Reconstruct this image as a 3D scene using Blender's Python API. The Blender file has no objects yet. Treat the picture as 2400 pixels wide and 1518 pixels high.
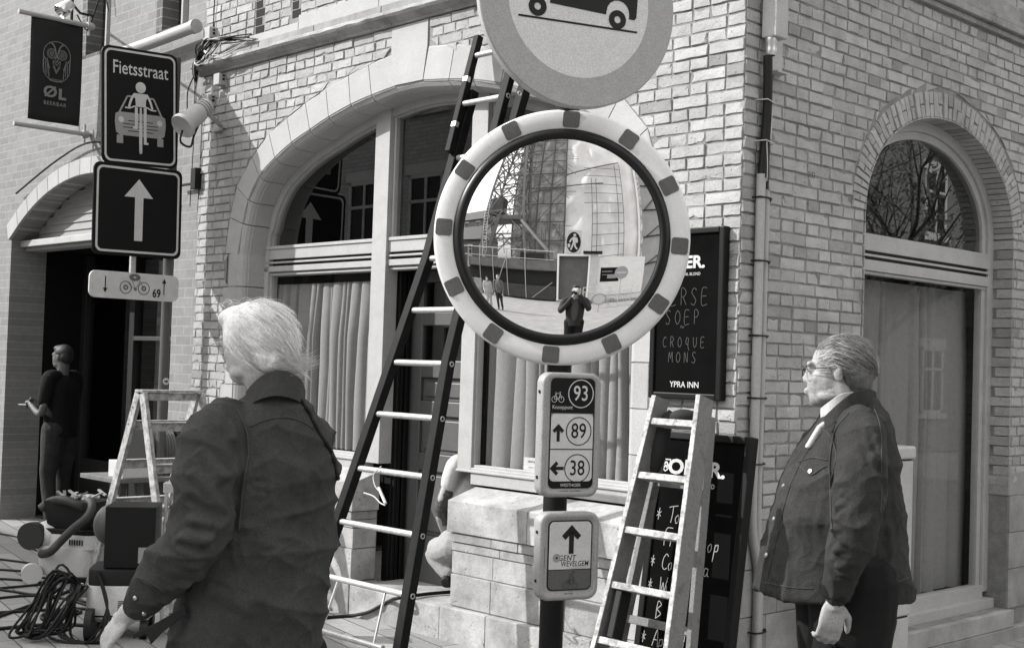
import bpy, bmesh, math, random
import numpy as np
from mathutils import Vector, Matrix, noise
random.seed(7)
SC = bpy.context.scene
COL = SC.collection
# ------------------------------------------------------------------ camera
F, CX, CY, ROLL, PITCH, YAW, EYE = 3060., 1200., 759., -0.03212, 0.03195, 0.76421, 1.70
cr, sr, cp, sp = math.cos(ROLL), math.sin(ROLL), math.cos(PITCH), math.sin(PITCH)
FW = Vector((0, cp, sp)); U0 = Vector((0, -sp, cp)); R0 = Vector((1, 0, 0))
RT = R0*cr - U0*sr; UP = R0*sr + U0*cr
EYEP = Vector((0, 0, EYE)); ZV = Vector((0, 0, 1))
cam = bpy.data.cameras.new('camera'); co = bpy.data.objects.new('camera', cam); COL.objects.link(co)
cam.sensor_width = 36; cam.lens = F/2400*36; cam.clip_start = 0.05; cam.clip_end = 400
m = Matrix((RT, UP, -FW)).transposed().to_4x4(); m.translation = EYEP; co.matrix_world = m
SC.camera = co
# ------------------------------------------------------------------ light
dA = Vector((-math.sin(YAW), math.cos(YAW), 0)); nA = Vector((-math.cos(YAW), -math.sin(YAW), 0))
dB = Vector((math.cos(YAW), math.sin(YAW), 0)); nB = Vector((math.sin(YAW), -math.cos(YAW), 0))
SUN = (nA*.60 + dA*.58 + ZV*.56).normalized()
w = bpy.data.worlds.new('World'); SC.world = w; w.use_nodes = True
nt = w.node_tree; bg = nt.nodes['Background']
sky = nt.nodes.new('ShaderNodeTexSky'); sky.sky_type = 'NISHITA'; sky.sun_disc = False
sky.sun_elevation = math.asin(SUN.z); sky.sun_rotation = math.atan2(SUN.x, SUN.y)
sky.air_density = 8.0; sky.dust_density = 1; sky.ozone_density = 0
bw = nt.nodes.new('ShaderNodeRGBToBW'); nt.links.new(sky.outputs[0], bw.inputs[0])
cmb = nt.nodes.new('ShaderNodeMixRGB'); cmb.blend_type = 'MULTIPLY'; cmb.inputs[0].default_value = 1
cmb.inputs[2].default_value = (1, .995, .985, 1)
nt.links.new(bw.outputs[0], cmb.inputs[1]); nt.links.new(cmb.outputs[0], bg.inputs[0])
bg.inputs[1].default_value = 0.15
sl = bpy.data.lights.new('sun', 'SUN'); sl.energy = 2.0; sl.angle = math.radians(.55); sl.color = (1, .99, .975)
so = bpy.data.objects.new('sun', sl); COL.objects.link(so); so.rotation_euler = SUN.to_track_quat('Z', 'Y').to_euler()
SC.view_settings.view_transform = 'Standard'; SC.view_settings.look = 'None'
SC.view_settings.exposure = 1.62; SC.view_settings.gamma = 1
# ------------------------------------------------------------------ frames and helpers
def ray(px, py): return FW + RT*((px-CX)/F) - UP*((py-CY)/F)
def at(px, py, Y):
    d = ray(px, py); return EYEP + d*(Y/d.y)
def on_plane(px, py, P0, N):
    d = ray(px, py); return EYEP + d*((P0-EYEP).dot(N)/d.dot(N))
class Fr:
    """local frame: x along ex, z up, n out along en"""
    def __init__(s, o, ex, en, ez=ZV): s.o, s.ex, s.en, s.ez = Vector(o), Vector(ex), Vector(en), Vector(ez)
    def P(s, x, z, n=0): return s.o + s.ex*x + s.ez*z + s.en*n
    def inv(s, p): d = p-s.o; return d.dot(s.ex), d.dot(s.ez), d.dot(s.en)
    def px(s, px, py, n=0):
        p = on_plane(px, py, s.o+s.en*n, s.en); return s.inv(p)[:2]
CORNER = at(1730, 759, 6.6); CORNER.z = 0
A = Fr(CORNER, dA, nA); B = Fr(CORNER, dB, nB)
G = Fr((0, 0, 0), (1, 0, 0), (0, -1, 0))
def yawfr(p, deg):
    a = math.radians(deg); return Fr(p, (math.cos(a), math.sin(a), 0), (math.sin(a), -math.cos(a), 0))
class MB:
    def __init__(s): s.v = []; s.f = []; s.mi = []; s.col = []; s.c = None; s.m = 0
    def add(s, vs, fs):
        b = len(s.v); s.v += [tuple(v) for v in vs]
        if s.c is not None: s.col += [s.c]*len(vs)
        else: s.col += [1.0]*len(vs)
        s.f += [tuple(b+i for i in f) for f in fs]; s.mi += [s.m]*len(fs); return s
    def box(s, fr, x0, x1, z0, z1, n0, n1):
        return s.add([fr.P(x, z, n) for n in (n0, n1) for z in (z0, z1) for x in (x0, x1)],
                     [(0, 1, 3, 2), (4, 6, 7, 5), (0, 4, 5, 1), (2, 3, 7, 6), (0, 2, 6, 4), (1, 5, 7, 3)])
    def prism(s, fr, pts, n0, n1):
        k = len(pts)
        s.add([fr.P(x, z, n) for n in (n0, n1) for x, z in pts],
              [tuple(range(k))[::-1], tuple(range(k, 2*k))] + [(i, (i+1) % k, k+(i+1) % k, k+i) for i in range(k)])
        return s
    def bar(s, p, q, wx, wy, up=ZV):
        p, q = Vector(p), Vector(q); d = (q-p).normalized()
        a = d.cross(up)
        if a.length < 1e-4: a = Vector((1, 0, 0))
        a.normalize(); b = a.cross(d)
        return s.add([o+a*(i*wx/2)+b*(j*wy/2) for o in (p, q) for i, j in ((-1, -1), (1, -1), (1, 1), (-1, 1))],
                     [(0, 1, 2, 3), (7, 6, 5, 4), (0, 4, 5, 1), (1, 5, 6, 2), (2, 6, 7, 3), (3, 7, 4, 0)])
    def tube(s, pts, r, seg=8, cap=True, closed=False, sq=None):
        pts = [Vector(p) for p in pts]; n = len(pts)
        rs = r if isinstance(r, (list, tuple)) else [r]*n
        t0 = (pts[1]-pts[0]).normalized(); a = t0.orthogonal().normalized(); vs = []
        for i in range(n):
            t = (pts[(i+1) % n if closed else min(i+1, n-1)]-pts[(i-1) % n if closed else max(i-1, 0)])
            t = t.normalized() if t.length > 1e-9 else t0
            a = (a-t*a.dot(t)); a = a.normalized() if a.length > 1e-6 else t.orthogonal().normalized()
            b = t.cross(a)
            for k in range(seg):
                an = 2*math.pi*k/seg; vs.append(pts[i]+(a*math.cos(an)+b*math.sin(an))*rs[i])
        fs = [(i*seg+k, i*seg+(k+1) % seg, (i+1)*seg+(k+1) % seg, (i+1)*seg+k) for i in range(n-1) for k in range(seg)]
        if closed: fs += [((n-1)*seg+k, (n-1)*seg+(k+1) % seg, (k+1) % seg, k) for k in range(seg)]
        elif cap: fs += [tuple(range(seg))[::-1], tuple(range((n-1)*seg, n*seg))]
        return s.add(vs, fs)
    def lathe(s, o, ax, prof, seg=32, closed=False):
        """prof: list of (radius, height along ax)"""
        o, ax = Vector(o), Vector(ax).normalized(); a = ax.orthogonal().normalized(); b = ax.cross(a); n = len(prof)
        vs = [o+ax*h+(a*math.cos(2*math.pi*k/seg)+b*math.sin(2*math.pi*k/seg))*max(r, 1e-5) for r, h in prof for k in range(seg)]
        fs = [(i*seg+k, i*seg+(k+1) % seg, (i+1)*seg+(k+1) % seg, (i+1)*seg+k) for i in range(n-1) for k in range(seg)]
        if closed: fs += [((n-1)*seg+k, (n-1)*seg+(k+1) % seg, (k+1) % seg, k) for k in range(seg)]
        return s.add(vs, fs)
    def ell(s, c, rx, ry, rz, M=None, seg=16, rings=10):
        c = Vector(c); vs = []; fs = []
        for i in range(1, rings):
            th = math.pi*i/rings
            for k in range(seg):
                ph = 2*math.pi*k/seg; v = Vector((rx*math.sin(th)*math.cos(ph), ry*math.sin(th)*math.sin(ph), rz*math.cos(th)))
                vs.append(c+(M @ v if M else v))
        top = len(vs); v = Vector((0, 0, rz)); vs += [c+(M @ v if M else v), c-(M @ v if M else v)]
        for i in range(rings-2):
            for k in range(seg): fs.append((i*seg+k, (i+1)*seg+k, (i+1)*seg+(k+1) % seg, i*seg+(k+1) % seg))
        for k in range(seg):
            fs.append((top, k, (k+1) % seg)); b = (rings-2)*seg; fs.append((top+1, b+(k+1) % seg, b+k))
        return s.add(vs, fs)
    def build(s, name, mat, parent=None, smooth=False, bevel=0, fix=True, tri=False):
        me = bpy.data.meshes.new(name); me.from_pydata(s.v, [], s.f)
        mats = mat if isinstance(mat, (list, tuple)) else [mat]
        for q in mats: me.materials.append(q)
        if len(mats) > 1: me.polygons.foreach_set('material_index', s.mi)
        if s.c is not None:
            ca = me.attributes.new('tone', 'FLOAT', 'POINT'); ca.data.foreach_set('value', s.col)
        if fix:
            bm = bmesh.new(); bm.from_mesh(me); bmesh.ops.recalc_face_normals(bm, faces=bm.faces); bm.to_mesh(me); bm.free()
        if smooth:
            me.polygons.foreach_set('use_smooth', [True]*len(me.polygons))
            try: me.set_sharp_from_angle(angle=math.radians(smooth if smooth is not True else 40))
            except Exception: pass
        me.update()
        o = bpy.data.objects.new(name, me); COL.objects.link(o)
        if parent is not None: attach(o, parent)
        if bevel:
            b = o.modifiers.new('bevel', 'BEVEL'); b.width = bevel; b.segments = 2; b.limit_method = 'ANGLE'; b.angle_limit = .7
            b.harden_normals = False
        return o
def wmat(o):
    if o.parent is None: return Matrix.LocRotScale(o.location, o.rotation_euler, None)
    return wmat(o.parent) @ o.matrix_parent_inverse @ Matrix.LocRotScale(o.location, o.rotation_euler, None)
def attach(o, parent):
    o.parent = parent; o.matrix_parent_inverse = wmat(parent).inverted()
def tag(o, label=None, cat=None, group=None, kind=None):
    for k, v in (('label', label), ('category', cat), ('group', group), ('kind', kind)):
        if v: o[k] = v
    return o
def thing(name, loc, label, cat, group=None, rz=0):
    o = bpy.data.objects.new(name, None); o.empty_display_size = .1; COL.objects.link(o)
    o.location = loc; o.rotation_euler = (0, 0, rz); return tag(o, label, cat, group)
def copy_tree(o, loc=None, label=None, parent=None):
    c = o.copy(); COL.objects.link(c)
    if parent is not None: c.parent = parent
    if loc is not None: c.location = loc
    if label: c['label'] = label
    for ch in list(o.children): copy_tree(ch, None, None, c)
    return c
def smoothpts(pts, n=6, closed=False):
    P = [Vector(p) for p in pts]; k = len(P); out = []
    for i in range(k if closed else k-1):
        p0, p1, p2, p3 = (P[(i-1) % k], P[i], P[(i+1) % k], P[(i+2) % k]) if closed else (P[max(i-1, 0)], P[i], P[i+1], P[min(i+2, k-1)])
        for j in range(n):
            t = j/n; out.append(.5*((2*p1)+(p2-p0)*t+(2*p0-5*p1+4*p2-p3)*t*t+(3*p1-p0-3*p2+p3)*t**3))
    if not closed: out.append(P[-1])
    return out
# ------------------------------------------------------------------ materials
GR = [210, .27]        # fine speckle of every real surface: features per metre, strength
def grey(v): return (v, v*.992, v*.984, 1)
def mat(name, v, rough=.8, var=0., vs=6., bump=0., bs=30., metal=0., spec=.5, tone=False, spots=0., spv=.4, sps=40., streak=None, det=6, wave=None, coat=0, stain=0., sts=1.2, sheen=0, grain=1.):
    """grey surface with its own mottling (var), pits (spots), bump; tone: per-piece colour attribute"""
    M = bpy.data.materials.new(name); M.use_nodes = True; T = M.node_tree; N = T.nodes; L = T.links
    b = N['Principled BSDF']; b.inputs['Roughness'].default_value = rough; b.inputs['Metallic'].default_value = metal
    b.inputs['Specular IOR Level'].default_value = spec
    if coat: b.inputs['Coat Weight'].default_value = coat
    if sheen: b.inputs['Sheen Weight'].default_value = sheen; b.inputs['Sheen Roughness'].default_value = .4
    tc = N.new('ShaderNodeTexCoord'); src = tc.outputs['Object']
    if streak:
        mp = N.new('ShaderNodeMapping'); mp.inputs['Scale'].default_value = streak; L.new(src, mp.inputs[0]); src = mp.outputs[0]
    def noise_(scale, detail=det, rg=.6):
        n = N.new('ShaderNodeTexNoise'); n.inputs['Scale'].default_value = scale; n.inputs['Detail'].default_value = detail
        n.inputs['Roughness'].default_value = rg; L.new(src, n.inputs['Vector']); return n.outputs[0]
    def math_(op, a, c=None, cl=False):
        n = N.new('ShaderNodeMath'); n.operation = op; n.use_clamp = cl
        for i, q in enumerate((a, c)):
            if q is None: continue
            if isinstance(q, (int, float)): n.inputs[i].default_value = q
            else: L.new(q, n.inputs[i])
        return n.outputs[0]
    def mapr(x, a, c, d, e):
        n = N.new('ShaderNodeMapRange'); L.new(x, n.inputs[0])
        for i, q in enumerate((a, c, d, e)): n.inputs[i+1].default_value = q
        return n.outputs[0]
    val = mapr(noise_(GR[0], 2, .8), .25, .75, 1-GR[1]*grain, 1+GR[1]*grain) if metal < .9 and v > .004 else None
    if var: vv_ = mapr(noise_(vs), .3, .7, 1-var, 1+var); val = vv_ if val is None else math_('MULTIPLY', val, vv_)
    if stain:
        s2 = mapr(noise_(sts, 8, .7), .42, .68, 1, 1-stain); val = s2 if val is None else math_('MULTIPLY', val, s2)
    if tone:
        at_ = N.new('ShaderNodeAttribute'); at_.attribute_name = 'tone'
        val = at_.outputs['Fac'] if val is None else math_('MULTIPLY', val, at_.outputs['Fac'])
    hgt = noise_(bs, 8, .65) if bump else None
    if spots:
        vo = N.new('ShaderNodeTexVoronoi'); vo.inputs['Scale'].default_value = sps; L.new(src, vo.inputs['Vector'])
        vo.inputs['Randomness'].default_value = 1
        msk = mapr(noise_(sps*.35, 3), .5, .62, 0, 1)
        sp_ = math_('MULTIPLY', mapr(vo.outputs['Distance'], .0, spots, 1, 0), msk)
        k = math_('SUBTRACT', 1, math_('MULTIPLY', sp_, 1-spv)); val = k if val is None else math_('MULTIPLY', val, k)
    if val is not None:
        mx = N.new('ShaderNodeVectorMath'); mx.operation = 'SCALE'; mx.inputs[0].default_value = grey(v)[:3]
        L.new(val, mx.inputs['Scale']); L.new(mx.outputs[0], b.inputs['Base Color'])
    else: b.inputs['Base Color'].default_value = grey(v)
    if bump:
        bn = N.new('ShaderNodeBump'); bn.inputs['Strength'].default_value = bump; bn.inputs['Distance'].default_value = .01
        hh = hgt
        if wave:
            wv = N.new('ShaderNodeTexWave'); wv.inputs['Scale'].default_value = wave[0]; wv.inputs['Distortion'].default_value = wave[1]
            L.new(src, wv.inputs['Vector']); hh = math_('ADD', hgt, math_('MULTIPLY', wv.outputs[1], wave[2]))
        if spots: hh = math_('SUBTRACT', hh, math_('MULTIPLY', sp_, 1.5))
        L.new(hh, bn.inputs['Height']); L.new(bn.outputs[0], b.inputs['Normal'])
    return M
def glass(name, refl=.5, tint=1., rough=.0, ior=1.5):
    M = bpy.data.materials.new(name); M.use_nodes = True; T = M.node_tree; N = T.nodes; L = T.links; N.clear()
    o = N.new('ShaderNodeOutputMaterial'); mx = N.new('ShaderNodeMixShader'); tr = N.new('ShaderNodeBsdfTransparent')
    gl = N.new('ShaderNodeBsdfGlossy'); gl.inputs['Roughness'].default_value = rough; fr = N.new('ShaderNodeLayerWeight'); pw_ = N.new('ShaderNodeMath'); pw_.operation = 'POWER'; pw_.inputs[1].default_value = 4.; L.new(fr.outputs['Facing'], pw_.inputs[0])
    tr.inputs[0].default_value = (tint, tint, tint, 1)
    a = N.new('ShaderNodeMath'); a.operation = 'MULTIPLY_ADD'; a.use_clamp = True; a.inputs[1].default_value = .8; a.inputs[2].default_value = refl+.04
    L.new(pw_.outputs[0], a.inputs[0]); L.new(a.outputs[0], mx.inputs[0]); L.new(tr.outputs[0], mx.inputs[1]); L.new(gl.outputs[0], mx.inputs[2])
    L.new(mx.outputs[0], o.inputs[0]); return M
def brickmat(name, v, mv, bw_, bh, mort=.008, bump=.4, fr=None, var=.25, sq=1.):
    """brick/slab pattern in the wall's own frame (object coordinates projected on its axes)"""
    M = bpy.data.materials.new(name); M.use_nodes = True; T = M.node_tree; N = T.nodes; L = T.links
    b = N['Principled BSDF']; b.inputs['Roughness'].default_value = .9
    tc = N.new('ShaderNodeTexCoord')
    if fr is None: vec = tc.outputs['Object']
    else:
        cb = N.new('ShaderNodeCombineXYZ')
        for i, ax in enumerate((fr.ex, fr.ez if fr.ez != fr.ex else fr.en)):
            d = N.new('ShaderNodeVectorMath'); d.operation = 'DOT_PRODUCT'; L.new(tc.outputs['Object'], d.inputs[0]); d.inputs[1].default_value = ax
            L.new(d.outputs['Value'], cb.inputs[i])
        vec = cb.outputs[0]
    br = N.new('ShaderNodeTexBrick'); L.new(vec, br.inputs['Vector']); br.inputs['Scale'].default_value = 1
    br.inputs['Brick Width'].default_value = bw_; br.inputs['Row Height'].default_value = bh; br.inputs['Mortar Size'].default_value = mort
    br.inputs['Mortar Smooth'].default_value = .3
    br.inputs['Color1'].default_value = grey(v*(1-var)); br.inputs['Color2'].default_value = grey(v*(1+var)); br.inputs['Mortar'].default_value = grey(mv)
    ns = N.new('ShaderNodeTexNoise'); ns.inputs['Scale'].default_value = 14; ns.inputs['Detail'].default_value = 9; ns.inputs['Roughness'].default_value = .9; L.new(tc.outputs['Object'], ns.inputs[0])
    mr = N.new('ShaderNodeMapRange'); L.new(ns.outputs[0], mr.inputs[0]); mr.inputs[1].default_value = .3; mr.inputs[2].default_value = .7; mr.inputs[3].default_value = .75; mr.inputs[4].default_value = 1.2
    sc = N.new('ShaderNodeVectorMath'); sc.operation = 'SCALE'; L.new(br.outputs[0], sc.inputs[0]); L.new(mr.outputs[0], sc.inputs['Scale']); L.new(sc.outputs[0], b.inputs['Base Color'])
    bn = N.new('ShaderNodeBump'); bn.inputs['Strength'].default_value = bump; bn.inputs['Distance'].default_value = .01
    hm = N.new('ShaderNodeMath'); hm.operation = 'MULTIPLY_ADD'; L.new(br.outputs['Fac'], hm.inputs[0]); hm.inputs[1].default_value = -1; L.new(ns.outputs[0], hm.inputs[2])
    L.new(hm.outputs[0], bn.inputs['Height']); L.new(bn.outputs[0], b.inputs['Normal']); return M
M_ = dict(
 brick=mat('pale_brick', .36, .92, .12, 9, .55, 45, tone=True, stain=.22, sts=1.3, spots=.28, spv=.35, sps=55),
 mortar=mat('mortar', .20, .95, .25, 12, .6, 60),
 stone=mat('white_stone', .35, .85, .07, 5, .15, 60, tone=True, spots=.12, spv=.6, sps=45),
 stone2=mat('weathered_stone', .35, .9, .14, 4, .4, 40, tone=True, stain=.45, sts=5, spots=.3, spv=.5, sps=30),
 stonedark=mat('grey_stone', .30, .9, .15, 6, .35, 40, tone=True, stain=.3, sts=4),
 paintw=mat('cream_paint', .37, .5, .05, 8, .06, 25, spec=.4, stain=.12, sts=6),
 black=mat('black_paint', .006, .5, 0, bump=.05, bs=60, spec=.25),
 blackmat=mat('black_plastic', .008, .6, .2, 10, .06, 50, spec=.3),
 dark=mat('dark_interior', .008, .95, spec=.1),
 door=mat('varnished_door', .085, .42, .25, 3, .08, 20, streak=(1, 1, .15)),
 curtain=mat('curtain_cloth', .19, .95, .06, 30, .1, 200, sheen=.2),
 curtaind=mat('shaded_curtain', .17, .95, .08, 30, .1, 200),  # darker copy of the curtain, room shade put into the colour
 glass=glass('window_glass', -.024),
 glassd=glass('dark_glass', .10, .8),
 plaster=mat('grey_plaster', .38, .9, .1, 6, .15, 40),
 alu=mat('aluminium', .62, .33, .08, 20, .05, 80, metal=.85),
 steel=mat('galvanised_steel', .42, .5, .15, 18, .05, 60, metal=.6),
 post=mat('dark_post', .009, .6, .3, 5, .1, 30, spec=.15),
 wood=mat('splashed_wood', .36, .75, .3, 10, .3, 40, stain=.5, sts=18, spots=.3, spv=.5, sps=60),
 pvc=mat('grey_pipe', .36, .55, .12, 5, .08, 25, stain=.25, sts=5),
 cable=mat('rubber_cable', .008, .6, spec=.3),
 cablel=mat('pale_cable', .45, .6),
)
# ================================================================== SETTING
def sheet(name, mat_, pts, z, kind='structure', label=None):
    o = MB().add([Vector((x, y, z)) for x, y in pts], [tuple(range(len(pts)))]).build(name, mat_, fix=False)
    tag(o, kind=kind, label=label); return o
PAV = Fr((0, 0, 0), (dA*.98+dB*.2).normalized(), nA, (dB*.98-dA*.2).normalized())
sheet('road', mat('asphalt', .22, .9, .2, 2, .3, 60, spots=.25, spv=.7, sps=60), [(-80, -90), (80, -90), (80, 90), (-80, 90)], -.03)
q = [A.P(-9, 0, 0), A.P(18, 0, 0), A.P(18, 0, 9), A.P(-9, 0, 5.2)]
q = [(p.x, p.y) for p in (A.P(16, 0, -1), A.P(16, 0, 9), A.P(-2.6, 0, 9), A.P(-2.6, 0, 4.2), B.P(12, 0, 2.6), B.P(12, 0, -1), A.P(1, 0, -1))]
sheet('pavement', brickmat('pavement_slabs', .24, .07, 1.15, .17, .006, .5, PAV, .22), q, .0)
# ================================================================== CORNER BUILDING
bld = thing('corner_building', A.P(2.5, 0, -2), 'pale brick corner building with a wide white stone arch over its shop window and door', 'building')
IH = [(2.017, 2.49), (1.965, 2.72), (1.90, 2.899), (1.759, 3.07), (1.555, 3.191), (1.344, 3.284), (1.117, 3.354), (.89, 3.42), (.637, 3.477), (.402, 3.512), (.144, 3.54)]
EH = [(2.194, 2.5), (2.146, 2.777), (2.066, 3.01), (1.863, 3.219), (1.644, 3.379), (1.411, 3.465), (1.183, 3.55), (.935, 3.621), (.672, 3.679), (.447, 3.725), (.19, 3.752)]
SC0 = 2.70
def arch_half(z):       # half width of the stone arch's outer edge at height z
    if z <= 2.5: return 2.19 if int((z+.01)/.25) % 2 else 2.13
    if z >= 3.935: return -1
    if z >= 3.75: return .19
    for (x0, z0), (x1, z1) in zip(EH, EH[1:]):
        if z0 <= z <= z1: return x0+(x1-x0)*(z-z0)/(z1-z0)
    return .19
def brick(mb, fr, c4, h, dep=.005):
    """one rough brick: c4 = four corners (x, z) counter-clockwise, front face pushed out by about dep"""
    cx = sum(p[0] for p in c4)/4; cz = sum(p[1] for p in c4)/4
    w = max(p[0] for p in c4)-min(p[0] for p in c4); hh = max(p[1] for p in c4)-min(p[1] for p in c4)
    if w < .02 or hh < .02: return
    R = random.uniform; mb.c = h; tl = R(-.003, .003); tv = R(-.0025, .0025); base = dep+R(-.004, .004)
    ring = []
    for i in range(4):
        a, b_ = c4[i], c4[(i+1) % 4]; ring.append(a); ln = math.hypot(a[0]-b_[0], a[1]-b_[1])
        k = 3 if ln > .14 else (2 if ln > .07 else 1)
        for j in range(1, k+1): ring.append((a[0]+(b_[0]-a[0])*j/(k+1), a[1]+(b_[1]-a[1])*j/(k+1)))
    n = len(ring); ring = [(x+R(-.0016, .0016), z+R(-.0016, .0016)) for x, z in ring]
    chip = random.random() < .16; ci = random.randrange(n)
    vs = [fr.P(x, z, -.012) for x, z in ring]; ins = []
    for i, (x, z) in enumerate(ring):
        e = R(.0018, .0045)+(R(.005, .014) if chip and i in (ci, (ci+1) % n) else 0)
        dx, dz = cx-x, cz-z; l = math.hypot(dx, dz); x2, z2 = x+dx/l*e*1.3, z+dz/l*e*1.3; ins.append((x2, z2))
        vs.append(fr.P(x*.7+x2*.3, z*.7+z2*.3, base-.004-(.004 if chip and i == ci else 0)))
    for x, z in ins: vs.append(fr.P(x, z, base+tl*(x-cx)/w*2+tv*(z-cz)/hh*2+R(-.0008, .0008)))
    vs.append(fr.P(cx, cz, base+R(-.001, .002)))
    fs = []
    for i in range(n):
        j = (i+1) % n; fs += [(i, j, n+j, n+i), (n+i, n+j, 2*n+j, 2*n+i), (2*n+i, 2*n+j, 3*n)]
    mb.add(vs, fs)
BH = .0654
def tone_():
    t = random.gauss(1, .06)
    if random.random() < .07: t *= random.uniform(.66, .84)
    return max(.5, min(1.2, t))
def bond(mb, fr, x0, x1, z0, z1, segs, off=0):
    """cross bond: rows of headers and rows of stretchers; segs(zlow, zhigh) -> list of ((xl_low, xl_high), (xr_low, xr_high)) free spans"""
    nrow = int(round((z1-z0)/BH))
    for r in range(nrow):
        a, b_ = z0+r*BH+.0045, z0+(r+1)*BH-.0045
        head = r % 2; L_ = .118 if head else .230; xs = []
        x = x0-random.uniform(0, .004)+((.0 if head else (.0 if r % 4 else -.118))) + off
        while x < x1:
            l = L_*random.uniform(.97, 1.03)
            if not head and random.random() < .12: l = .118
            xs.append((x, x+l)); x += l
        for (la, lb), (ra, rb) in segs(a, b_):
            for u, v in xs:
                u2, v2 = u+.0045, v-.0045
                if v2 < min(la, lb) or u2 > max(ra, rb): continue
                c4 = [(max(u2, la), a), (min(v2, ra), a), (min(v2, rb), b_), (max(u2, lb), b_)]
                if c4[1][0]-c4[0][0] < .012 and c4[2][0]-c4[3][0] < .012: continue
                c4[1] = (max(c4[1][0], c4[0][0]+.003), a); c4[2] = (max(c4[2][0], c4[3][0]+.003), b_)
                brick(mb, fr, c4, tone_())
def segA(a, b_):
    if b_ > 3.97: return slotseg(a, b_)
    ha, hb = arch_half(a), arch_half(b_)
    if ha < 0 and hb < 0: return [((0, 0), (5.33, 5.33))]
    ha, hb = max(ha, .0), max(hb, .0); g = .006
    return [((0, 0), (SC0-ha-g, SC0-hb-g)), ((SC0+ha+g, SC0+hb+g), (5.33, 5.33))]
SLOT = [(4.46, 4.60, 4.16), (3.98, 4.11, 4.20)]
def slotseg(a, b_):
    xs = [0]; 
    if a < 4.03: return []
    for l, r, zb in sorted(SLOT):
        if a > zb: xs += [l, r]
    xs.append(5.33); return [((xs[i], xs[i]), (xs[i+1], xs[i+1])) for i in range(0, len(xs), 2)]
mb = MB(); mb.c = 1.0
bond(mb, A, 0, 5.33, .60, 3.935, segA)
bond(mb, A, 0, 5.33, 4.36, 5.3, slotseg)
mb.build('front_brickwork', M_['brick'], bld)
# mortar bed with the arch opening left free
def archpts(off=0., n=3, key=False, H_=EH):
    pts = [(SC0+x, z) for x, z in H_]; pts += [(SC0-x, z) for x, z in H_[::-1]]; return pts
mb = MB(); T_ = .24
L0 = [(SC0+2.16, 0)]+[(SC0+x-.02, z-.02) for x, z in EH]+[(SC0-x+.02, z-.02) for x, z in EH[::-1]]+[(SC0-2.16, 0)]
n0 = len(L0)
out = []
for x, z in L0:
    if z <= 2.5: out.append((5.33 if x > SC0 else .003, z))
    else: out.append((x, 7.6))
out[1] = (5.33, 2.5); out.insert(2, (5.33, 7.6)); L0.insert(2, L0[1])
out[-2] = (.003, 2.5); out.insert(-2, (.003, 7.6)); L0.insert(-2, L0[-2]); n0 = len(L0)
vs = [A.P(x, z, -.001) for x, z in out]+[A.P(x, z, -.001) for x, z in L0]+[A.P(x, z, -T_) for x, z in out]+[A.P(x, z, -T_) for x, z in L0]
fs = []
for i in range(n0-1):
    fs += [(i, i+1, n0+i+1, n0+i), (2*n0+i, 3*n0+i, 3*n0+i+1, 2*n0+i+1), (n0+i, n0+i+1, 3*n0+i+1, 3*n0+i)]
mb.add(vs, fs); mb.build('front_wall', M_['mortar'], bld)
# slots (toothings) are bare mortar; flat dark strips paint in the shade of a recess
mb = MB()
for l, r, zb in SLOT:
    k = 0; z = zb; mb = MB()
    while z < 5.3:
        mb.box(A, l+.012+(.03 if k % 2 else 0), r-.012, z+.004, z+.060, .0, .0012); z += BH; k += 1
    mb.build('slot_shade', M_['stonedark'], bld)
# voussoirs
def cat(pts, i, t):
    P = [Vector((p[0], p[1], 0)) for p in pts]; k = len(P); p0, p1, p2, p3 = P[max(i-1, 0)], P[i], P[i+1], P[min(i+2, k-1)]
    v = .5*((2*p1)+(p2-p0)*t+(2*p0-5*p1+4*p2-p3)*t*t+(3*p1-p0-3*p2+p3)*t**3); return v.x, v.y
# section along the arch: (toward opening inset, n)
SEC = [(0, .006), (.004, .0), (.020, -.006), (.040, -.022), (.052, -.045), (.054, -.062), (.058, -.066), (.060, -.24)]
def vous(mb, e0, e1, ipts, nrm, tone, n_e=None):
    """ipts: points of the intrados from joint to joint, nrm: unit vectors pointing into the opening"""
    mb.c = tone; k = len(ipts); rows = []
    for j in range(k):
        t = j/(k-1); e = (e0[0]+(e1[0]-e0[0])*t, e0[1]+(e1[1]-e0[1])*t)
        col = [(e[0], e[1], -.02), (e[0], e[1], .003), (e[0]*.96+ipts[j][0]*.04, e[1]*.96+ipts[j][1]*.04, .006)]
        col += [(ipts[j][0]+nrm[j][0]*a, ipts[j][1]+nrm[j][1]*a, n) for a, n in SEC]; rows.append(col)
    m_ = len(rows[0]); vs = [A.P(*c) for row in rows for c in row]; fs = []
    for j in range(k-1):
        for q in range(m_-1): fs.append((j*m_+q, j*m_+q+1, (j+1)*m_+q+1, (j+1)*m_+q))
    fs.append(tuple(range(m_))); fs.append(tuple(range((k-1)*m_, k*m_))[::-1])
    mb.add(vs, fs)
mb = MB(); mbk = MB()
NI = len(IH)
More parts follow.
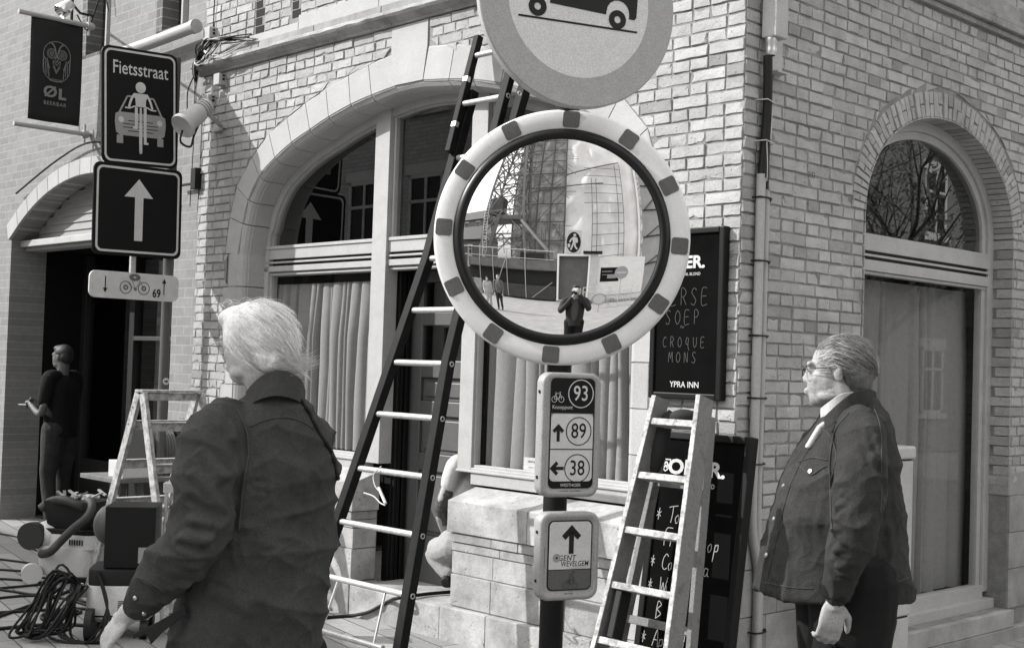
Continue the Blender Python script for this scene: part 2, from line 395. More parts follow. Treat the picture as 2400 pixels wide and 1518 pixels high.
for side in (1, -1):
    for i in range(NI-1):
        g = .0035; ip = []; nn = []
        ln = math.hypot(IH[i+1][0]-IH[i][0], IH[i+1][1]-IH[i][1])
        for j in range(6):
            t = g/ln+(1-2*g/ln)*j/5; x, z = cat(IH, i, t); x2, z2 = cat(IH, i, min(1, t+.02)); x1, z1 = cat(IH, i, max(0, t-.02))
            dx, dz = x2-x1, z2-z1; l = math.hypot(dx, dz); nn.append((side*dz/l*-1, dx/l)); ip.append((SC0+side*x, z))
        nn = [(a if True else a, b) for a, b in nn]
        e0, e1 = EH[i], EH[i+1]; le = math.hypot(e1[0]-e0[0], e1[1]-e0[1]); q = g/le
        E0 = (SC0+side*(e0[0]+(e1[0]-e0[0])*q), e0[1]+(e1[1]-e0[1])*q); E1 = (SC0+side*(e1[0]-(e1[0]-e0[0])*q), e1[1]-(e1[1]-e0[1])*q)
        vous(mb, E0, E1, ip, nn, random.uniform(.94, 1.05))
        # mortar core behind the joints
        mbk.c = 1
        ip2 = [(SC0+side*IH[i][0], IH[i][1]), (SC0+side*IH[i+1][0], IH[i+1][1])]
        mbk.prism(A, [(SC0+side*e0[0], e0[1]), (SC0+side*e1[0], e1[1]), (ip2[1][0]-side*.0, ip2[1][1]-.012), (ip2[0][0]-side*.012, ip2[0][1]-(.012 if i > 3 else 0))], -.23, .0015)
    # straight jamb blocks under the springing
    lv = [2.4975, 2.24, 1.99, 1.74, 1.49, 1.24, .99, .74, .5, .25, .0]
    for i in range(len(lv)-1):
        g = .0035; xo = 2.19 if i % 2 == 0 else 2.125
        if i == 0: xo = 2.135
        if i == 1: xo = 2.205
        z1, z0 = lv[i]-g, lv[i+1]+g
        vous(mb, (SC0+side*xo, z0), (SC0+side*xo, z1), [(SC0+side*2.017, z0), (SC0+side*2.017, z1)], [(-side, 0)]*2, random.uniform(.92, 1.04))
    mbk.box(A, SC0+side*2.02, SC0+side*2.15, 0, 2.5, -.23, .0015)
    mbk.box(A, SC0+side*1.975, SC0+side*2.02, 0, 2.5, -.23, -.045)
g = .003
mb.c = 1.04; mb.prism(A, [(SC0-.183+g, 3.933), (SC0+.197-g, 3.929), (SC0+.197-g, 3.76), (SC0+.147-g, 3.54), (SC0-.147+g, 3.54), (SC0-.183+g, 3.76)][::-1], -.02, .010)
vous(mb, (SC0+.147, 3.56), (SC0-.147, 3.56), [(SC0+.142-g*0, 3.541), (SC0, 3.545), (SC0-.142, 3.541)], [(0, -1)]*3, 1.02)
mb.build('arch_stones', M_['stone'], bld)
mbk.build('arch_joints', M_['mortar'], bld)
# cornice course: rounded rough sill band, thin ledge with end cracks, white stone band above
mb = MB(); R = random.uniform
x = 0.0
while x < 5.36:
    l = R(.8, 1.1); x1 = min(x+l, 5.37); n = int((x1-x)/.03)+2; prof = [(-.0, 3.938), (.022, 3.940), (.030, 3.955), (.045, 3.962), (.085, 3.985), (.098, 4.0), (.094, 4.018), (.075, 4.030), (.03, 4.034), (-.0, 4.036)]
    vs = []; m_ = len(prof)
    for j in range(n):
        xx = x+.002+(x1-x-.004)*j/(n-1)
        for (nn_, z) in prof:
            w_ = noise.noise(Vector((xx*9, z*30, nn_*30)))*.006 if nn_ > .02 else 0
            vs.append(A.P(xx, z+w_*.6, nn_+w_))
    mb.c = R(.85, 1.05); fs = [(j*m_+q, j*m_+q+1, (j+1)*m_+q+1, (j+1)*m_+q) for j in range(n-1) for q in range(m_-1)]+[tuple(range(m_)), tuple(range((n-1)*m_, n*m_))[::-1]]
    mb.add(vs, fs); x = x1
mb.build('cornice', M_['stone2'], bld)
mb = MB()
for a_, b_ in ((0, .72), (.72, 1.45), (1.45, 2.2), (2.2, 3.0), (3.0, 3.78), (3.78, 4.5), (4.5, 5.33)):
    mb.c = R(.8, .95); mb.box(A, a_+.004, b_-.004, 4.037, 4.10, 0, .028)
mb.build('ledge_course', M_['stonedark'], bld, bevel=.003)
mb = MB()
for a_, b_ in ((0, 1.2), (1.2, 2.4), (2.4, 3.05), (3.05, 4.0), (4.0, 4.9)):
    mb.c = R(.97, 1.05); mb.box(A, a_+.003, b_-.003, 4.103, 4.21 if a_ < 3.9 else 4.16, 0, .012)
for a_, b_ in ((0.2, 1.3), (1.3, 2.35), (2.35, 3.4)):
    mb.c = R(.97, 1.05); mb.box(A, a_+.003, b_-.003, 4.213, 4.36, 0, .011)
mb.build('stone_band', M_['stone'], bld, bevel=.002)
mb = MB(); mb.c = 1
bond(mb, A, 0, 5.33, 4.10, 4.36, lambda a, b_: [((4.9, 4.9), (5.33, 5.33))] if a < 4.16 else [((3.42, 3.42), (3.98, 3.98)), ((4.11, 4.11), (4.46, 4.46)), ((4.60, 4.60), (5.33, 5.33))])
mb.build('course_brickwork', M_['brick'], bld)
# corner base stones (front, right of the window) and stone sill of the corner
mb = MB()
for z0, z1 in ((.0, .2), (.2, .41), (.41, .6)):
    for a_, b_ in ((.0, .34), (.34, .52)): mb.c = R(.85, 1.05); mb.box(A, a_+.002, b_-.002, z0+.002, z1-.003, -.02, .02)
mb.build('base_stones', M_['stonedark'], bld, bevel=.003)
mb = MB()
for z0, z1 in ((.0, .2), (.2, .41), (.41, .6)): mb.c = R(.85, 1.0); mb.box(A, 4.86, 5.32, z0+.002, z1-.003, -.02, .02)
mb.build('base_stones', M_['stonedark'], bld, bevel=.003)
# bulkheads
def bulkhead(s0, s1, ztop, name):
    mb = MB(); mb.c = 1.0
    # sill: top slopes up to the window frame
    def cop(a_, b_, t):
        mb.c = t; v = [A.P(x, z, n) for x in (a_, b_) for z, n in ((ztop-.195, .0), (ztop-.195, .03), (ztop-.002, .03), (ztop+.07, -.2), (ztop-.195, -.2))]
        mb.add(v, [(0, 1, 2, 3, 4), (9, 8, 7, 6, 5)]+[(i, (i+1) % 5, 5+(i+1) % 5, 5+i) for i in range(5)])
    cop(s0-.02, s0+(s1-s0)*.52, 1.12); cop(s0+(s1-s0)*.52+.003, s1+.02, 1.08)
    rows = [(.602, .662, 5, .012, .022), (.55, .60, 2, -.0, .012), (.412, .547, 3, .0, 0), (.212, .408, 4, .0, .0)]
    rows = [(ztop-.255, ztop-.198, 4, .016), (ztop-.31, ztop-.258, 3, .005), (ztop-.45, ztop-.313, 3, .0), (.212, ztop-.453, 3, .004)]
    for z0, z1, k, n_ in rows:
        xs = [s0+(s1-s0)*i/k for i in range(k+1)]
        for i in range(1, k): xs[i] += R(-.12, .12)
        for i in range(k):
            mb.c = R(.88, 1.08); mb.box(A, xs[i]+.002, xs[i+1]-.002, z0+.001, z1-.002, -.2, n_+R(-.002, .002))
    mb.build(name, M_['stone2'], bld, bevel=.004)
    MB().box(A, s0+.012, s1-.012, .05, ztop-.2, -.21, -.004).build('bed_joint', M_['mortar'], bld)
bulkhead(.70, 2.125, .86, 'bulkhead')
bulkhead(3.14, 4.70, .88, 'bulkhead')
mb = MB()
for a_, b_ in ((.02, .9), (.9, 1.75), (1.75, 2.17)): mb.c = R(.95, 1.1); mb.box(A, a_+.002, b_-.002, -.05, .207, -.2, .05)
for a_, b_ in ((3.10, 3.9), (3.9, 4.7), (4.7, 5.3)): mb.c = R(.8, 1.0); mb.box(A, a_+.002, b_-.002, -.05, .205, -.2, .05)
mb.c = 1; mb.box(A, 2.173, 3.097, -.05, .20, -1.4, .046)
mb.build('plinth_step', M_['stone2'], bld, bevel=.006)
# ---- window and door joinery (plane n = -.22)
NF = -.235
mb = MB(); pw = M_['paintw']
def zin(x, off=.06):     # height of the soffit above position x
    ax = abs(x-SC0); pts = [(a-off*.9 if a > .3 else a, z-off) for a, z in IH]
    for (x0, z0), (x1, z1) in zip(pts, pts[1:]):
        if x1 <= ax <= x0: return z0+(z1-z0)*(ax-x0)/(x1-x0)
    return pts[-1][1] if ax < .2 else 2.4
for a_, b_ in ((3.125, 3.285), (2.125, 2.275)):
    z1 = zin((a_+b_)/2)+.02
    mb.box(A, a_, b_, 1.0 if a_ > 3 else 2.33, z1, NF-.06, NF+.05)
    for e in (a_-.022, b_+.002): mb.box(A, e, e+.020, 2.561, z1-.04, NF-.05, NF+.012)
mb.build('mullion', pw, bld, bevel=.003)
mb = MB()
for a_, b_ in ((3.287, 4.66), (2.277, 3.123), (.74, 2.123)):
    mb.box(A, a_, b_, 2.535, 2.558, NF-.05, NF+.035); mb.box(A, a_, b_, 2.457, 2.534, NF-.05, NF+.025)
    mb.box(A, a_, b_, 2.424, 2.438, NF-.05, NF+.030); mb.box(A, a_, b_, 2.362, 2.404, NF-.05, NF+.030)
    mb.box(A, a_, b_, 2.335, 2.350, NF-.05, NF+.012); mb.box(A, a_, b_, 2.33, 2.5, NF-.055, NF-.002)
mb.build('transom', pw, bld, bevel=.002)
mb = MB()
for a_, b_ in ((3.287, 4.66), (2.277, 3.123), (.74, 2.123)): 
    mb.box(A, a_, b_, 2.4385, 2.4565, NF-.04, NF+.0005); mb.box(A, a_, b_, 2.4045, 2.4235, NF-.04, NF+.0005)
mb.build('transom_groove', M_['black'], bld)
# arched outer frame
mb = MB(); pts = []
half = [(x-.06, z) for x, z in IH[:2]]+[(x-.05, z-.04) for x, z in IH[2:5]]+[(x-.02, z-.055) for x, z in IH[5:]]
full = [(SC0+x, z) for x, z in half]+[(SC0-x, z) for x, z in half[::-1]]
full = [(SC0+1.957, 1.0)]+full+[(SC0-1.957, 1.0)]
sm = [(p.x, p.y) for p in smoothpts([Vector((x, z, 0)) for x, z in full], 5)]
def band(fr, pts, w0, w1, n0, n1):
    vs = []; k = len(pts)
    for i, (x, z) in enumerate(pts):
        a_, b_ = pts[max(0, i-1)], pts[min(k-1, i+1)]; dx, dz = b_[0]-a_[0], b_[1]-a_[1]; l = math.hypot(dx, dz); nx, nz = -dz/l, dx/l
        for w_, n in ((w0, n0), (w0, n1), (w1, n1), (w1, n0)): vs.append(fr.P(x+nx*w_, z+nz*w_, n))
    return vs, [(i*4+q, i*4+(q+1) % 4, (i+1)*4+(q+1) % 4, (i+1)*4+q) for i in range(k-1) for q in range(4)]+[(0, 1, 2, 3), tuple(range(4*k-4, 4*k))[::-1]]
mb.add(*band(A, sm, -.03, .055, NF-.06, NF+.03)); mb.add(*band(A, sm, .055, .068, NF-.05, NF+.004))
mb.build('arch_frame', pw, bld, smooth=30)
# lower windows
def shopwin(s0, s1, z0, z1, fr_l, fr_r, name='window'):
    mb = MB(); b = .05
    mb.box(A, s0, s0+fr_r, z0-.02, z1, NF-.05, NF+.028); mb.box(A, s1-fr_l, s1, z0-.02, z1, NF-.05, NF+.028)
    mb.box(A, s0+fr_r, s1-fr_l, z0-.105, z0, NF-.05, NF+.028); mb.box(A, s0+fr_r, s1-fr_l, z0-.004, z0+.018, NF-.04, NF+.012)
    mb.box(A, s0+fr_r, s0+fr_r+.014, z0+.019, z1, NF-.04, NF+.010); mb.box(A, s1-fr_l-.014, s1-fr_l, z0+.019, z1, NF-.04, NF+.010)
    mb.box(A, s0, s1, z0-.03, z0-.015, NF+.030, NF+.042)
    o = mb.build(name, pw, bld, bevel=.003)
    MB().add([A.P(s0, z0, NF-.02), A.P(s1, z0, NF-.02), A.P(s1, z1, NF-.02), A.P(s0, z1, NF-.02)], [(0, 1, 2, 3)]).build('pane', M_['glass'], o, fix=False)
    return o
wl = shopwin(3.287, 4.66, 1.035, 2.335, .04, .02); wr = shopwin(.76, 2.335, 1.045, 2.335, .13, .10)
for a_, b_ in ((3.29, 4.64), (2.28, 3.12), (.76, 2.12)):
    mb = MB(); n = 16; vs = []
    for i in range(n+1):
        x = a_+(b_-a_)*i/n; vs += [A.P(x, 2.55, NF-.02), A.P(x, min(3.55, zin(x, .05)), NF-.02)]
    mb.add(vs, [(2*i, 2*i+2, 2*i+3, 2*i+1) for i in range(n)]); mb.build('fanlight_pane', M_['glassd'], bld, fix=False)
def curtain(fr, s0, s1, z0, z1, n, name='curtain', seed=1, amp=.055, parent=None, m_='curtain', per=.095, open_=None):
    rnd = random.Random(seed); mb = MB(); K = 14; xs = []; x = s0; ph = 0; pts = []
    while x < s1:
        p = per*rnd.choice((.4, .6, .8, 1, 1.2, 1.7))*rnd.uniform(.8, 1.2); a_ = amp*rnd.uniform(.3, 1.25); m1 = 7
        for j in range(m1): pts.append((x+p*j/m1, a_*(abs(math.sin(math.pi*j/m1))**.6), rnd.uniform(-.004, .004)))
        x += p
    vs = []; rows = 12
    for r in range(rows+1):
        t = r/rows
        for i, (x, a_, d) in enumerate(pts):
            sway = .020*math.sin(x*9+t*2.1)*t+.006*math.sin(x*31+t*5); vs.append(fr.P(x+sway+d*t, z1+(z0-z1)*t, n+a_*(.45+.55*min(1, t*3))+.006*noise.noise(Vector((x*8, t*3, seed)))))
    k = len(pts); mb.add(vs, [(r*k+i, r*k+i+1, (r+1)*k+i+1, (r+1)*k+i) for r in range(rows) for i in range(k-1)])
    return mb.build(name, M_[m_], parent, smooth=60, fix=False)
curtain(A, 3.32, 4.64, 1.06, 2.27, NF-.10, parent=bld, seed=3)
curtain(A, .86, 2.19, 1.06, 2.31, NF-.10, parent=bld, seed=5)
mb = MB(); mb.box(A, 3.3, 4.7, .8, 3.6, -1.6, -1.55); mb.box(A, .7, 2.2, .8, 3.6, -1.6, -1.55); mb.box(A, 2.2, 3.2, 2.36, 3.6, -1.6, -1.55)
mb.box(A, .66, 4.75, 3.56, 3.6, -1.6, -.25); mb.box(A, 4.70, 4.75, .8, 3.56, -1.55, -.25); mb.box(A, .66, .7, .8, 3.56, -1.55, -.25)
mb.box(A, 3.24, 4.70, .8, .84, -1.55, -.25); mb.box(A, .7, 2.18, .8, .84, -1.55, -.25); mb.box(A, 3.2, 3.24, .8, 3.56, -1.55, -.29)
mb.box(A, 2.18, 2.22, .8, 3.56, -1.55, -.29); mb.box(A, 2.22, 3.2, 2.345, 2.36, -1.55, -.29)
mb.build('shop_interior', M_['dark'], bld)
# note stuck behind the right pane
# door recess
mb = MB(); wd = M_['door']
mb.box(A, 3.126, 3.198, .185, 2.34, -.50, NF-.062); mb.box(A, 2.225, 2.26, .185, 2.34, -.95, NF-.062)
for k, n in enumerate((-.32, -.35, -.39)): mb.box(A, 3.100, 3.126, .185, 2.335, n-.012, n+.012)
mb.build('door_case', M_['black'], bld, bevel=.004)
ND = -.44
mb = MB(); s0, s1 = 2.30, 3.18
def fr_(x0, x1, z0, z1, n=0): mb.box(A, x0, x1, z0, z1, ND-.04+n, ND+n)
fr_(s0, s0+.13, .19, 2.34); fr_(s1-.17, s1, .19, 2.34)
for z0, z1 in ((.19, .52), (.96, 1.08), (1.34, 1.44), (1.60, 1.72), (1.96, 2.05), (2.26, 2.34)): fr_(s0+.13, s1-.17, z0, z1)
for z0, z1 in ((.52, .96), (1.08, 1.34), (1.44, 1.60)):
    mb.box(A, s0+.13, s1-.17, z0, z1, ND-.04, ND-.025); mb.box(A, s0+.16, s1-.20, z0+.03, z1-.03, ND-.024, ND-.012)
door = mb.build('door', wd, bld, bevel=.006)
MB().box(A, s0+.13, s1-.17, 1.72, 2.26, ND-.03, ND-.022).build('door_pane', M_['glassd'], door)
MB().tube([A.P(s0+.07, 1.2, ND), A.P(s0+.07, 1.2, ND+.05), A.P(s0+.17, 1.2, ND+.05)], .009).build('handle', M_['steel'], door, smooth=True)
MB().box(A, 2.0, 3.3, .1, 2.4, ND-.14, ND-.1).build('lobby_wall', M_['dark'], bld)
# ================================================================== SIDE WALL (B)
TB, ZB0 = 2.09, 2.65
def bell(z, a_, b_, p=2.15):
    if z <= ZB0: return a_
    u = (z-ZB0)/b_
    return a_*(max(0, 1-u**p))**(1/p) if u < 1 else -1
def segB(a, b_):
    L_ = 4.6
    if a > 3.46: return [((.0, .0), (L_, L_))]
    def h(z): return .935 if z < ZB0 else bell(z, 1.062, .825)
    ha, hb = h(a), h(b_)
    if hb < 0: hb = max(0, ha-.25)
    if a < .24: return [((0, 0), (L_, L_))]
    return [((.0, .0), (TB-ha-.005, TB-hb-.005)), ((TB+ha+.005, TB+hb+.005), (L_, L_))]
mb = MB(); mb.c = 1; bond(mb, B, 0, 4.6, .945, 3.96, segB, off=0)
mb.build('side_brickwork', M_['brick'], bld)
mb = MB(); prof = [(TB+.93, 0)]+[(TB+bell(ZB0+.66*math.sin(t)-.001, .93, .67, 2), ZB0+.66*math.sin(t)) for t in [math.pi/2*i/12 for i in range(13)]]
prof = prof[:-1]+[(TB, ZB0+.67)]+[(2*TB-x, z) for x, z in prof[:-1][::-1]]
prof = [(x, z) for x, z in prof if z > .2 or True]
prof[0] = (TB+.93, .2); prof[-1] = (TB-.93, .2)
out = [(6.5, .2) if i == 0 else ((6.5, 2.65) if i == 1 else (x, 7.6)) for i, (x, z) in enumerate(prof)]
out[-1] = (.0, .2); out[-2] = (.0, 2.65)
out.insert(2, (6.5, 7.6)); prof.insert(2, prof[1]); out.insert(-2, (.0, 7.6)); prof.insert(-2, prof[-2]); n0 = len(prof)
vs = [B.P(x, z, -.001) for x, z in out]+[B.P(x, z, -.001) for x, z in prof]+[B.P(x, z, -.24) for x, z in out]+[B.P(x, z, -.24) for x, z in prof]
fs = []
for i in range(n0-1): fs += [(i, i+1, n0+i+1, n0+i), (2*n0+i, 3*n0+i, 3*n0+i+1, 2*n0+i+1), (n0+i, n0+i+1, 3*n0+i+1, 3*n0+i)]
mb.add(vs, fs); mb.box(B, 0, 6.5, 0, .2, -.24, -.001); mb.build('side_wall', M_['mortar'], bld)
# radial bricks round the side arch with their soffits
mb = MB(); N = 54; BI, BE = (.93, .66), (1.062, .815)
def elp(a_, b_, t): return (TB+a_*math.cos(t), ZB0+b_*math.sin(t))
for i in range(N):
    t0, t1 = math.pi*i/N, math.pi*(i+1)/N; g = .0042
    d0, d1 = t0+g, t1-g
    def corner(a_, b_, t): return elp(a_, b_, t)
    pi0, pi1, pe0, pe1 = corner(*BI, d0), corner(*BI, d1), corner(*BE, d0), corner(*BE, d1)
    cuts = [0, 1] if i % 2 else [0, .5, 1]
    for c0, c1 in zip(cuts, cuts[1:]):
        c0 += .02*(c0 > 0); c1 -= .02*(c1 < 1)
        L2 = lambda p, q, t: (p[0]+(q[0]-p[0])*t, p[1]+(q[1]-p[1])*t)
        brick(mb, B, [L2(pi0, pe0, c0), L2(pi0, pe0, c1), L2(pi1, pe1, c1), L2(pi1, pe1, c0)], tone_(), .008)
    # soffit brick
    mb.c = tone_(); v = []
    for n_ in (.008, -.15):
        for p in (pi0, pi1):
            v.append(B.P(p[0], p[1], n_)); q = (p[0]+(TB-p[0])*.012, p[1]+(ZB0-p[1])*.012); v.append(B.P(q[0], q[1], n_))
    mb.add(v, [(0, 2, 3, 1), (4, 5, 7, 6), (1, 3, 7, 5), (0, 1, 5, 4), (2, 6, 7, 3)])
z = .945
r_ = 0
while z < ZB0-.02:      # jamb bricks (the reveal on the far side)
    for side in (1, -1):
        mb.c = tone_(); x = TB+side*.93; mb.box(B, min(x-side*.009, x), max(x-side*.009, x), z+.004, z+BH-.004, -.15 if r_ % 2 else -.10, .008)
    z += BH; r_ += 1
mb.build('side_arch', M_['brick'], bld)
# side base stones
mb = MB()
for z0, z1, k in ((.2, .46, 4), (.46, .70, 3), (.70, .945, 3)):
    for a_, b_ in ((.0, TB-.935), (TB+.935, 4.6)):
        w_ = (b_-a_)/k
        for i in range(k):
            mb.c = R(.85, 1.05); mb.box(B, a_+w_*i+.002, a_+w_*(i+1)-.002, z0+.002, z1-.002, -.2, .012)
mb.c = .95
for z0, z1 in ((.945, 1.10),): mb.c = .9; mb.box(B, TB+.922, TB+1.2, z0, z1, -.15, .010)
mb.box(B, .0, 4.6, -.02, .085, -.2, .05)
mb.c = 1.15; mb.box(B, TB-.96, TB+.96, .088, .198, -.2, .045)
mb.build('side_base_stones', M_['stonedark'], bld, bevel=.004)
# side cornice
mb = MB(); mb.c = .8
for z0, z1, n_ in ((3.965, 4.0, .03), (4.003, 4.05, .06), (4.053, 4.09, .05), (4.093, 4.2, .02)): mb.box(B, -.0, 4.8, z0, z1, -.05, n_)
mb.build('side_cornice', M_['stone2'], bld, bevel=.006)
mb = MB(); mb.c = 1; bond(mb, B, 0, 4.6, 4.2, 5.0, lambda a, b_: [((0, 0), (4.6, 4.6))]); mb.build('upper_side_brickwork', M_['brick'], bld)
# side window joinery
NW = -.15
mb = MB(); fo = [(TB-.93+.075, .30)]+[(TB-(.93-.075)*math.cos(t), ZB0+(.66-.07)*math.sin(t)) for t in [math.pi*i/28 for i in range(29)]]+[(TB+.93-.075, .30)]
fo = [(x+0.0, z) for x, z in fo]
mb.add(*band(B, fo[::-1], -.085, 0, NW-.05, NW+.02)); mb.add(*band(B, fo[::-1], 0, .05, NW-.05, NW+.0))
a_, b_ = TB-.86, TB+.86
for z0, z1, n in ((2.52, 2.56, .012), (2.458, 2.522, .02), (2.424, 2.438, .022), (2.34, 2.404, .022), (2.32, 2.338, .008)): mb.box(B, a_, b_, z0-.01, z1-.01, NW-.05, NW+n)
mb.box(B, a_, b_, .26, .345, NW-.05, NW+.022); mb.box(B, a_-.06, b_+.06, .20, .262, NW-.05, NW+.075)
wb = mb.build('side_window', pw, bld, bevel=.002)
mb = MB(); mb.box(B, a_, b_, 2.428, 2.4465, NW-.04, NW+.004); mb.box(B, a_, b_, 2.3945, 2.4135, NW-.04, NW+.004); mb.build('transom_groove', M_['black'], wb)
MB().add([B.P(a_, .3, NW-.02), B.P(b_, .3, NW-.02), B.P(b_, 2.4, NW-.02), B.P(a_, 2.4, NW-.02)], [(0, 1, 2, 3)]).build('pane', M_['glass'], wb, fix=False)
vs = [B.P(x, z, NW-.02) for x, z in fo if z > 2.3 or True]
MB().prism(B, [(x, max(z, 2.45)) for x, z in fo], NW-.022, NW-.02).build('pane', M_['glassd'], wb)
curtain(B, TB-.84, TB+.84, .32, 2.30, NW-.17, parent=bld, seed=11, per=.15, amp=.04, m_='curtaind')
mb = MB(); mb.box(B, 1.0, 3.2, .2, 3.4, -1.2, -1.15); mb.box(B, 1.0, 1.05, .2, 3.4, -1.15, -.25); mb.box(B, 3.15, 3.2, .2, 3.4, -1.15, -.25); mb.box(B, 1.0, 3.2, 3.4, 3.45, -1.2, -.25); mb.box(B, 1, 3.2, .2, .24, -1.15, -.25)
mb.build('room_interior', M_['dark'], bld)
# solid upper storeys and back
mb = MB(); mb.box(A, .0, 5.33, 5.31, 9, -.2, .0); mb.box(B, .0, 6.5, 5.0, 9, -.2, 0.0); mb.box(A, 0, 5.33, 8.98, 9.2, -6, .2)
mb.build('upper_storey', brickmat('upper_brick', .36, .12, .23, BH, .008, .5, A, .15), bld)
# ================================================================== NEIGHBOUR (beer bar)
bar = thing('bar_building', A.P(8, 0, -2), 'smooth brick building of the beer bar with a shallow stone arch over a dark shopfront', 'building')
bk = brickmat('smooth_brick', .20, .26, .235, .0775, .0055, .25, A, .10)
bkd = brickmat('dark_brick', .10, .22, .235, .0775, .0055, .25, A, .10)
AC, AH, AZ0, ARISE = 7.37, 1.63, 2.80, .53
def arcz(x, h=AH, rise=ARISE, z0=AZ0):
    r = (h*h+rise*rise)/(2*rise); return z0+rise-r+math.sqrt(max(0, r*r-(x-AC)**2))
nb = 20; xs = [AC+AH-2*AH*i/nb for i in range(nb+1)]
L0 = [(AC+AH, 0)]+[(x, arcz(x)) for x in xs]+[(AC-AH, 0)]
out = [(14, 0), (14, AZ0)]+[(x, 4.05) for x in xs[1:-1]]+[(5.335, AZ0), (5.335, 0)]
out.insert(2, (14, 4.05)); L0.insert(2, L0[1]); out.insert(-2, (5.335, 4.05)); L0.insert(-2, L0[-2]); n0 = len(L0)
mb = MB(); vs = [A.P(x, z, -.03) for x, z in out]+[A.P(x, z, -.03) for x, z in L0]+[A.P(x, z, -.4) for x, z in out]+[A.P(x, z, -.4) for x, z in L0]
fs = []
for i in range(n0-1): fs += [(i, i+1, n0+i+1, n0+i), (2*n0+i, 3*n0+i, 3*n0+i+1, 2*n0+i+1), (n0+i, n0+i+1, 3*n0+i+1, 3*n0+i)]
mb.add(vs, fs)
UW = [(5.66, 6.20), (7.05, 7.62)]
prev = 5.335
for a_, b_ in UW+[(14, 14.1)]:
    mb.box(A, prev, a_, 4.05, 5.9, -.4, -.03); prev = b_
mb.box(A, 5.335, 14, 5.9, 8.5, -.4, -.03)
for a_, b_ in UW: mb.box(A, a_, b_, 4.05, 4.42, -.4, -.03)
mb.build('wall', bk, bar)
for a_, b_ in UW:
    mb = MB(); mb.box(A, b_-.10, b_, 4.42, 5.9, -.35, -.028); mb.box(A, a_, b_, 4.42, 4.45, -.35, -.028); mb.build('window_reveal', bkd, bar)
    mb = MB(); mb.box(A, a_+.0, a_+.06, 4.45, 5.9, -.2, -.12); mb.box(A, a_+.06, b_-.1, 4.45, 4.50, -.2, -.13); mb.box(A, a_+.28, a_+.31, 4.50, 5.9, -.2, -.13)
    wq = mb.build('upper_window', pw, bar, bevel=.004)
    MB().box(A, a_+.06, b_-.1, 4.5, 5.9, -.19, -.18).build('pane', M_['glassd'], wq); MB().box(A, a_, b_, 4.42, 5.9, -.39, -.36).build('dark_backing', M_['dark'], wq)  # near-black sheet closing the window behind its pane
mb = MB(); k = 15
for i in range(k):
    u0, u1 = AC+AH+.02-(2*AH+.04)*i/k, AC+AH+.02-(2*AH+.04)*(i+1)/k; mb.c = R(.93, 1.05); v = []
    for u in (u0-.003, (u0+u1)/2, u1+.003):
        z = arcz(min(max(u, AC-AH), AC+AH)); zz = arcz(AC+(u-AC)*.96, AH, ARISE)
        dx = (u-AC)/AH*.055; v += [A.P(u, z, -.36), A.P(u, z, .0), A.P(u+dx, z+.15, .0), A.P(u+dx, z+.15, -.36)]
    mb.add(v, [(0, 1, 5, 4), (1, 2, 6, 5), (2, 3, 7, 6), (4, 5, 9, 8), (5, 6, 10, 9), (6, 7, 11, 10), (0, 1, 2, 3), (8, 9, 10, 11)])
mb.build('arch_stones', M_['stone'], bar, bevel=.004)
mb = MB(); z = AZ0-.0
while z < AZ0+ARISE:
    h = [x for x in xs if arcz(x) > z+.02]
    if not h: break
    mb.add([A.P(min(h), z, -.235), A.P(max(h), z, -.235), A.P(max(h), z+.068, -.25), A.P(min(h), z+.068, -.25)], [(0, 1, 2, 3)])
    mb.add([A.P(min(h), z+.068, -.25), A.P(max(h), z+.068, -.25), A.P(max(h), z+.074, -.235), A.P(min(h), z+.074, -.235)], [(0, 1, 2, 3)]); z += .074
mb.box(A, AC-AH, AC+AH, AZ0, AZ0+ARISE, -.3, -.27)
mb.build('plank_tympanum', mat('planks', .24, .7, .1, 8, .1, 40, streak=(1, 1, 6)), bar, fix=False)
mb = MB(); mb.box(A, AC-AH, AC+AH, 2.735, 2.80, -.34, -.12); mb.box(A, AC-AH, AC+AH, 2.70, 2.733, -.34, -.18); mb.build('shop_lintel', mat('lintel_paint', .36, .6, .1, 5, .1, 30), bar, bevel=.006)
mb = MB(); sh = mat('shaded_joinery', .010, .5, .2, 4, .06, 30)  # near-black colour stands in for the shade under the arch
for a_, b_ in ((AC-AH, AC-AH+.04), (6.22, 6.27), (7.0, 7.10), (7.85, 7.95), (AC+AH-.1, AC+AH)): mb.box(A, a_, b_, 0, 2.70, -.88, -.80)
mb.box(A, AC-AH, 6.22, 0, .55, -.88, -.81); mb.box(A, 7.1, AC+AH, 0, .6, -.88, -.81)
mb.build('shopfront_frame', sh, bar, bevel=.005)
mb = MB(); mb.box(A, AC-AH+.04, 6.22, 1.83, 1.87, -.87, -.80); mb.box(A, 7.1, 7.85, 1.83, 1.87, -.87, -.80); mb.build('glazing_bar', mat('pale_bar', .06, .4), bar, bevel=.003)
for a_, b_ in ((AC-AH+.04, 6.22), (7.1, 7.85), (7.95, AC+AH-.1)):
    MB().add([A.P(a_, .55, -.85), A.P(b_, .55, -.85), A.P(b_, 2.7, -.85), A.P(a_, 2.7, -.85)], [(0, 1, 2, 3)]).build('shop_pane', glass('bar_glass', .0, .7) if a_ < 6 else M_['glassd'], bar, fix=False)
mb = MB(); mb.box(A, AC-AH-.05, AC-AH, 0, 2.8, -.9, -.4); mb.box(A, AC+AH, AC+AH+.05, 0, 2.8, -.9, -.4); mb.box(A, AC-AH, AC+AH, 2.72, 2.76, -.9, -.35); mb.build('porch_side', M_['dark'], bar)  # porch sides coloured near-black, shade of the recess painted in
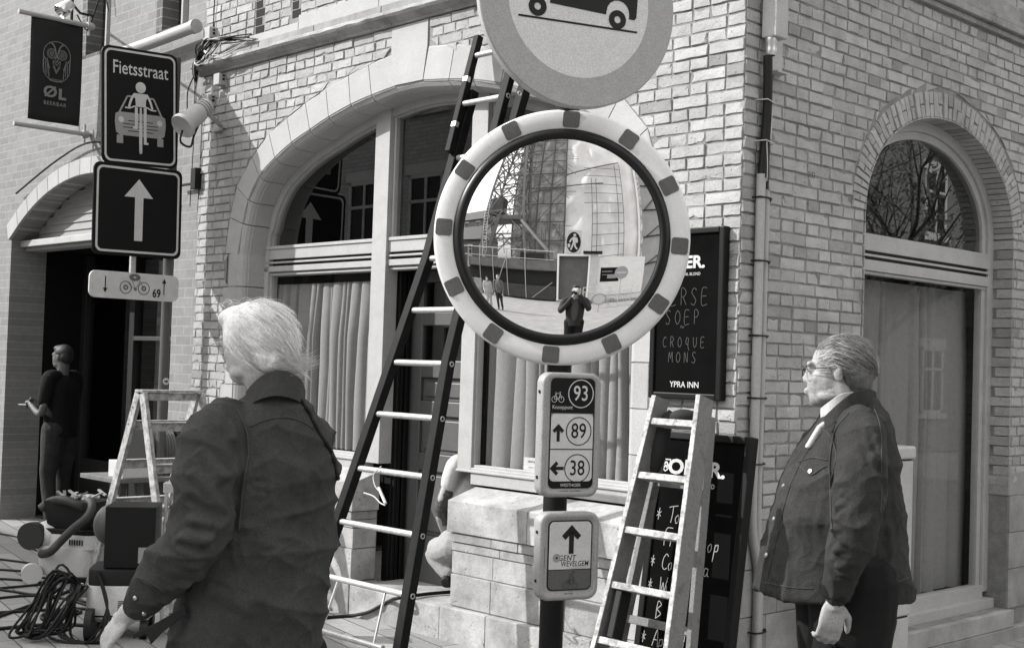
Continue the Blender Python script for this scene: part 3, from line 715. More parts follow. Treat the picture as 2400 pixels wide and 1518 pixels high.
mb = MB(); mb.box(A, 5.3, 10, 0, 3.4, -3.2, -3.1); mb.box(A, 5.5, 5.6, 0, 3.4, -3.1, -.4); mb.box(A, 10, 10.1, 0, 3.4, -3.1, -.4); mb.box(A, 5.5, 10, 2.765, 2.8, -3.1, -.41)
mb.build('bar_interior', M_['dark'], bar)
MB().box(A, 5.5, 10, -.02, .02, -3.1, -.4).build('bar_floor', mat('bar_floor', .05, .6), bar)
rl = MB(); rl.tube([A.P(6.55, 4.30, .10), A.P(6.0, 4.31, .10), A.P(5.36, 4.33, .10)], .050, 20); rl.tube([A.P(5.36, 4.33, .10), A.P(5.30, 4.33, .10)], .056, 20)
tag(rl.build('awning_roll', M_['pvc'], None, smooth=40), 'long grey rolled awning tube under the upper window at top left', 'awning')
# ================================================================== STREET OPPOSITE (seen in the panes)
def townhouse(o, ex, en, w_, h, dep, base, label, nwin=3, storeys=3, seed=0, roof=True):
    rnd = random.Random(seed); f = Fr(o, ex, en); t = thing('town_house', f.P(w_/2, 0, -dep/2), label, 'house', 'town houses around the junction')
    mt = brickmat('house_brick', base, base*.7, .25, .08, .01, .3, f, .12)
    MB().box(f, 0, w_, 0, h, -dep, 0).build('wall', mt, t)
    sh_ = h/storeys
    for i in range(storeys):
        for j in range(nwin):
            x = w_*(j+.5)/nwin; a_, b_ = x-.5, x+.5; z0, z1 = sh_*i+.9, sh_*i+2.45
            if z1 > h-.2: z1 = h-.3
            mb = MB(); mb.box(f, a_-.12, b_+.12, z0-.12, z0, 0, .08); mb.box(f, a_-.1, b_+.1, z1, z1+.2, 0, .04)
            for u, v, q, r_ in ((a_, a_+.08, z0, z1), (b_-.08, b_, z0, z1), (a_, b_, z1-.08, z1), ((a_+b_)/2-.03, (a_+b_)/2+.03, z0, z1), (a_, b_, z0+(z1-z0)*.65, z0+(z1-z0)*.65+.06), (a_, b_, z0, z0+.08)): mb.box(f, u, v, q, r_, .0, .035)
            wn = mb.build('window', M_['paintw'], t); MB().box(f, a_+.05, b_-.05, z0+.05, z1-.05, .004, .012).build('pane', M_['black'], wn)
    mb = MB(); mb.box(f, -.05, w_+.05, h, h+.18, -dep, .22); mb.build('cornice', M_['stonedark'], t)
    if roof: MB().prism(Fr(o, en, ex), [(.1, h+.18), (-dep, h+.18), (-dep/2, h+2.6)], 0, w_).build('roof', mat('roof_slate', .06, .6, .2, 4, .3, 12), t)
    return t
for i, (s0, w_, h, b_) in enumerate(((6.5, 5.2, 7.6, .22), (11.8, 5.6, 8.3, .30), (17.5, 5.4, 7.9, .16), (23, 6, 8.4, .26))):
    townhouse(A.P(s0, 0, 9.6), dA, -nA, w_, h, 6, b_, ['low dark brick house across the street, nearest the corner', 'pale brick house across the street with three rows of windows', 'dark brick house across the street between two paler ones', 'tall house at the far end of the street'][i], seed=i)
for i, (t0, w_, h, b_) in enumerate(((13, 6, 11.5, .10), (19.5, 7, 12.5, .14), (27, 8, 7.5, .5))):
    townhouse(B.P(t0, 0, 11), dB, -nB, w_, h, 6, b_, nwin=(1 if i < 2 else 3), label=['low house across the side street behind the bare tree', 'larger house across the side street', 'last house of the side street'][i], seed=9+i)
def tree(p, h, seed, label, leaves=900, twig=5, nm='tree'):
    rnd = random.Random(seed); t = thing(nm, p, label, 'tree'); mb = MB(); tips = []
    def br(o, d, l, r, lv):
        n = 5; pts = [o]; q = o
        for i in range(n):
            d = (d+Vector((rnd.gauss(0, .13), rnd.gauss(0, .13), rnd.gauss(.04, .08)))).normalized(); q = q+d*(l/n); pts.append(q)
        mb.tube(pts, [r*(1-.45*i/n) for i in range(n+1)], 7 if lv < 2 else 4)
        if lv >= twig: tips.append(q); return
        for k in range(3 if lv else 6):
            pp = pts[2+k % 4] if lv else pts[2+k % 4]
            a_ = rnd.uniform(0, 6.28); s_ = Vector((math.cos(a_), math.sin(a_), rnd.uniform(-.1, .7))).normalized()
            br(pp, (d*.7+s_*.8).normalized(), l*rnd.uniform(.55, .75), r*.5, lv+1)
        br(q, d, l*.7, r*.55, lv+1)
    br(Vector(p), Vector((0, 0, 1)), h*.38, .17, 0)
    mb.build('trunk', mat('bark', .07, .9, .3, 8, .5, 20), t)
    lm = MB()
    for q in tips:
        for k in range(max(1, leaves//max(1, len(tips)))):
            c = q+Vector((rnd.gauss(0, .25), rnd.gauss(0, .25), rnd.gauss(0, .2))); a_ = Vector((rnd.gauss(0, 1), rnd.gauss(0, 1), rnd.gauss(0, 1))).normalized(); b_ = a_.orthogonal().normalized()
            s_ = rnd.uniform(.03, .06); lm.add([c-a_*s_, c-b_*s_*.5, c+a_*s_, c+b_*s_*.5], [(0, 1, 2, 3)])
    lm.build('crown', mat('leaves', .08, .6, .3, 5), t, fix=False); return t
tree(B.P(11.5, 0, 6.3), 8.5, 4, 'budding street tree reflected in the arched side window', 9000, 4)
# ================================================================== LETTERING AND LINES
def text(par, fr, x, z, size, body, m_, n=0, sx=1., bold=0., align='CENTER', rot=0, shear=0, name='lettering', label=None, sp=1., th=.0006):
    cu = bpy.data.curves.new('t', 'FONT'); cu.body = body; cu.size = size; cu.align_x = align; cu.align_y = 'CENTER'; cu.offset = bold*size; cu.shear = shear; cu.space_character = sp; cu.resolution_u = 3
    o = bpy.data.objects.new('t', cu); COL.objects.link(o); dg = bpy.context.evaluated_depsgraph_get(); me = bpy.data.meshes.new_from_object(o.evaluated_get(dg)); bpy.data.objects.remove(o)
    c, s = math.cos(rot), math.sin(rot); mb = MB(); vs = []
    for v in me.vertices:
        a_, b_ = v.co.x*sx, v.co.y; vs.append((x+a_*c-b_*s, z+a_*s+b_*c))
    mb.add([fr.P(a_, b_, n) for a_, b_ in vs], [tuple(p.vertices) for p in me.polygons]); bpy.data.meshes.remove(me)
    o = mb.build(name, m_, par, fix=False); return o
def strokes(mb, fr, lines, x, z, sx, sz, n, w_, slant=0, jit=0.):
    for ln in lines:
        pts = smoothpts([Vector((a_, b_, 0)) for a_, b_ in ln], 4) if len(ln) > 2 else [Vector((a_, b_, 0)) for a_, b_ in ln]
        P = [(x+(p.x+slant*p.y)*sx+random.uniform(-jit, jit), z+p.y*sz+random.uniform(-jit, jit)) for p in pts]
        if len(P) < 2: continue
        vs, fs = band(fr, P, -w_/2, w_/2, n, n+.0006); mb.add(vs, fs)
def poly(mb, fr, pts, n, th=.0008): mb.prism(fr, pts, n, n+th)
def rrect(x0, x1, z0, z1, r, k=5):
    pts = []
    for cx_, cz_, a0 in ((x1-r, z1-r, 0), (x0+r, z1-r, 90), (x0+r, z0+r, 180), (x1-r, z0+r, 270)):
        for i in range(k+1): a_ = math.radians(a0+90*i/k); pts.append((cx_+r*math.cos(a_), cz_+r*math.sin(a_)))
    return pts
def ring(mb, fr, outer, inner, n, th=.0008):
    k = len(outer); vs = [fr.P(x, z, q) for q in (n, n+th) for x, z in outer+inner]; fs = []
    for i in range(k):
        j = (i+1) % k; fs += [(2*k+i, 2*k+j, 3*k+j, 3*k+i), (i, j, 2*k+j, 2*k+i), (k+i, k+j, 3*k+j, 3*k+i), (i, j, k+j, k+i)]
    mb.add(vs, fs)
def circ(x, z, r, k=40, rz=None): return [(x+r*math.cos(2*math.pi*i/k), z+(rz or r)*math.sin(2*math.pi*i/k)) for i in range(k)]
def ringc(mb, fr, x, z, r1, r0, n, k=40, th=.0008, sz=1.): ring(mb, fr, circ(x, z, r1, k, r1*sz), circ(x, z, r0, k, r0*sz), n, th)
sign_dark = mat('sign_dark_film', .006, .5, spec=.15); sign_white = mat('sign_white_film', .50, .5, .05, 20, stain=.15, sts=12, grain=.5); sign_grey = mat('sign_grey_film', .25, .45, .05, 20); sign_mid = mat('sign_red_film', .29, .45, .06, 30, .03, 60)
plast = mat('grey_sign_shell', .26, .5, .06, 20, .05, 60); ink = M_['black']; chalk = mat('chalk', .055, .95); chalkb = mat('bright_chalk', .30, .95); boardm = mat('chalkboard', .0045, .95, .5, 4, .05, 20, stain=.3, sts=4, spec=.04)
# ------------------------------------------------------------------ left blue signs on their post
def slim(name, label, fr, x0, x1, z0, z1, r, face, cat='road sign', parent=None):
    t = thing(name, fr.P((x0+x1)/2, z0), label, cat)
    mb = MB(); mb.prism(fr, rrect(x0, x1, z0, z1, r), -.018, 0); mb.build('sign_panel', face, t, bevel=.003)
    return t
PST = at(400, 900, 10.35); KS = 10.35/9.9; PST.z = EYE*(1-KS)
S = Fr(PST+nB*.06, dB*KS, nB, ZV*KS)
post = MB().tube([S.P(-.062, 0, -.06), S.P(-.062, 3.95, -.06)], .038, 16); pl = post.build('sign_post', mat('grey_post', .06, .5, .15, 4, .08, 20), None, smooth=40)
tag(pl, 'grey round post carrying the two dark street signs and the white arrow plate', 'post')
mb = MB(); mb.lathe(S.P(-.062, 1.50, -.019), nB, [(.001, 0), (.028, .001), (.028, .002)], 20); stk = mb.build('sticker', sign_white, pl)
mb = MB(); poly(mb, Fr(S.P(-.062, 1.5, -.016), dB, nB), [(-.016, -.005), (.004, -.005), (.004, -.013), (.017, 0), (.004, .013), (.004, .005), (-.016, .005)], 0); mb.build('sticker_arrow', ink, pl)
Sr = Fr(S.P(-.37, 3.515), (dB*math.cos(.045)+ZV*math.sin(.045))*KS, nB, (ZV*math.cos(.045)-dB*math.sin(.045))*KS)
t = slim('cycle_street_sign', 'tall dark sign reading Fietsstraat with a cyclist riding before a car', Sr, -.305, .305, -.43, .43, .06, sign_dark, 'road sign')
mb = MB(); ring(mb, Sr, rrect(-.285, .285, -.41, .41, .05), rrect(-.270, .270, -.395, .395, .04), .0005); mb.build('border', sign_white, t)
text(t, Sr, 0, .275, .138, 'Fietsstraat', sign_white, .001, sx=.76, bold=.006, sp=1.02)
mb = MB(); carx = sign_grey
poly(mb, Sr, [(-.205, -.12), (-.20, -.06), (-.17, -.045), (.17, -.045), (.20, -.06), (.205, -.12), (.195, -.195), (.165, -.215), (-.165, -.215), (-.195, -.195)], .0008)
for a_ in (-.19, .135): poly(mb, Sr, [(a_, -.215), (a_+.05, -.215), (a_+.05, -.275), (a_, -.275)], .0009)
strokes(mb, Sr, [[(-.17, -.05), (-.105, .075)], [(-.105, .075), (.105, .075)], [(.105, .075), (.17, -.05)]], 0, 0, 1, 1, .0008, .013)
mb.build('car_symbol', carx, t)
mb = MB()
for z, w_, x0 in ((-.105, .006, -.10), (-.130, .006, -.14), (-.155, .006, -.14), (-.18, .006, -.10)):
    strokes(mb, Sr, [[(x0, z), (-x0, z)]], 0, 0, 1, 1, .0018, .006)
mb.build('grille', ink, t)
mb = MB(); 
for x in (-.155, .155): ringc(mb, Sr, x, -.10, .022, .0005, .0018)
poly(mb, Sr, circ(0, .148, .041, 24), .0022)
poly(mb, Sr, [(-.055, .103), (.055, .103), (.058, .085), (.043, .06), (.040, .01), (-.040, .01), (-.043, .06), (-.058, .085)], .0022)
strokes(mb, Sr, [[(-.052, .094), (-.075, .055), (-.095, -.005)], [(.052, .094), (.075, .055), (.095, -.005)]], 0, 0, 1, 1, .0022, .017)
strokes(mb, Sr, [[(-.125, -.010), (-.085, -.010), (-.04, .008), (.04, .008), (.085, -.010), (.125, -.010)]], 0, 0, 1, 1, .0026, .010)
poly(mb, Sr, [(-.047, -.0), (-.024, -.0), (-.024, -.16), (-.062, -.16), (-.062, -.145), (-.047, -.145)], .0024)
poly(mb, Sr, [(.024, -.0), (.047, -.0), (.047, -.255), (.062, -.255), (.062, -.27), (.024, -.27)], .0024)
poly(mb, Sr, [(-.008, -.0), (.008, -.0), (.008, -.12), (-.008, -.12)], .0024); poly(mb, Sr, [(-.012, -.12), (.012, -.12), (.012, -.33), (-.012, -.33)], .0024); poly(mb, Sr, circ(0, -.33, .012, 12), .0024)
mb.build('cyclist_symbol', sign_white, t)
S2 = Fr(S.P(-.355, 2.75, .004), (dB*math.cos(.018)+ZV*math.sin(.018))*KS, nB, (ZV*math.cos(.018)-dB*math.sin(.018))*KS)
t = slim('one_way_sign', 'square dark sign with a white arrow pointing up, under the Fietsstraat sign', S2, -.355, .355, -.335, .335, .05, sign_dark)
mb = MB(); ring(mb, S2, rrect(-.332, .332, -.312, .312, .045), rrect(-.316, .316, -.296, .296, .036), .0005); mb.build('border', sign_white, t)
mb = MB(); poly(mb, S2, [(-.03, -.22), (.035, -.22), (.037, .10), (.115, .10), (.0, .235), (-.115, .10), (-.03, .10)], .0008); mb.build('arrow', sign_white, t)
S3 = Fr(S.P(-.357, 2.195, .004), dB*KS, nB, ZV*KS)
t = slim('cycle_arrow_plate', 'long white plate with two small arrows and a bicycle on the left post', S3, -.357, .357, -.098, .098, .05, sign_white)
mb = MB()
def arr(mb, x, z, L_, d, w_, hw, hl, fr=None, n=.0008):
    fr = fr or S3; poly(mb, fr, [(x-w_, z-d*L_), (x+w_, z-d*L_), (x+w_, z+d*(L_-hl)), (x+hw, z+d*(L_-hl)), (x, z+d*L_), (x-hw, z+d*(L_-hl)), (x-w_, z+d*(L_-hl))], n)
arr(mb, -.235, .0, .06, -1, .004, .018, .035); mb.build('arrow', ink, t); mb = MB(); arr(mb, .235, .01, .06, 1, .004, .018, .035)
mb.build('arrow', ink, t)
mb = MB()
for x in (-.075, .07): ringc(mb, S3, x, -.012, .048, .041, .0008); ringc(mb, S3, x, -.012, .020, .008, .0012)
ringc(mb, S3, -.005, .065, .045, .012, .0014, sz=.6); strokes(mb, S3, [[(-.055, .02), (.0, -.015), (.035, .04)], [(-.03, .055), (0, -.015)], [(.035, .045), (.07, -.012)]], 0, 0, 1, 1, .0010, .004)
poly(mb, S3, circ(.003, -.022, .012, 10), .0012); mb.build('bicycle_symbol', mat('faded_ink', .10, .6, .3, 60), t)
text(t, S3, .175, -.045, .085, '69', ink, .0012, sx=.8, bold=.03)
for q_ in ((-.385, -.345, 2.26, 2.44, -.05, -.02),): MB().box(S, *q_).build('sign_bracket', M_['steel'], pl, bevel=.003)
# ------------------------------------------------------------------ beer bar banner
BX = [(.085, .95)]
BN = Fr(A.P(7.35, 0, 0), nA, -dA)
t = thing('bar_banner', BN.P(.5, 3.7), 'dark hanging banner with a line-drawn owl and the words ØL BEERBAR', 'banner')
mb = MB(); vs = []; b0, b1, bz0, bz1 = BN.px(190, 180)[0], BN.px(68, 180)[0], BN.px(128, 288)[1], BN.px(130, 50)[1]
K = 14
for i in range(K+1):
    for j in range(K+1): x = b0+(b1-b0)*i/K; z = bz0+(bz1-bz0)*j/K; vs.append(BN.P(x, z, .01*math.sin(i*.5+j*.25)))
mb.add(vs, [(i*(K+1)+j, (i+1)*(K+1)+j, (i+1)*(K+1)+j+1, i*(K+1)+j+1) for i in range(K) for j in range(K)])
o = mb.build('banner_cloth', mat('banner_cloth', .005, .85, .2, 10, .1, 300), t, smooth=True, fix=False); sd = o.modifiers.new('solid', 'SOLIDIFY'); sd.thickness = .003
bw2, bh2 = abs(b1-b0), bz1-bz0; BF = Fr(BN.P((b0+b1)/2, (bz0+bz1)/2, .012), -nA, -dA)
mb = MB(); lw = .006; U = bw2/2
def L(*p, s=1): strokes(mb, BF, [[(a_*U, b_*bh2/2) for a_, b_ in p]], 0, 0, 1, 1, .003, lw)
# owl outline: capsule with eyes, brows, beak, wings and feet
cap_ = [(.52*math.cos(a_), .33+.26*math.sin(a_)) for a_ in [math.pi*i/12 for i in range(13)]]
L(*cap_); L((-.52, .33), (-.52, .05)); L((.52, .33), (.52, .05)); L(*[(.52*math.cos(a_), .07-.27*math.sin(a_)) for a_ in [math.pi*i/12 for i in range(13)]])
for sx_ in (-1, 1):
    for r in (.19, .145, .085, .045): ringc(mb, BF, sx_*.20*U, .34*bh2/2, r*U, r*U-lw*.8, .003, 28)
    L((0, .26), (sx_*.08, .47), (sx_*.24, .57)); L((0, .30), (sx_*.14, .50), (sx_*.32, .555)); L((sx_*.38, .24), (sx_*.30, .10), (sx_*.26, .05)); L((sx_*.40, .20), (sx_*.52, .28))
    for k in range(4): L((sx_*(.50-.07*k), .22-.05*k), (sx_*(.50-.07*k), -.04-.02*k))
    L((sx_*.50, .26), (sx_*.34, .12), (sx_*.28, -.05), (sx_*.28, -.14)); L((0, .12), (sx_*.13, .22)); L((sx_*.13, .22), (sx_*.14, .14)); L((0, .0), (sx_*.12, .14)); L((0, -.04), (sx_*.14, .10))
L((-.06, .26), (0, .18), (.06, .26)); L((-.06, .26), (0, .29), (.06, .26))
for k in range(5): ringc(mb, BF, (-.2+.1*k)*U, -.175*bh2/2, .05*U, .05*U-lw*.7, .003, 14)
mb.build('owl_drawing', mat('banner_print', .16, .7), t)
pm = mat('banner_letter', .18, .7)
text(t, BF, -.20*U, -.42*bh2/2, .30*bh2/2*1.0, 'Ø', pm, .003, sx=1.15, bold=.03); text(t, BF, .26*U, -.44*bh2/2, .28*bh2/2, 'L', pm, .003, sx=1.1, bold=.05)
text(t, BF, .0, -.64*bh2/2, .105*bh2/2, 'BEERBAR', pm, .003, sx=1.0, bold=.01, sp=1.15)
for z in (bz0-.06, bz1+.02): mb = MB(); mb.tube([BN.P(-.02, z), BN.P(b1+.12, z)], .022, 14); mb.tube([BN.P(.03, z-.09, .0), BN.P(.03, z+.09, .0)], .012, 8); mb.tube([BN.P(0, z, 0), BN.P(.05, z, 0)], .035, 12); mb.tube([BN.P(b0, z), BN.P(b0, z+(.09 if z < bz1 else -.02))], .008, 6); mb.build('banner_rod', M_['pvc'], t, smooth=40)
# spotlight above the banner
t = thing('spotlight', BN.P(.5, bz1+.15), 'small shiny spotlight clamped above the owl banner', 'lamp')
c_ = at(148, 22, 10.2); mb = MB(); mb.lathe(c_, Vector((-.5, -.5, -.7)), [(.001, -.09), (.04, -.085), (.055, -.02), (.060, .03), (.055, .04), (.05, .03), (.03, 0), (.001, -.005)], 24); mb.build('lamp_head', mat('chrome', .55, .12, metal=1.), t, smooth=50)
mb = MB(); mb.tube([c_, c_+Vector((.06, .05, .05)), BN.P(.12, bz1+.12), BN.P(0, bz1+.12)], .012, 8); mb.tube([BN.P(.2, bz1+.0), BN.P(.2, bz1+.4)], .014, 8); mb.build('lamp_arm', M_['blackmat'], t, smooth=40)
mb = MB(); mb.tube(smoothpts([BN.P(.15, bz1+.1), BN.P(.05, bz1-.02), BN.P(-.0, bz1+.1), A.P(7.1, bz1+.3, .03), A.P(7.0, bz1+.1, .02)], 5), .007, 6); mb.build('lamp_cable', M_['cable'], t, smooth=True)
# ------------------------------------------------------------------ mirror
MC = at(1315, 554, 4.19)
ax = Vector((-.06887, -1, .0159)).normalized(); Rm, Km = 2.7247, .29104; SPH = at(1315, 552, 4.17)-ax*Rm     # crown of the convex glass, steeper towards its rim
mx = ax.cross(ZV).normalized()*-1; mz = ax.cross(mx)*-1
if mz.z < 0: mz = -mz
if mx.x < 0: mx = -mx
FM = Fr(MC, mx, ax, mz)
t = thing('traffic_mirror', MC-ax*.05, 'large round convex traffic mirror in a white rim with dark square reflectors', 'traffic mirror')
mb = MB(); r_in = .321; sag = Rm-math.sqrt(Rm*Rm-r_in*r_in)+Km*r_in**4; prof = []
apex = SPH+ax*Rm
for i in range(31): r = r_in*i/30; prof.append((r, math.sqrt(Rm*Rm-r*r)-Km*r**4))
mb.lathe(SPH, ax, prof, 96)
mm = mat('mirror_glass', .90, .0, metal=1.); mb.build('mirror_glass', mm, t, smooth=True)
fo_ = (apex-MC).dot(ax)-sag       # height of the glass rim above MC along ax
def prof_lathe(name, m_, prof, seg=128): return MB().lathe(MC, ax, prof, seg).build(name, m_, t, smooth=50)
prof_lathe('rubber_seal', mat('rubber', .005, .35, spec=.3), [(.313, fo_-.004), (.318, fo_+.006), (.328, fo_+.010), (.340, fo_+.008), (.347, fo_+.0), (.353, fo_-.005), (.35, fo_-.02), (.31, fo_-.03)])
prof_lathe('rim', mat('white_rim', .60, .42, .04, 12, .03, 80, stain=.07, sts=7, grain=.35), [(.343, fo_-.010), (.349, fo_-.004), (.356, fo_-.001), (.380, fo_+.0012), (.403, fo_-.001), (.4105, fo_-.005), (.4145, fo_-.013), (.4145, fo_-.050), (.408, fo_-.058), (.30, fo_-.10), (.05, fo_-.12), (.001, fo_-.12)])
rf = mat('reflector', .072, .45, .1, 90, .2, 220)
for i in range(12):
    a_ = math.radians(-3.2+30*i+90); u = Vector((math.cos(a_), math.sin(a_))); v_ = Vector((-u.y, u.x)); mb = MB(); rows = []
    RR = rrect(-.027, .027, -.0268, .0268, .009)
    pts = [( 0.381+y, x) for x, y in RR]
    def hgt(r): return fo_+.0016-((r-.380)/.03)**2*.0022
    vs = [FM.P(0, 0)+(mx*u.x+mz*u.y)*r+(mx*v_.x+mz*v_.y)*w2+ax*(hgt(r)+k) for k in (.0, .0014) for r, w2 in pts]
    n_ = len(pts); c0 = FM.P(0, 0)+(mx*u.x+mz*u.y)*0.381+ax*(hgt(.379)+.0016)
    mb.add(vs+[c0], [(j, (j+1) % n_, n_+(j+1) % n_, n_+j) for j in range(n_)]+[(n_+j, n_+(j+1) % n_, 2*n_) for j in range(n_)])
    mb.build('reflector', rf, t, smooth=60)
# ------------------------------------------------------------------ pole with its signs
PP = at(1297, 1300, 4.10); PP.z = 0; S4 = yawfr(PP, 24)
mb = MB(); S5 = yawfr(at(1297, 1300, 4.24)*1, 24); S5.o.z = 0; mb.tube([S5.P(0, 0), S5.P(0, 3.6)], .0385, 24); pl = mb.build('signpost', M_['post'], None, smooth=40); tag(pl, 'dark round pole carrying the mirror and the numbered cycling signs', 'post')
mb = MB(); mb.box(S5, -.048, .048, 2.09, 2.15, -.05, .045); mb.tube([S5.P(0, 2.12, .0), MC-ax*.11], .02, 10); mb.build('mirror_clamp', M_['steel'], pl, bevel=.003)
def case(name, label, x0, x1, z0, z1, r, yaw_c=.0):
    t = thing(name, S4.P(0, z0, .06), label, 'cycle sign')
    mb = MB(); th = .042; n1 = .085
    o_ = rrect(x0, x1, z0, z1, r, 7); m1 = rrect(x0+.004, x1-.004, z0+.004, z1-.004, r-.003, 7); i_ = rrect(x0+.014, x1-.014, z0+.014, z1-.014, r-.010, 7); i2 = rrect(x0+.018, x1-.018, z0+.018, z1-.018, r-.013, 7); k = len(o_)
    loops = [(o_, n1-th), (o_, n1-.006), (m1, n1-.001), (i_, n1), (i2, n1-.004)]
    vs = [S4.P(x, z, n) for lp, n in loops for x, z in lp]; fs = [(q*k+i, q*k+(i+1) % k, (q+1)*k+(i+1) % k, (q+1)*k+i) for q in range(4) for i in range(k)]+[tuple(range(4*k, 5*k)), tuple(range(k))[::-1]]
    mb.add(vs, fs); mb.build('sign_case', plast, t, smooth=50)
    for z in (z0+.06, z1-.06):
        mb = MB(); mb.box(S5, -.050, .050, z-.012, z+.012, -.048, .10); mb.build('clamp', M_['steel'], t)
        MB().tube([S4.P(x0+.0, z, n1-th*.5), S4.P(x0-.004, z, n1-th*.5)], .005, 8).build('bolt', M_['black'], t)
    return t, n1-.003
t, n_ = case('node_sign', 'rounded grey cycling sign with the circled numbers 93, 89 and 38', -.094, .108, 1.303, 1.684, .035)
xa, xb, za, zb = -.066, .086, 1.330, 1.668
mb = MB(); poly(mb, S4, [(x, max(z, 1.560)) for x, z in rrect(xa, xb, za, zb, .018)], n_); mb.build('dark_header', sign_dark, t)
mb = MB(); ring(mb, S4, rrect(xa, xb, za, zb, .018), rrect(xa+.0035, xb-.0035, za+.003, zb-.003, .016), n_+.0002); poly(mb, S4, [(xa, 1.4475), (xb, 1.4475), (xb, 1.451), (xa, 1.451)], n_+.0003)
poly(mb, S4, rrect(xa, xb, za, za+.036, .017), n_+.0002); mb.build('frame_lines', sign_dark, t)
mb = MB(); poly(mb, S4, rrect(xa+.0035, xb-.0035, za+.022, 1.558, .014), n_+.0001); mb.build('white_field', sign_white, t)
poly(mb := MB(), S4, rrect(xa+.0035, xb-.0035, za+.0215, za+.06, .014), n_+.0005); mb.build('white_field', sign_white, t)
for z, s_, m2, x_ in ((1.6205, '93', sign_white, .037), (1.505, '89', sign_dark, .033), (1.391, '38', sign_dark, .031)):
    mb = MB(); ringc(mb, S4, x_, z, .0440, .0412, n_+.001); mb.build('number_ring', m2, t); text(t, S4, x_, z-.001, .066, s_, m2, n_+.0018, sx=.82, bold=.004)
mb = MB()
for x in (-.054, -.030): ringc(mb, S4, x, 1.602, .0095, .0081, n_+.001, 20)
strokes(mb, S4, [[(-.054, 1.602), (-.049, 1.618), (-.034, 1.618), (-.030, 1.602)], [(-.049, 1.618), (-.042, 1.602), (-.034, 1.618)], [(-.054, 1.602), (-.042, 1.602)], [(-.052, 1.622), (-.046, 1.622)], [(-.037, 1.624), (-.032, 1.624)], [(-.034, 1.618), (-.035, 1.624)]], 0, 0, 1, 1, n_+.001, .0014); mb.build('bicycle_symbol', sign_white, t)
text(t, S4, -.025, 1.578, .017, 'Knooppunt', sign_white, n_+.001, sx=.9); text(t, S4, .01, za+.0095, .0135, 'WESTHOEK', sign_white, n_+.0018)
text(t, S4, .01, 1.3215, .0065, 'TOERISME VLAANDEREN', ink, n_+.001); text(t, S4, .01, 1.673, .0065, 'WESTHOEK', ink, n_+.001)
mb = MB(); arr(mb, -.037, 1.503, .026, 1, .0052, .0105, .018, S4, n_+.001)
def barrow(mb, cx_, cz_, L_, wd_, hd, rot, n):      # block arrow with open head
    c, s = math.cos(rot), math.sin(rot); T2 = lambda x, z: (cx_+x*c-z*s, cz_+x*s+z*c)
    for pl_ in ([(-wd_/2, -L_), (wd_/2, -L_), (wd_/2, L_-wd_*1.2), (-wd_/2, L_-wd_*1.2)], [(0, L_), (hd, L_-hd), (hd-wd_*.75, L_-hd-wd_*.75), (0, L_-wd_*1.5), (-hd+wd_*.75, L_-hd-wd_*.75), (-hd, L_-hd)]):
        poly(mb, S4, [T2(x, z) for x, z in pl_], n)
mb = MB(); barrow(mb, -.037, 1.500, .027, .0105, .020, 0, n_+.001); mb.build('arrow', ink, t); mb = MB(); barrow(mb, -.039, 1.391, .024, .0105, .022, math.pi/2, n_+.001); mb.build('arrow', ink, t)
t, n_ = case('race_route_sign', 'smaller grey sign with a black arrow and the words Gent Wevelgem', -.088, .116, .988, 1.256, .035)
xa, xb, za, zb = -.060, .091, 1.018, 1.232
mb = MB(); poly(mb, S4, rrect(xa, xb, za, zb, .018), n_); mb.build('dark_border', ink, t); mb = MB(); poly(mb, S4, rrect(xa+.004, xb-.004, 1.083, zb-.004, .015)[:12]+[(xa+.004, 1.083), (xb-.004, 1.083)], n_+.001); mb.build('white_field', sign_white, t)
mb = MB(); poly(mb, S4, [(xb-.004, 1.080), (xa+.004, 1.080)]+rrect(xa+.004, xb-.004, za+.004, 1.080, .015)[12:], n_+.001); mb.build('grey_field', mat('grey_field', .07, .5), t)
mb = MB(); barrow(mb, .019, 1.174, .044, .0165, .033, 0, n_+.002); mb.build('arrow', ink, t)
text(t, S4, .005, 1.1165, .0235, 'GENT', ink, n_+.002, bold=.012, shear=.16, sx=.95, sp=1.05); text(t, S4, .032, 1.0985, .0235, 'WEVELGEM', ink, n_+.002, bold=.012, shear=.16, sx=.78, sp=1.02)
text(t, S4, .040, 1.0865, .0065, 'IN FLANDERS FIELDS', sign_grey, n_+.002)
mb = MB(); ringc(mb, S4, -.030, 1.118, .0135, .004, n_+.002, 20); mb.build('poppy_logo', sign_grey, t); mb = MB(); poly(mb, S4, circ(-.030, 1.118, .0035, 12), n_+.002); mb.build('poppy_heart', ink, t)
mb = MB(); 
for x in (.004, .034): ringc(mb, S4, x, 1.036, .011, .0098, n_+.002, 20)
strokes(mb, S4, [[(.004, 1.036), (.014, 1.050), (.028, 1.050), (.034, 1.036)], [(.016, 1.036), (.014, 1.052)], [(.013, 1.053), (.018, 1.044), (.020, 1.034)], [(.015, 1.056), (.022, 1.068), (.028, 1.058), (.031, 1.052)]], 0, 0, 1, 1, n_+.002, .004); poly(mb, S4, circ(.029, 1.074, .0045, 10), n_+.002); mb.build('racing_cyclist', mat('print_dark', .03, .5), t)
text(t, S4, .015, 1.2425, .006, 'DESTINATION TOERISME VLAANDEREN', ink, n_+.001); text(t, S4, .015, 1.008, .006, 'WESTHOEK', ink, n_+.001)
text(t, S4, -.070, 1.12, .0055, 'TOERISME VLAANDEREN', ink, n_+.001, rot=math.pi/2); text(t, S4, .100, 1.12, .0055, 'WESTHOEK', ink, n_+.001, rot=-math.pi/2)
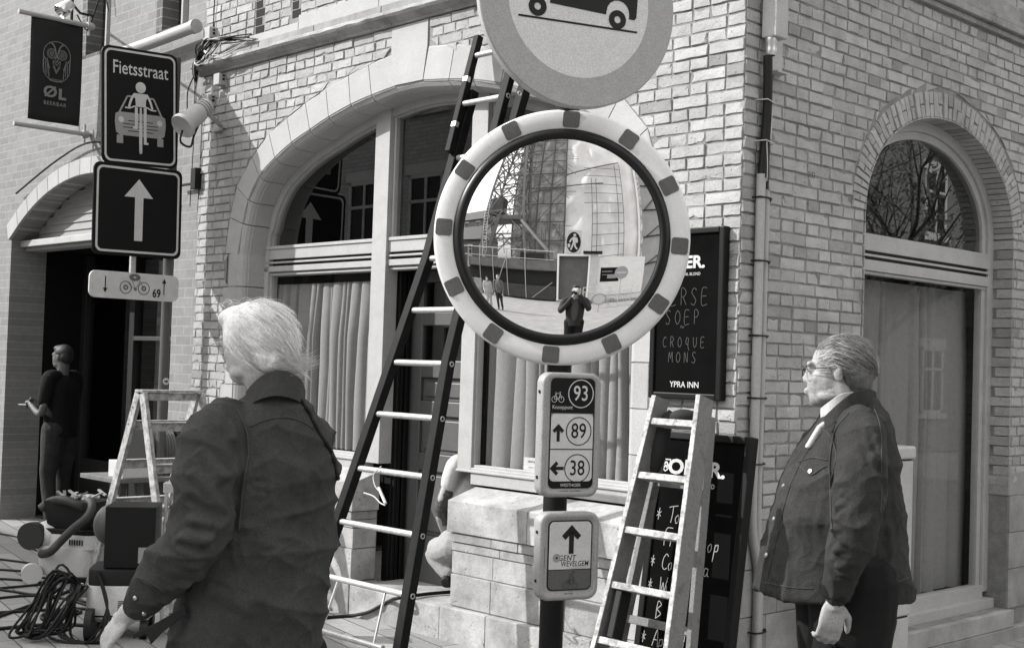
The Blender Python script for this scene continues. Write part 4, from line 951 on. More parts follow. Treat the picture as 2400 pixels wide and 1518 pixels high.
# ------------------------------------------------------------------ big round sign above
BC = at(1358.7, 2.5, 4.10); FB = yawfr(BC, math.degrees(.3936)); rb = .3401
t = thing('no_buses_sign', BC-Vector((0, 0, .34)), 'large round sign with a wide grey ring and a black bus', 'road sign')
mb = MB(); mb.lathe(BC, FB.en, [(.001, -.03), (rb-.03, -.03), (rb-.008, -.034), (rb, -.028), (rb+.001, -.004), (rb-.004, .0), (rb-.012, .001), (.001, .001)], 128); mb.build('sign_disc', mat('aluminium_edge', .34, .45, .08, 10, .04, 40), t, smooth=40)
mb = MB(); ringc(mb, FB, 0, 0, rb-.004, .2445, .0015, 128); mb.build('red_ring', sign_mid, t); mb = MB(); ringc(mb, FB, 0, 0, .2445, .0005, .0015, 96); mb.build('white_field', mat('field_film', .52, .45, .05, 30), t)
FR = Fr(BC+FB.en*.0028, FB.ex*math.cos(.055)-ZV*math.sin(.055), FB.en, ZV*math.cos(.055)+FB.ex*math.sin(.055))
mb = MB(); gz = FR.px(1355, 56)[1]; x1w, z1w = FR.px(1260, 15); x2w, z2w = FR.px(1447, 47); xr = FR.px(1493, 20)[0]; zb_ = FR.px(1475, 46)[1]
strokes(mb, FR, [[(FR.px(1215, 35)[0], FR.px(1215, 35)[1]), (FR.px(1493, 77)[0], FR.px(1493, 77)[1])]], 0, 0, 1, 1, .0, .0065)
for x, z in ((x1w, z1w), (x2w, z2w)): ringc(mb, FR, x, z, .0305, .0115, .0006, 32)
body = []
def arch_(xc, r): return [(xc+r*math.cos(a_), zb_+.012+r*math.sin(a_)) for a_ in [math.pi*(1-i/8) for i in range(9)]]
pts_ = [(-.17, .17), (-.165, zb_)]+[(x1w-.041, zb_)]+arch_(x1w, .041)[0:9]+[(x1w+.041, zb_), (x2w-.041, zb_)]+arch_(x2w, .041)+[(x2w+.041, zb_), (xr-.006, zb_), (xr, zb_+.008), (xr, .15), (xr-.02, .17)]
poly(mb, FR, pts_, 0); mb.build('bus_symbol', ink, t)
mb = MB(); 
for k in range(5): poly(mb, FR, [(-.145+.058*k, .085), (-.100+.058*k, .085), (-.100+.058*k, .15), (-.145+.058*k, .15)], .001)
mb.build('bus_windows', sign_white, t)
mb = MB(); mb.box(S5, -.045, .045, 2.72, 2.76, -.05, .05); mb.bar(S5.P(0, 2.74, .0), BC-FB.en*.035, .03, .03); mb.box(FB, -.03, .03, -.2, .2, -.06, -.034); mb.build('clamp', M_['steel'], t)
# ------------------------------------------------------------------ long dark ladder leaning on the front wall
def hlad(fr, left, right, mb_, th0, th1, w_):
    for ln in (left, right):
        P = [fr.px(*q) for q in ln]; vs, fs = band(fr, P, -w_/2, w_/2, th0, th1); mb_.add(vs, fs)
b_, tp = A.P(1.79, .45, .93), A.P(1.79, 3.26, .15); ez = (tp-b_).normalized(); LF = Fr(b_, dA, ez.cross(dA) if ez.cross(dA).dot(nA) > 0 else dA.cross(ez), ez)
t = thing('long_ladder', A.P(1.79, 0, 1.0), 'long black ladder with pale round rungs leaning over the doorway', 'ladder')
rail_m = mat('black_rail', .006, .6, .5, 12, .12, 30, spec=.12)
def railpiece(pts, w_, nm='rail', th=(-.028, .028)):
    P = [fr_lf.px(*q) for q in pts]; mb = MB(); vs, fs = band(fr_lf, P, -w_/2, w_/2, *th); mb.add(vs, fs)
    return mb.build(nm, rail_m, t, bevel=.004)
fr_lf = LF
z0 = LF.px(748, 1345)
lo = (LF.px(748, 1345)[0]+.06, -.52)
Lp = [(712, 1440+12), (750, 1345), (1003, 605), (1077, 330), (1108, 215)]; Rp = [(936, 1530), (957, 1400), (1050, 850), (1088, 690), (1217, 250), (1240, 170)]
railpiece(Lp, .062); railpiece(Rp, .062)
railpiece([(1068, 365), (1092, 268), (1136, 95)], .046, 'upper_rail', (.03, .075)); railpiece([(1172, 330), (1196, 235), (1238, 80)], .060, 'upper_rail', (.03, .075))
def railx(pts, z):
    P = [LF.px(*q) for q in pts]
    for (x0, z0_), (x1, z1_) in zip(P, P[1:]):
        if min(z0_, z1_) <= z <= max(z0_, z1_): return x0+(x1-x0)*(z-z0_)/(z1_-z0_)
    (x0, z0_), (x1, z1_) = (P[0], P[1]) if z < P[0][1] else (P[-2], P[-1]); return x0+(x1-x0)*(z-z0_)/(z1_-z0_)
rung_m = mat('worn_aluminium', .48, .42, .12, 30, .08, 90, metal=.35, stain=.15, sts=20)
for q in ((760, 1348), (803, 1222), (851, 1098), (893, 970), (934, 849), (971, 727), (1003, 606), (1034, 488), (1063, 372)):
    z = LF.px(*q)[1]; mb = MB(); mb.tube([LF.P(railx(Lp, z)-.02, z), LF.P(railx(Rp, z)+.02, z)], .0175, 14); mb.build('rung', rung_m, t, smooth=40)
    mb = MB(); x = railx(Rp, z)
    mb.lathe(LF.P(x-.033, z), -dA, [(.009, 0), (.009, .002), (.014, .003), (.016, .001), (.016, -.001)], 16); mb.build('rung_socket', M_['steel'], t, smooth=40)
U1, U2 = [(1092, 268), (1136, 95)], [(1196, 235), (1238, 80)]
for q in ((1100, 252), (1127, 140)):
    z = LF.px(*q)[1]; mb = MB(); mb.tube([LF.P(railx(U1, z)-.02, z, .05), LF.P(railx(U2, z)+.02, z, .05)], .0175, 14); mb.build('rung', rung_m, t, smooth=40)
    for x in (railx(U2, z), railx(Rp, z)): mb = MB(); mb.lathe(LF.P(x-.032, z, .05), -dA, [(.009, 0), (.009, .002), (.014, .003), (.016, .001), (.016, -.001)], 16); mb.build('rung_socket', M_['steel'], t, smooth=40)
# lower stabiliser of thin rods
mb = MB(); pA, pB, pC, pD = [LF.P(*LF.px(*q)) for q in ((795, 1352), (905, 1378), (752, 1478), (875, 1512))]
dn = Vector((0, 0, -.0)); [MB().tube([u_, v_], .008, 8).build('thin_strut', M_['alu'], t, smooth=40) for u_, v_ in ((pA, pC), (pB, pD))]
mb = MB(); pE = LF.P(*LF.px(735, 1472)); mb.tube([pE, pD+(pD-pE)*.15], .0165, 12); mb.build('rung', rung_m, t, smooth=40)
for q in ((1112, 195), (1085, 300)): mb = MB(); p_ = LF.P(*LF.px(*q), .06); mb.box(Fr(p_, dA, LF.en, LF.ez), -.02, .02, -.025, .01, -.01, .02); mb.build('hook_clamp', M_['alu'], t, bevel=.003)
mb = MB(); c1 = [LF.P(*LF.px(*q), .03) for q in ((903, 1095), (885, 1115), (888, 1140), (900, 1155))]; mb.tube(smoothpts(c1, 4), .003, 6); mb.tube(smoothpts([LF.P(*LF.px(*q), .03) for q in ((862, 1157), (885, 1165), (900, 1180), (912, 1186))], 4), .004, 6)
wt = mb.build('cable_end', M_['cablel'], None, smooth=True); MB().tube([LF.P(*LF.px(897, 1145), .03), LF.P(*LF.px(913, 1182), .03)], .009, 8).build('connector', sign_white, wt)
tag(wt, 'loose pale wire with a white connector dangling from a rung of the black ladder', 'cable')
# ------------------------------------------------------------------ paint-splashed ladder on the right
b_, tp = A.P(.19, .0, .70), A.P(.17, 1.60, .27); ez = (tp-b_).normalized(); RF = Fr(b_, dA, dA.cross(ez) if dA.cross(ez).dot(nA) > 0 else ez.cross(dA), ez); fr_lf = RF
t = thing('splashed_ladder', A.P(.18, 0, .7), 'paint-splashed wooden step ladder folded in front of the chalkboards', 'ladder')
sp_ = mat('splashed_rail', .20, .7, .35, 14, .35, 50, stain=.65, sts=14, spots=.35, spv=.35, sps=70); spl = mat('splashed_pale', .42, .6, .35, 18, .25, 50, stain=.75, sts=26, spots=.4, spv=.3, sps=60)
Lr, Rr = [(1357, 1620), (1395, 1490), (1527, 925)], [(1545, 1640), (1560, 1508), (1630, 925)]
for ln, dx in ((Lr, 1), (Rr, 1)):
    P = [RF.px(*q) for q in ln]; mb = MB(); vs, fs = band(RF, P, -.012, .012, -.11, .0); mb.add(vs, fs); o = mb.build('rail', sp_, t, bevel=.003)
    mb = MB(); vs, fs = band(RF, P, -.0135, .0135, .0, .006); mb.add(vs, fs); mb.build('lit_rail_edge', spl, t, bevel=.002)  # paler strip paints the lit front of the rail against its shaded side
def rx(ln, z, fr):
    P = [fr.px(*q) for q in ln]
    for (x0, z0_), (x1, z1_) in zip(P, P[1:]):
        if min(z0_, z1_) <= z <= max(z0_, z1_): return x0+(x1-x0)*(z-z0_)/(z1_-z0_)
    return P[0][0]
for q in ((1522, 982), (1487, 1107), (1452, 1234), (1420, 1362), (1388, 1490)):
    z = RF.px(*q)[1]; mb = MB(); mb.box(Fr(RF.P(0, z), dA, RF.en, RF.ez), rx(Rr, z, RF), rx(Lr, z, RF), -.022, .012, -.09, -.004); mb.build('tread', spl, t, bevel=.004)
b2, t2 = A.P(.16, .0, .42), A.P(.155, 1.50, .18); ez = (t2-b2).normalized(); R2 = Fr(b2, dA, dA.cross(ez) if dA.cross(ez).dot(nA) > 0 else ez.cross(dA), ez)
for x0, x1 in ((.30, .15), (-.20, -.115)):
    mb = MB(); vs, fs = band(R2, [(x0, 0), (x1, 1.50)], -.014, .014, -.06, 0); mb.add(vs, fs); mb.build('rear_rail', sp_, t, bevel=.003)
for z_, u_, v_ in ((1.15, -.13, .18), (.45, -.17, .25)): MB().box(Fr(R2.P(0, z_), dA, R2.en, R2.ez), u_, v_, -.02, .02, -.05, -.02).build('rear_brace', sp_, t, bevel=.003)
mb = MB(); mb.box(Fr(RF.P(rx(Lr, 1.35, RF)-.0, .55), dA, RF.en, RF.ez), -.05, -.01, -.14, .12, -.10, -.02); mb.build('hinge_stay', M_['blackmat'], t, bevel=.006)
# bag hanging behind the ladder
mb = MB(); mb.ell(A.P(.17, 1.47, .20), .075, .05, .04); mb.ell(A.P(.30, 1.30, .24), .05, .04, .16, Matrix.Rotation(.25, 3, 'Y')); mb.tube(smoothpts([A.P(.24, 1.48, .2), A.P(.33, 1.36, .24), A.P(.35, 1.2, .26)], 5), .035, 10)
o = mb.build('black_bag', mat('bag_cloth', .012, .85, .2, 20, .2, 60), None, smooth=True); tag(o, 'black cloth bag slung over the top of the splashed ladder', 'bag')
# ------------------------------------------------------------------ chalkboards
def shield(mb, fr, x, z, w_, n):
    ring(mb, fr, [(x-w_, z+w_), (x+w_, z+w_), (x+w_, z-.2*w_), (x+.5*w_, z-.9*w_), (x, z-1.25*w_), (x-.5*w_, z-.9*w_), (x-w_, z-.2*w_)], [(x-.8*w_, z+.8*w_), (x+.8*w_, z+.8*w_), (x+.8*w_, z-.15*w_), (x+.4*w_, z-.72*w_), (x, z-1.02*w_), (x-.4*w_, z-.72*w_), (x-.8*w_, z-.15*w_)], n)
    strokes(mb, fr, [[(-.6, -.3), (0, .45), (.6, -.3)], [(-.35, -.6), (0, -.15), (.35, -.6)]], x, z, w_, w_, n, w_*.3)
CH = {'V': [[(0, 1), (.4, 0), (.8, 1)]], 'E': [[(.7, 1), (.1, .98), (.05, 0), (.7, .03)], [(.1, .52), (.6, .54)]], 'R': [[(.08, 0), (.1, 1), (.55, .95), (.65, .7), (.4, .52), (.12, .5)], [(.3, .5), (.7, 0)]],
 'S': [[(.7, .9), (.35, 1.02), (.1, .78), (.35, .52), (.62, .27), (.35, -.02), (.02, .1)]], 'O': [[(.4, 1), (.08, .7), (.08, .25), (.4, 0), (.72, .3), (.7, .75), (.4, 1)]], 'P': [[(.1, 0), (.12, 1), (.5, .98), (.66, .75), (.45, .52), (.12, .5)]],
 'C': [[(.7, .85), (.4, 1), (.08, .65), (.1, .2), (.4, 0), (.7, .12)]], 'Q': [[(.6, .9), (.25, .95), (.1, .5), (.35, .25), (.62, .5), (.62, .9)], [(.62, .8), (.55, .2), (.75, -.3)]], 'U': [[(.08, 1), (.1, .25), (.38, 0), (.66, .25), (.7, 1)]],
 'M': [[(0, 0), (.18, 1), (.42, .35), (.72, 1), (.82, 0)]], 'N': [[(.05, 0), (.1, 1), (.62, .02), (.68, 1)]], '~': [[(0, .4), (.25, .65), (.5, .4), (.8, .6)]],
 'T': [[(-.1, .9), (.4, 1), (.95, 1.05)], [(.4, 1), (.42, .5), (.35, 0)]], 'o': [[(.35, .5), (.1, .3), (.25, 0), (.5, .15), (.45, .45), (.35, .5)]], 'a': [[(.55, .45), (.2, .5), (.1, .15), (.35, 0), (.55, .3), (.55, .5)], [(.55, .4), (.58, .05), (.75, .05)]],
 's': [[(.5, .5), (.2, .42), (.45, .2), (.15, 0)]], 't': [[(.3, .9), (.25, .1), (.5, .02)], [(.05, .55), (.55, .6)]], 'r': [[(.1, 0), (.15, .5), (.2, .35), (.5, .5)]], 'e': [[(.12, .25), (.5, .3), (.35, .5), (.1, .3), (.25, 0), (.55, .1)]],
 'h': [[(.1, 0), (.15, 1)], [(.12, .3), (.35, .5), (.5, .3), (.5, 0)]], 'F': [[(.1, 0), (.12, 1), (.9, 1.1)], [(.12, .55), (.6, .6)]], 'p': [[(.1, -.5), (.15, .5)], [(.15, .4), (.45, .5), (.5, .15), (.15, .1)]], 'W': [[(0, 1), (.2, 0), (.4, .7), (.65, 0), (.9, 1.05)]],
 'i': [[(.15, .5), (.18, .05)], [(.15, .75), (.17, .8)]], 'n': [[(.1, 0), (.12, .5)], [(.12, .35), (.4, .5), (.48, .3), (.5, 0)]], 'B': [[(.1, 0), (.1, 1), (.55, .85), (.15, .55), (.65, .3), (.1, 0)]], 'A': [[(0, 0), (.4, 1), (.7, 0)], [(.15, .4), (.6, .4)]],
 'g': [[(.5, .45), (.2, .5), (.12, .15), (.45, .1), (.5, .5), (.48, -.4), (.1, -.35)]], 'd': [[(.5, .4), (.2, .5), (.1, .1), (.45, .05), (.52, 1.05)]], 'c': [[(.5, .42), (.15, .4), (.15, .08), (.5, .05)]], 'l': [[(.15, 1), (.15, .1), (.3, .0)]], '7': [[(.05, 1), (.65, 1), (.3, 0)]],
 '*': [[(0, .3), (.5, .6)], [(0, .6), (.5, .3)], [(.25, .1), (.25, .8)]], ' ': []}
def chalkw(par, fr, s, x, z, h, adv, m_, w_=.0035, slant=0, n=.001, name='chalk_writing'):
    mb = MB()
    for i, c in enumerate(s):
        if CH.get(c): strokes(mb, fr, CH[c], x+i*adv, z, h*.62, h, n, w_, slant, .0006)
    return mb.build(name, m_, par, fix=False)
def board(name, label, fr, w_, z0, z1, fw, dep):
    t = thing(name, fr.P(w_/2, z0), label, 'chalkboard'); mb = MB(); mb.box(fr, fw*.8, w_-fw*.8, z0+fw*.8, z1-fw*.8, -dep*.7, -.012); mb.build('board_panel', boardm, t)
    mb = MB()
    for a_, b2_, c_, d_ in ((0, fw, z0, z1), (w_-fw, w_, z0, z1), (fw, w_-fw, z0, z0+fw), (fw, w_-fw, z1-fw, z1)): mb.box(fr, a_, b2_, c_, d_, -dep, 0)
    mb.build('frame', mat('gloss_black', .004, .5, .2, 8, .06, 30, spec=.2), t, bevel=.006)
    return t
FB1 = Fr(A.P(.535, 0, .055), -dA, nA)      # x runs to the right
t = board('wall_chalkboard', 'tall black chalkboard hung on the brick pier, chalked VERSE SOEP and CROQUE MONS', FB1, .475, 1.555, 2.445, .033, .05)
text(t, FB1, .205, 2.265, .088, 'OMER.', sign_white, -.0105, sx=1.12, bold=.035, name='brand_lettering'); text(t, FB1, .215, 2.205, .022, 'TRADITIONAL BLOND', sign_white, -.0105, sx=.95)
mb = MB(); shield(mb, FB1, .225, 2.355, .020, -.0105); mb.build('shield_emblem', sign_white, t)
text(t, FB1, .235, 1.630, .043, 'YPRA INN', sign_white, -.0105, sx=1.0, bold=.012)
for s_, x, z, h, ad in (('VERSE', .060, 2.045, .085, .068), ('SOEP', .10, 1.945, .072, .062), ('~', .20, 1.905, .05, .05), ('CROQUE', .085, 1.825, .052, .050), ('MONS', .125, 1.745, .055, .052)): chalkw(t, FB1, s_, x, z, h, ad, chalk, .0034, n=-.0108)
b_, tp = A.P(.46, .0, .24), A.P(.46, 1.385, .05); ez = (tp-b_).normalized(); FB2 = Fr(b_, -dA, (-dA).cross(ez) if (-dA).cross(ez).dot(nA) > 0 else ez.cross(-dA), ez)
t = board('leaning_chalkboard', 'larger black chalkboard leaning on the pier behind the splashed ladder, with a chalked snack list', FB2, .60, 0.02, 1.40, .04, .06)
text(t, FB2, .27, 1.215, .105, 'OMER.', sign_white, -.0105, sx=1.2, bold=.035, name='brand_lettering'); text(t, FB2, .25, 1.135, .034, 'TRADITIONAL BLOND', sign_white, -.0105, sx=.85)
mb = MB(); shield(mb, FB2, .070, 1.225, .030, -.0105); mb.build('shield_emblem', sign_white, t)
for s_, x, z, h, ad in (('* Toast', .045, .93, .085, .040), ('  Fresh sop', .030, .81, .085, .040), ('* Coppa ca', .040, .69, .080, .038), ('* Wine', .040, .57, .080, .038), ('  B     7', .03, .44, .085, .04), ('* Aperol', .035, .30, .085, .038), ('* good', .035, .17, .08, .038)): chalkw(t, FB2, s_, x, z, h, ad, chalkb, .0042, slant=.12, n=-.0108)
# ------------------------------------------------------------------ pipes, boxes and cables on the side wall
t = thing('wall_pipes', B.P(.14, 0, .04), 'pair of pale grey conduit pipes strapped beside the building corner', 'pipe'); rp = random.Random(3)
def path(t0, n, r, top, bend): return smoothpts([B.P(t0, top, n), B.P(t0, 1.5, n), B.P(t0, .95, n), B.P(t0+bend, .72, n), B.P(t0+bend*1.1, .5, n), B.P(t0+bend, .0, n)], 6)
mb = MB(); mb.tube(path(.115, .035, .028, 2.72, .055), .024, 14); mb.build('pipe', M_['pvc'], t, smooth=50); mb = MB(); mb.tube(path(.172, .028, .02, 2.64, .03), .019, 12); mb.build('pipe', M_['pvc'], t, smooth=50)
mb = MB(); mb.tube([B.P(.198, 2.5, .012), B.P(.21, 0, .012)], .009, 8); mb.build('pipe', M_['pvc'], t, smooth=50)
for y in (465, 613, 787, 932, 1085, 1475):
    z = B.px(1775, y)[1]; dx = .0 if y < 1200 else .05; mb = MB(); mb.tube([B.P(.085+dx, z, .0), B.P(.09+dx, z, .055), B.P(.14+dx, z+.0, .062), B.P(.19+dx, z, .05), B.P(.215+dx, z-.002, .006)], .005, 6); mb.tube([B.P(.205+dx, z-.002, .004), B.P(.235+dx, z-.002, .012)], .008, 6); mb.build('strap', M_['cable'], t, smooth=40)
t = thing('riser_cable', B.P(.14, 2.7, .04), 'thick black cable running from the grey box down into the pipes', 'cable')
mb = MB(); mb.tube(smoothpts([B.P(.125, 3.33, .05), B.P(.14, 3.1, .045), B.P(.135, 2.9, .04), B.P(.12, 2.70, .036)], 5), .024, 12); mb.tube(smoothpts([B.P(.15, 3.2, .04), B.P(.165, 2.95, .03), B.P(.16, 2.65, .03)], 5), .017, 10); mb.build('black_cable', M_['cable'], t, smooth=50)
mb = MB()
for z in (3.09, 2.88): mb.tube([B.P(.085, z+.01, .0), B.P(.10, z+.01, .072), B.P(.165, z, .072), B.P(.195, z-.01, 0)], .003, 6)
mb.tube(smoothpts([B.P(.10, 2.88, .075), B.P(.105, 2.75, .08), B.P(.115, 2.68, .07)], 4), .0022, 6); mb.tube([B.P(.15, 3.05, .068), B.P(.145, 2.9, .068)], .0022, 6); mb.build('tie_wire', M_['cablel'], t, smooth=40)
t = thing('junction_box', B.P(.15, 3.3, .05), 'pale grey metal cable box at the top of the black riser cable', 'box')
mb = MB(); mb.box(B, .105, .215, 3.42, 3.74, .02, .11); mb.build('housing', M_['plaster'], t, bevel=.008); mb = MB(); mb.box(B, .17, .30, 3.27, 3.74, .0, .02); mb.box(B, .20, .30, 3.26, 3.27, .0, .06); mb.build('back_plate', M_['plaster'], t, bevel=.003)
mb = MB(); mb.lathe(B.P(.135, 3.42, .06), -ZV, [(.03, 0), (.032, .02), (.026, .03), (.03, .06), (.028, .085), (.024, .09)], 16); mb.build('gland', M_['alu'], t, smooth=40); mb = MB(); mb.tube(smoothpts([B.P(.14, 3.74, .06), B.P(.15, 3.80, .07), B.P(.13, 3.9, .06), B.P(.12, 4.3, .03)], 5), .018, 10); mb.build('feed_cable', M_['cable'], t, smooth=40)
# survey number
hn = text(None, B, .60, 2.905-.13, .052, '·0193·', ink, .016, sx=.62, bold=.0, name='painted_number'); tag(hn, 'small black stencilled number 0193 on the side wall bricks', 'number')
# ------------------------------------------------------------------ things on the left pier
t = thing('floodlight', A.P(5.1, 3.5, .1), 'ribbed grey barrel floodlight bracketed to the left pier, aimed down', 'lamp')
c1 = at(428, 296, 9.85); c0 = at(487, 246, 10.05); axf = (c1-c0).normalized(); L_ = (c1-c0).length
mb = MB(); mb.lathe(c0, axf, [(.001, -.01), (.05, -.005), (.052, .02)]+[(r, .02+.012*k) for k in range(6) for r in ((.068, .054) if k % 2 else (.054, .068))]+[(.064, .10), (.074, .11), (.078, L_-.05), (.086, L_-.03), (.100, L_-.02), (.102, L_+.0), (.095, L_+.01), (.085, L_+.002), (.001, L_-.004)], 32); mb.build('lamp_body', M_['plaster'], t, smooth=40)
mb = MB(); mb.bar(c0+axf*.06, A.P(5.02, 3.50, .0), .03, .02); mb.bar(A.P(4.99, 3.48, .02), A.P(5.12, 3.48, .02), .03, .03); mb.build('bracket', M_['steel'], t, bevel=.003)
mb = MB(); mb.tube(smoothpts([c1+Vector((0, 0, -.03)), c1+Vector((-.01, 0, -.12)), c1+Vector((.06, .02, -.15)), c1+Vector((.08, .05, -.05)), c0], 6), .009, 6); mb.build('lamp_cable', M_['cable'], t, smooth=40)
for (x, z, w_, h, lab) in ((5.20, 4.26, .10, .10, 'small white box on the wall above the cable tangle'), (5.02, 3.87, .085, .09, 'grey socket box under the end of the cornice'), (5.17, 3.72, .10, .09, 'pale box just above the floodlight')):
    t = thing('wall_box', A.P(x, z-.05, .03), lab, 'box'); mb = MB(); mb.box(A, x-w_/2, x+w_/2, z-h/2, z+h/2, .0, .07); mb.build('housing', M_['plaster'] if 'grey' in lab else pw, t, bevel=.005)
    mb = MB(); mb.box(A, x-w_/2-.002, x-w_/2+.0, z-.01, z+.01, .02, .04); mb.box(A, x-w_/2-.002, x-w_/2, z+.02, z+.035, .02, .04); mb.build('port', M_['black'], t)
t = thing('cable_tangle', A.P(5.15, 4.05, .05), 'messy tangle of black and pale cables at the left end of the cornice', 'cable'); rc = random.Random(5)
for m2, k, nm in ((M_['cable'], 13, 'dark_cable'), (M_['cablel'], 9, 'pale_cable')):
    mb = MB()
    for i in range(k):
        g_ = lambda a_: rc.gauss(0, a_); e = [A.P(4.62+g_(.08), 4.12+g_(.015), .05), A.P(4.95+g_(.04), 4.17+g_(.015), .09+g_(.01)), A.P(5.15+g_(.04), 4.15+g_(.02), .11+g_(.02)), A.P(5.30+g_(.02), 4.02+g_(.02), .09+g_(.02)), A.P(5.35+g_(.01), 3.85, .06), A.P(5.36+g_(.01), 3.62, .05)]
        if i % 3 == 1: e = [A.P(5.0+g_(.05), 4.16, .08), A.P(5.06+g_(.04), 4.02+g_(.03), .14), A.P(5.2+g_(.03), 3.97+g_(.03), .13), A.P(5.28, 4.08+g_(.03), .10), A.P(5.18, 4.15, .10)]
        if i % 3 == 2 and m2 is M_['cablel']: e = [A.P(4.6, 4.11, .05), A.P(4.8, 4.04+g_(.02), .12), A.P(5.0, 4.05+g_(.03), .13), A.P(5.2, 4.13, .1)]
        mb.tube(smoothpts(e, 5), .0055 if m2 is M_['cable'] else .004, 6)
    mb.build(nm, m2, t, smooth=50)
mb = MB(); 
mb.tube(smoothpts([A.P(5.30, 3.98, .08), A.P(5.50, 3.85, .04), A.P(5.52, 3.70, .03), A.P(5.42, 3.62, .1)], 6), .005, 6); mb.tube([A.P(5.18, 4.30, .02), A.P(5.16, 5.2, .02)], .005, 6); mb.tube([A.P(5.42, 3.5, .015), A.P(5.44, 2.9, .015)], .004, 6); mb.tube([A.P(5.30, 3.6, .015), A.P(5.31, 2.95, .015)], .004, 6)
mb.tube(smoothpts([A.P(8.8, 3.25, .03), A.P(7.9, 3.50, .03), A.P(7.2, 3.60, .03), A.P(6.5, 3.45, .03), A.P(5.9, 3.3, .03)], 6), .010, 6); mb.build('stray_wire', M_['cable'], t, smooth=50)
tag(MB().box(A, 5.30, 5.37, 3.03, 3.20, .0, .06).box(A, 5.33, 5.62, 3.07, 3.09, .02, .04).build('wall_hook', M_['black'], None, bevel=.003), 'black iron wall anchor to the right of the arrow sign', 'bracket')
# note in the right window
nt_ = MB().box(A, 1.62, 1.80, 1.052, 1.14, NF-.05, NF-.047).build('window_note', sign_white, None); tag(nt_, 'small white printed note at the bottom of the curtained window', 'note')
NF2 = Fr(A.P(1.80, 0, NF-.0465), -dA, nA)
text(nt_, NF2, .09, 1.115, .017, 'DEUR SLUITEN', ink, 0, bold=.02); text(nt_, NF2, .085, 1.08, .014, 'DANK U WEL', ink, 0)
# ------------------------------------------------------------------ utility cabinet
t = thing('utility_cabinet', B.P(.65, 0, .3), 'pale grey metal utility cabinet standing by the side wall behind the man in the jacket', 'cabinet')
CBM = mat('cabinet_paint', .40, .5, .06, 6, .06, 60, stain=.15, sts=5)
mb = MB(); mb.box(B, .58, .935, .46, 1.27, .13, .47); mb.build('door', CBM, t, bevel=.01); mb = MB(); mb.box(B, .57, .945, 1.278, 1.345, .12, .48); mb.build('lid', CBM, t, bevel=.012)
mb = MB(); mb.box(B, .59, .925, .04, .45, .14, .465); mb.build('base', CBM, t, bevel=.006); MB().box(B, .59, .925, 1.26, 1.285, .14, .462).build('gap', M_['black'], t); MB().box(B, .595, .92, .44, .47, .14, .46).build('gap', M_['black'], t)
# ================================================================== THE STREET BEHIND THE CAMERA (seen in the mirror)
K0 = Fr((0, -14, 0), (-1, 0, 0), (0, 1, 0))       # faces the mirror
MW = Fr((0, 0, 0), (1, 0, 0), (0, 1, 0))
def wbox(mb, x0, x1, y0, y1, z0, z1): mb.box(MW, x0, x1, z0, z1, y0, y1)
t = thing('site_cabin', (-.6, -15, .3), 'pale site cabin with a dark open front under the pedestrian sign, seen in the mirror', 'cabin')
wp = M_['paintw']; mb = MB(); wbox(mb, .22, .86, -16.5, -14, .3, 3.62); wbox(mb, -2.06, .22, -16.5, -16.4, .3, 3.6); wbox(mb, -2.06, -1.98, -16.4, -14, .3, 3.55); wbox(mb, -2.06, .86, -16.5, -13.98, 3.55, 3.68); wbox(mb, -2.06, .22, -16.4, -14, .22, .30); mb.build('cabin_wall', mat('cabin_grey', .5, .6, .1, 2), t)
mb = MB(); wbox(mb, -2.10, -1.98, -14, -13.95, .25, 3.7); wbox(mb, .14, .28, -14, -13.95, .25, 3.7); wbox(mb, -1.98, .14, -14, -13.95, 3.58, 3.70); mb.build('door_frame', mat('bright_frame', .8, .5), t)
MB().add([Vector(v) for v in ((-1.98, -14.3, .3), (.14, -14.3, .3), (.14, -14.3, 3.56), (-1.98, -14.3, 3.56))], [(0, 1, 2, 3)]).build('opening_shade', mat('cabin_shade', .10, .6, .15, 2), t, fix=False)  # dark sheet paints the shade inside the open front
mb = MB(); wbox(mb, -.27, 1.15, -14.6, -13.8, 3.74, 3.90); mb.build('roof_edge', M_['black'], t)
t = thing('pedestrian_sign', (-.93, -14, 3.7), 'white board with a walking pedestrian on a dark oval, above the mirrored site cabin', 'sign')
PS = Fr((-.93, -13.93, 4.58), (-1, 0, 0), (0, 1, 0)); mb = MB(); mb.box(PS, -.56, .56, -.86, .86, -.04, 0); mb.build('board', sign_white, t)
mb = MB(); poly(mb, PS, circ(0, -.02, .50, 40, .74), .002); mb.build('dark_oval', ink, t)
mb = MB(); poly(mb, PS, circ(-.06, .50, .10, 16), .006); poly(mb, PS, [(-.20, .34), (.04, .38), (.10, .30), (.06, -.02), (-.14, -.02), (-.20, .10)], .006)
strokes(mb, PS, [[(.02, .33), (.20, .16), (.28, -.02)], [(-.18, .30), (-.24, .10), (-.20, -.05)], [(.0, 0), (.08, -.25), (.20, -.55)], [(-.08, 0), (-.10, -.28), (-.26, -.50)]], 0, 0, 1, 1, .006, .11); poly(mb, PS, [(.24, -.14), (.42, -.10), (.42, -.26), (.33, -.42), (.24, -.30)], .006); mb.build('walker_symbol', sign_white, t)
t = thing('hoarding_panel', (2.6, -14, .8), 'wide white printed hoarding beside the site cabin, seen in the mirror', 'panel')
mb = MB(); wbox(mb, .92, 4.3, -14.2, -14.1, .6, 3.75); mb.build('board', mat('print_panel', .75, .7, .25, 3, .05, 20, stain=.3, sts=3), t); mb = MB(); wbox(mb, 1.15, 2.4, -14.1, -14.08, 1.75, 2.9); mb.build('dark_poster', sign_dark, t)
mb = MB(); wbox(mb, 1.25, 1.9, -14.08, -14.06, 2.55, 2.62); wbox(mb, 1.25, 2.2, -14.08, -14.06, 2.3, 2.34); wbox(mb, 1.6, 2.2, -14.08, -14.06, 2.0, 2.3); mb.build('poster_print', sign_grey, t)
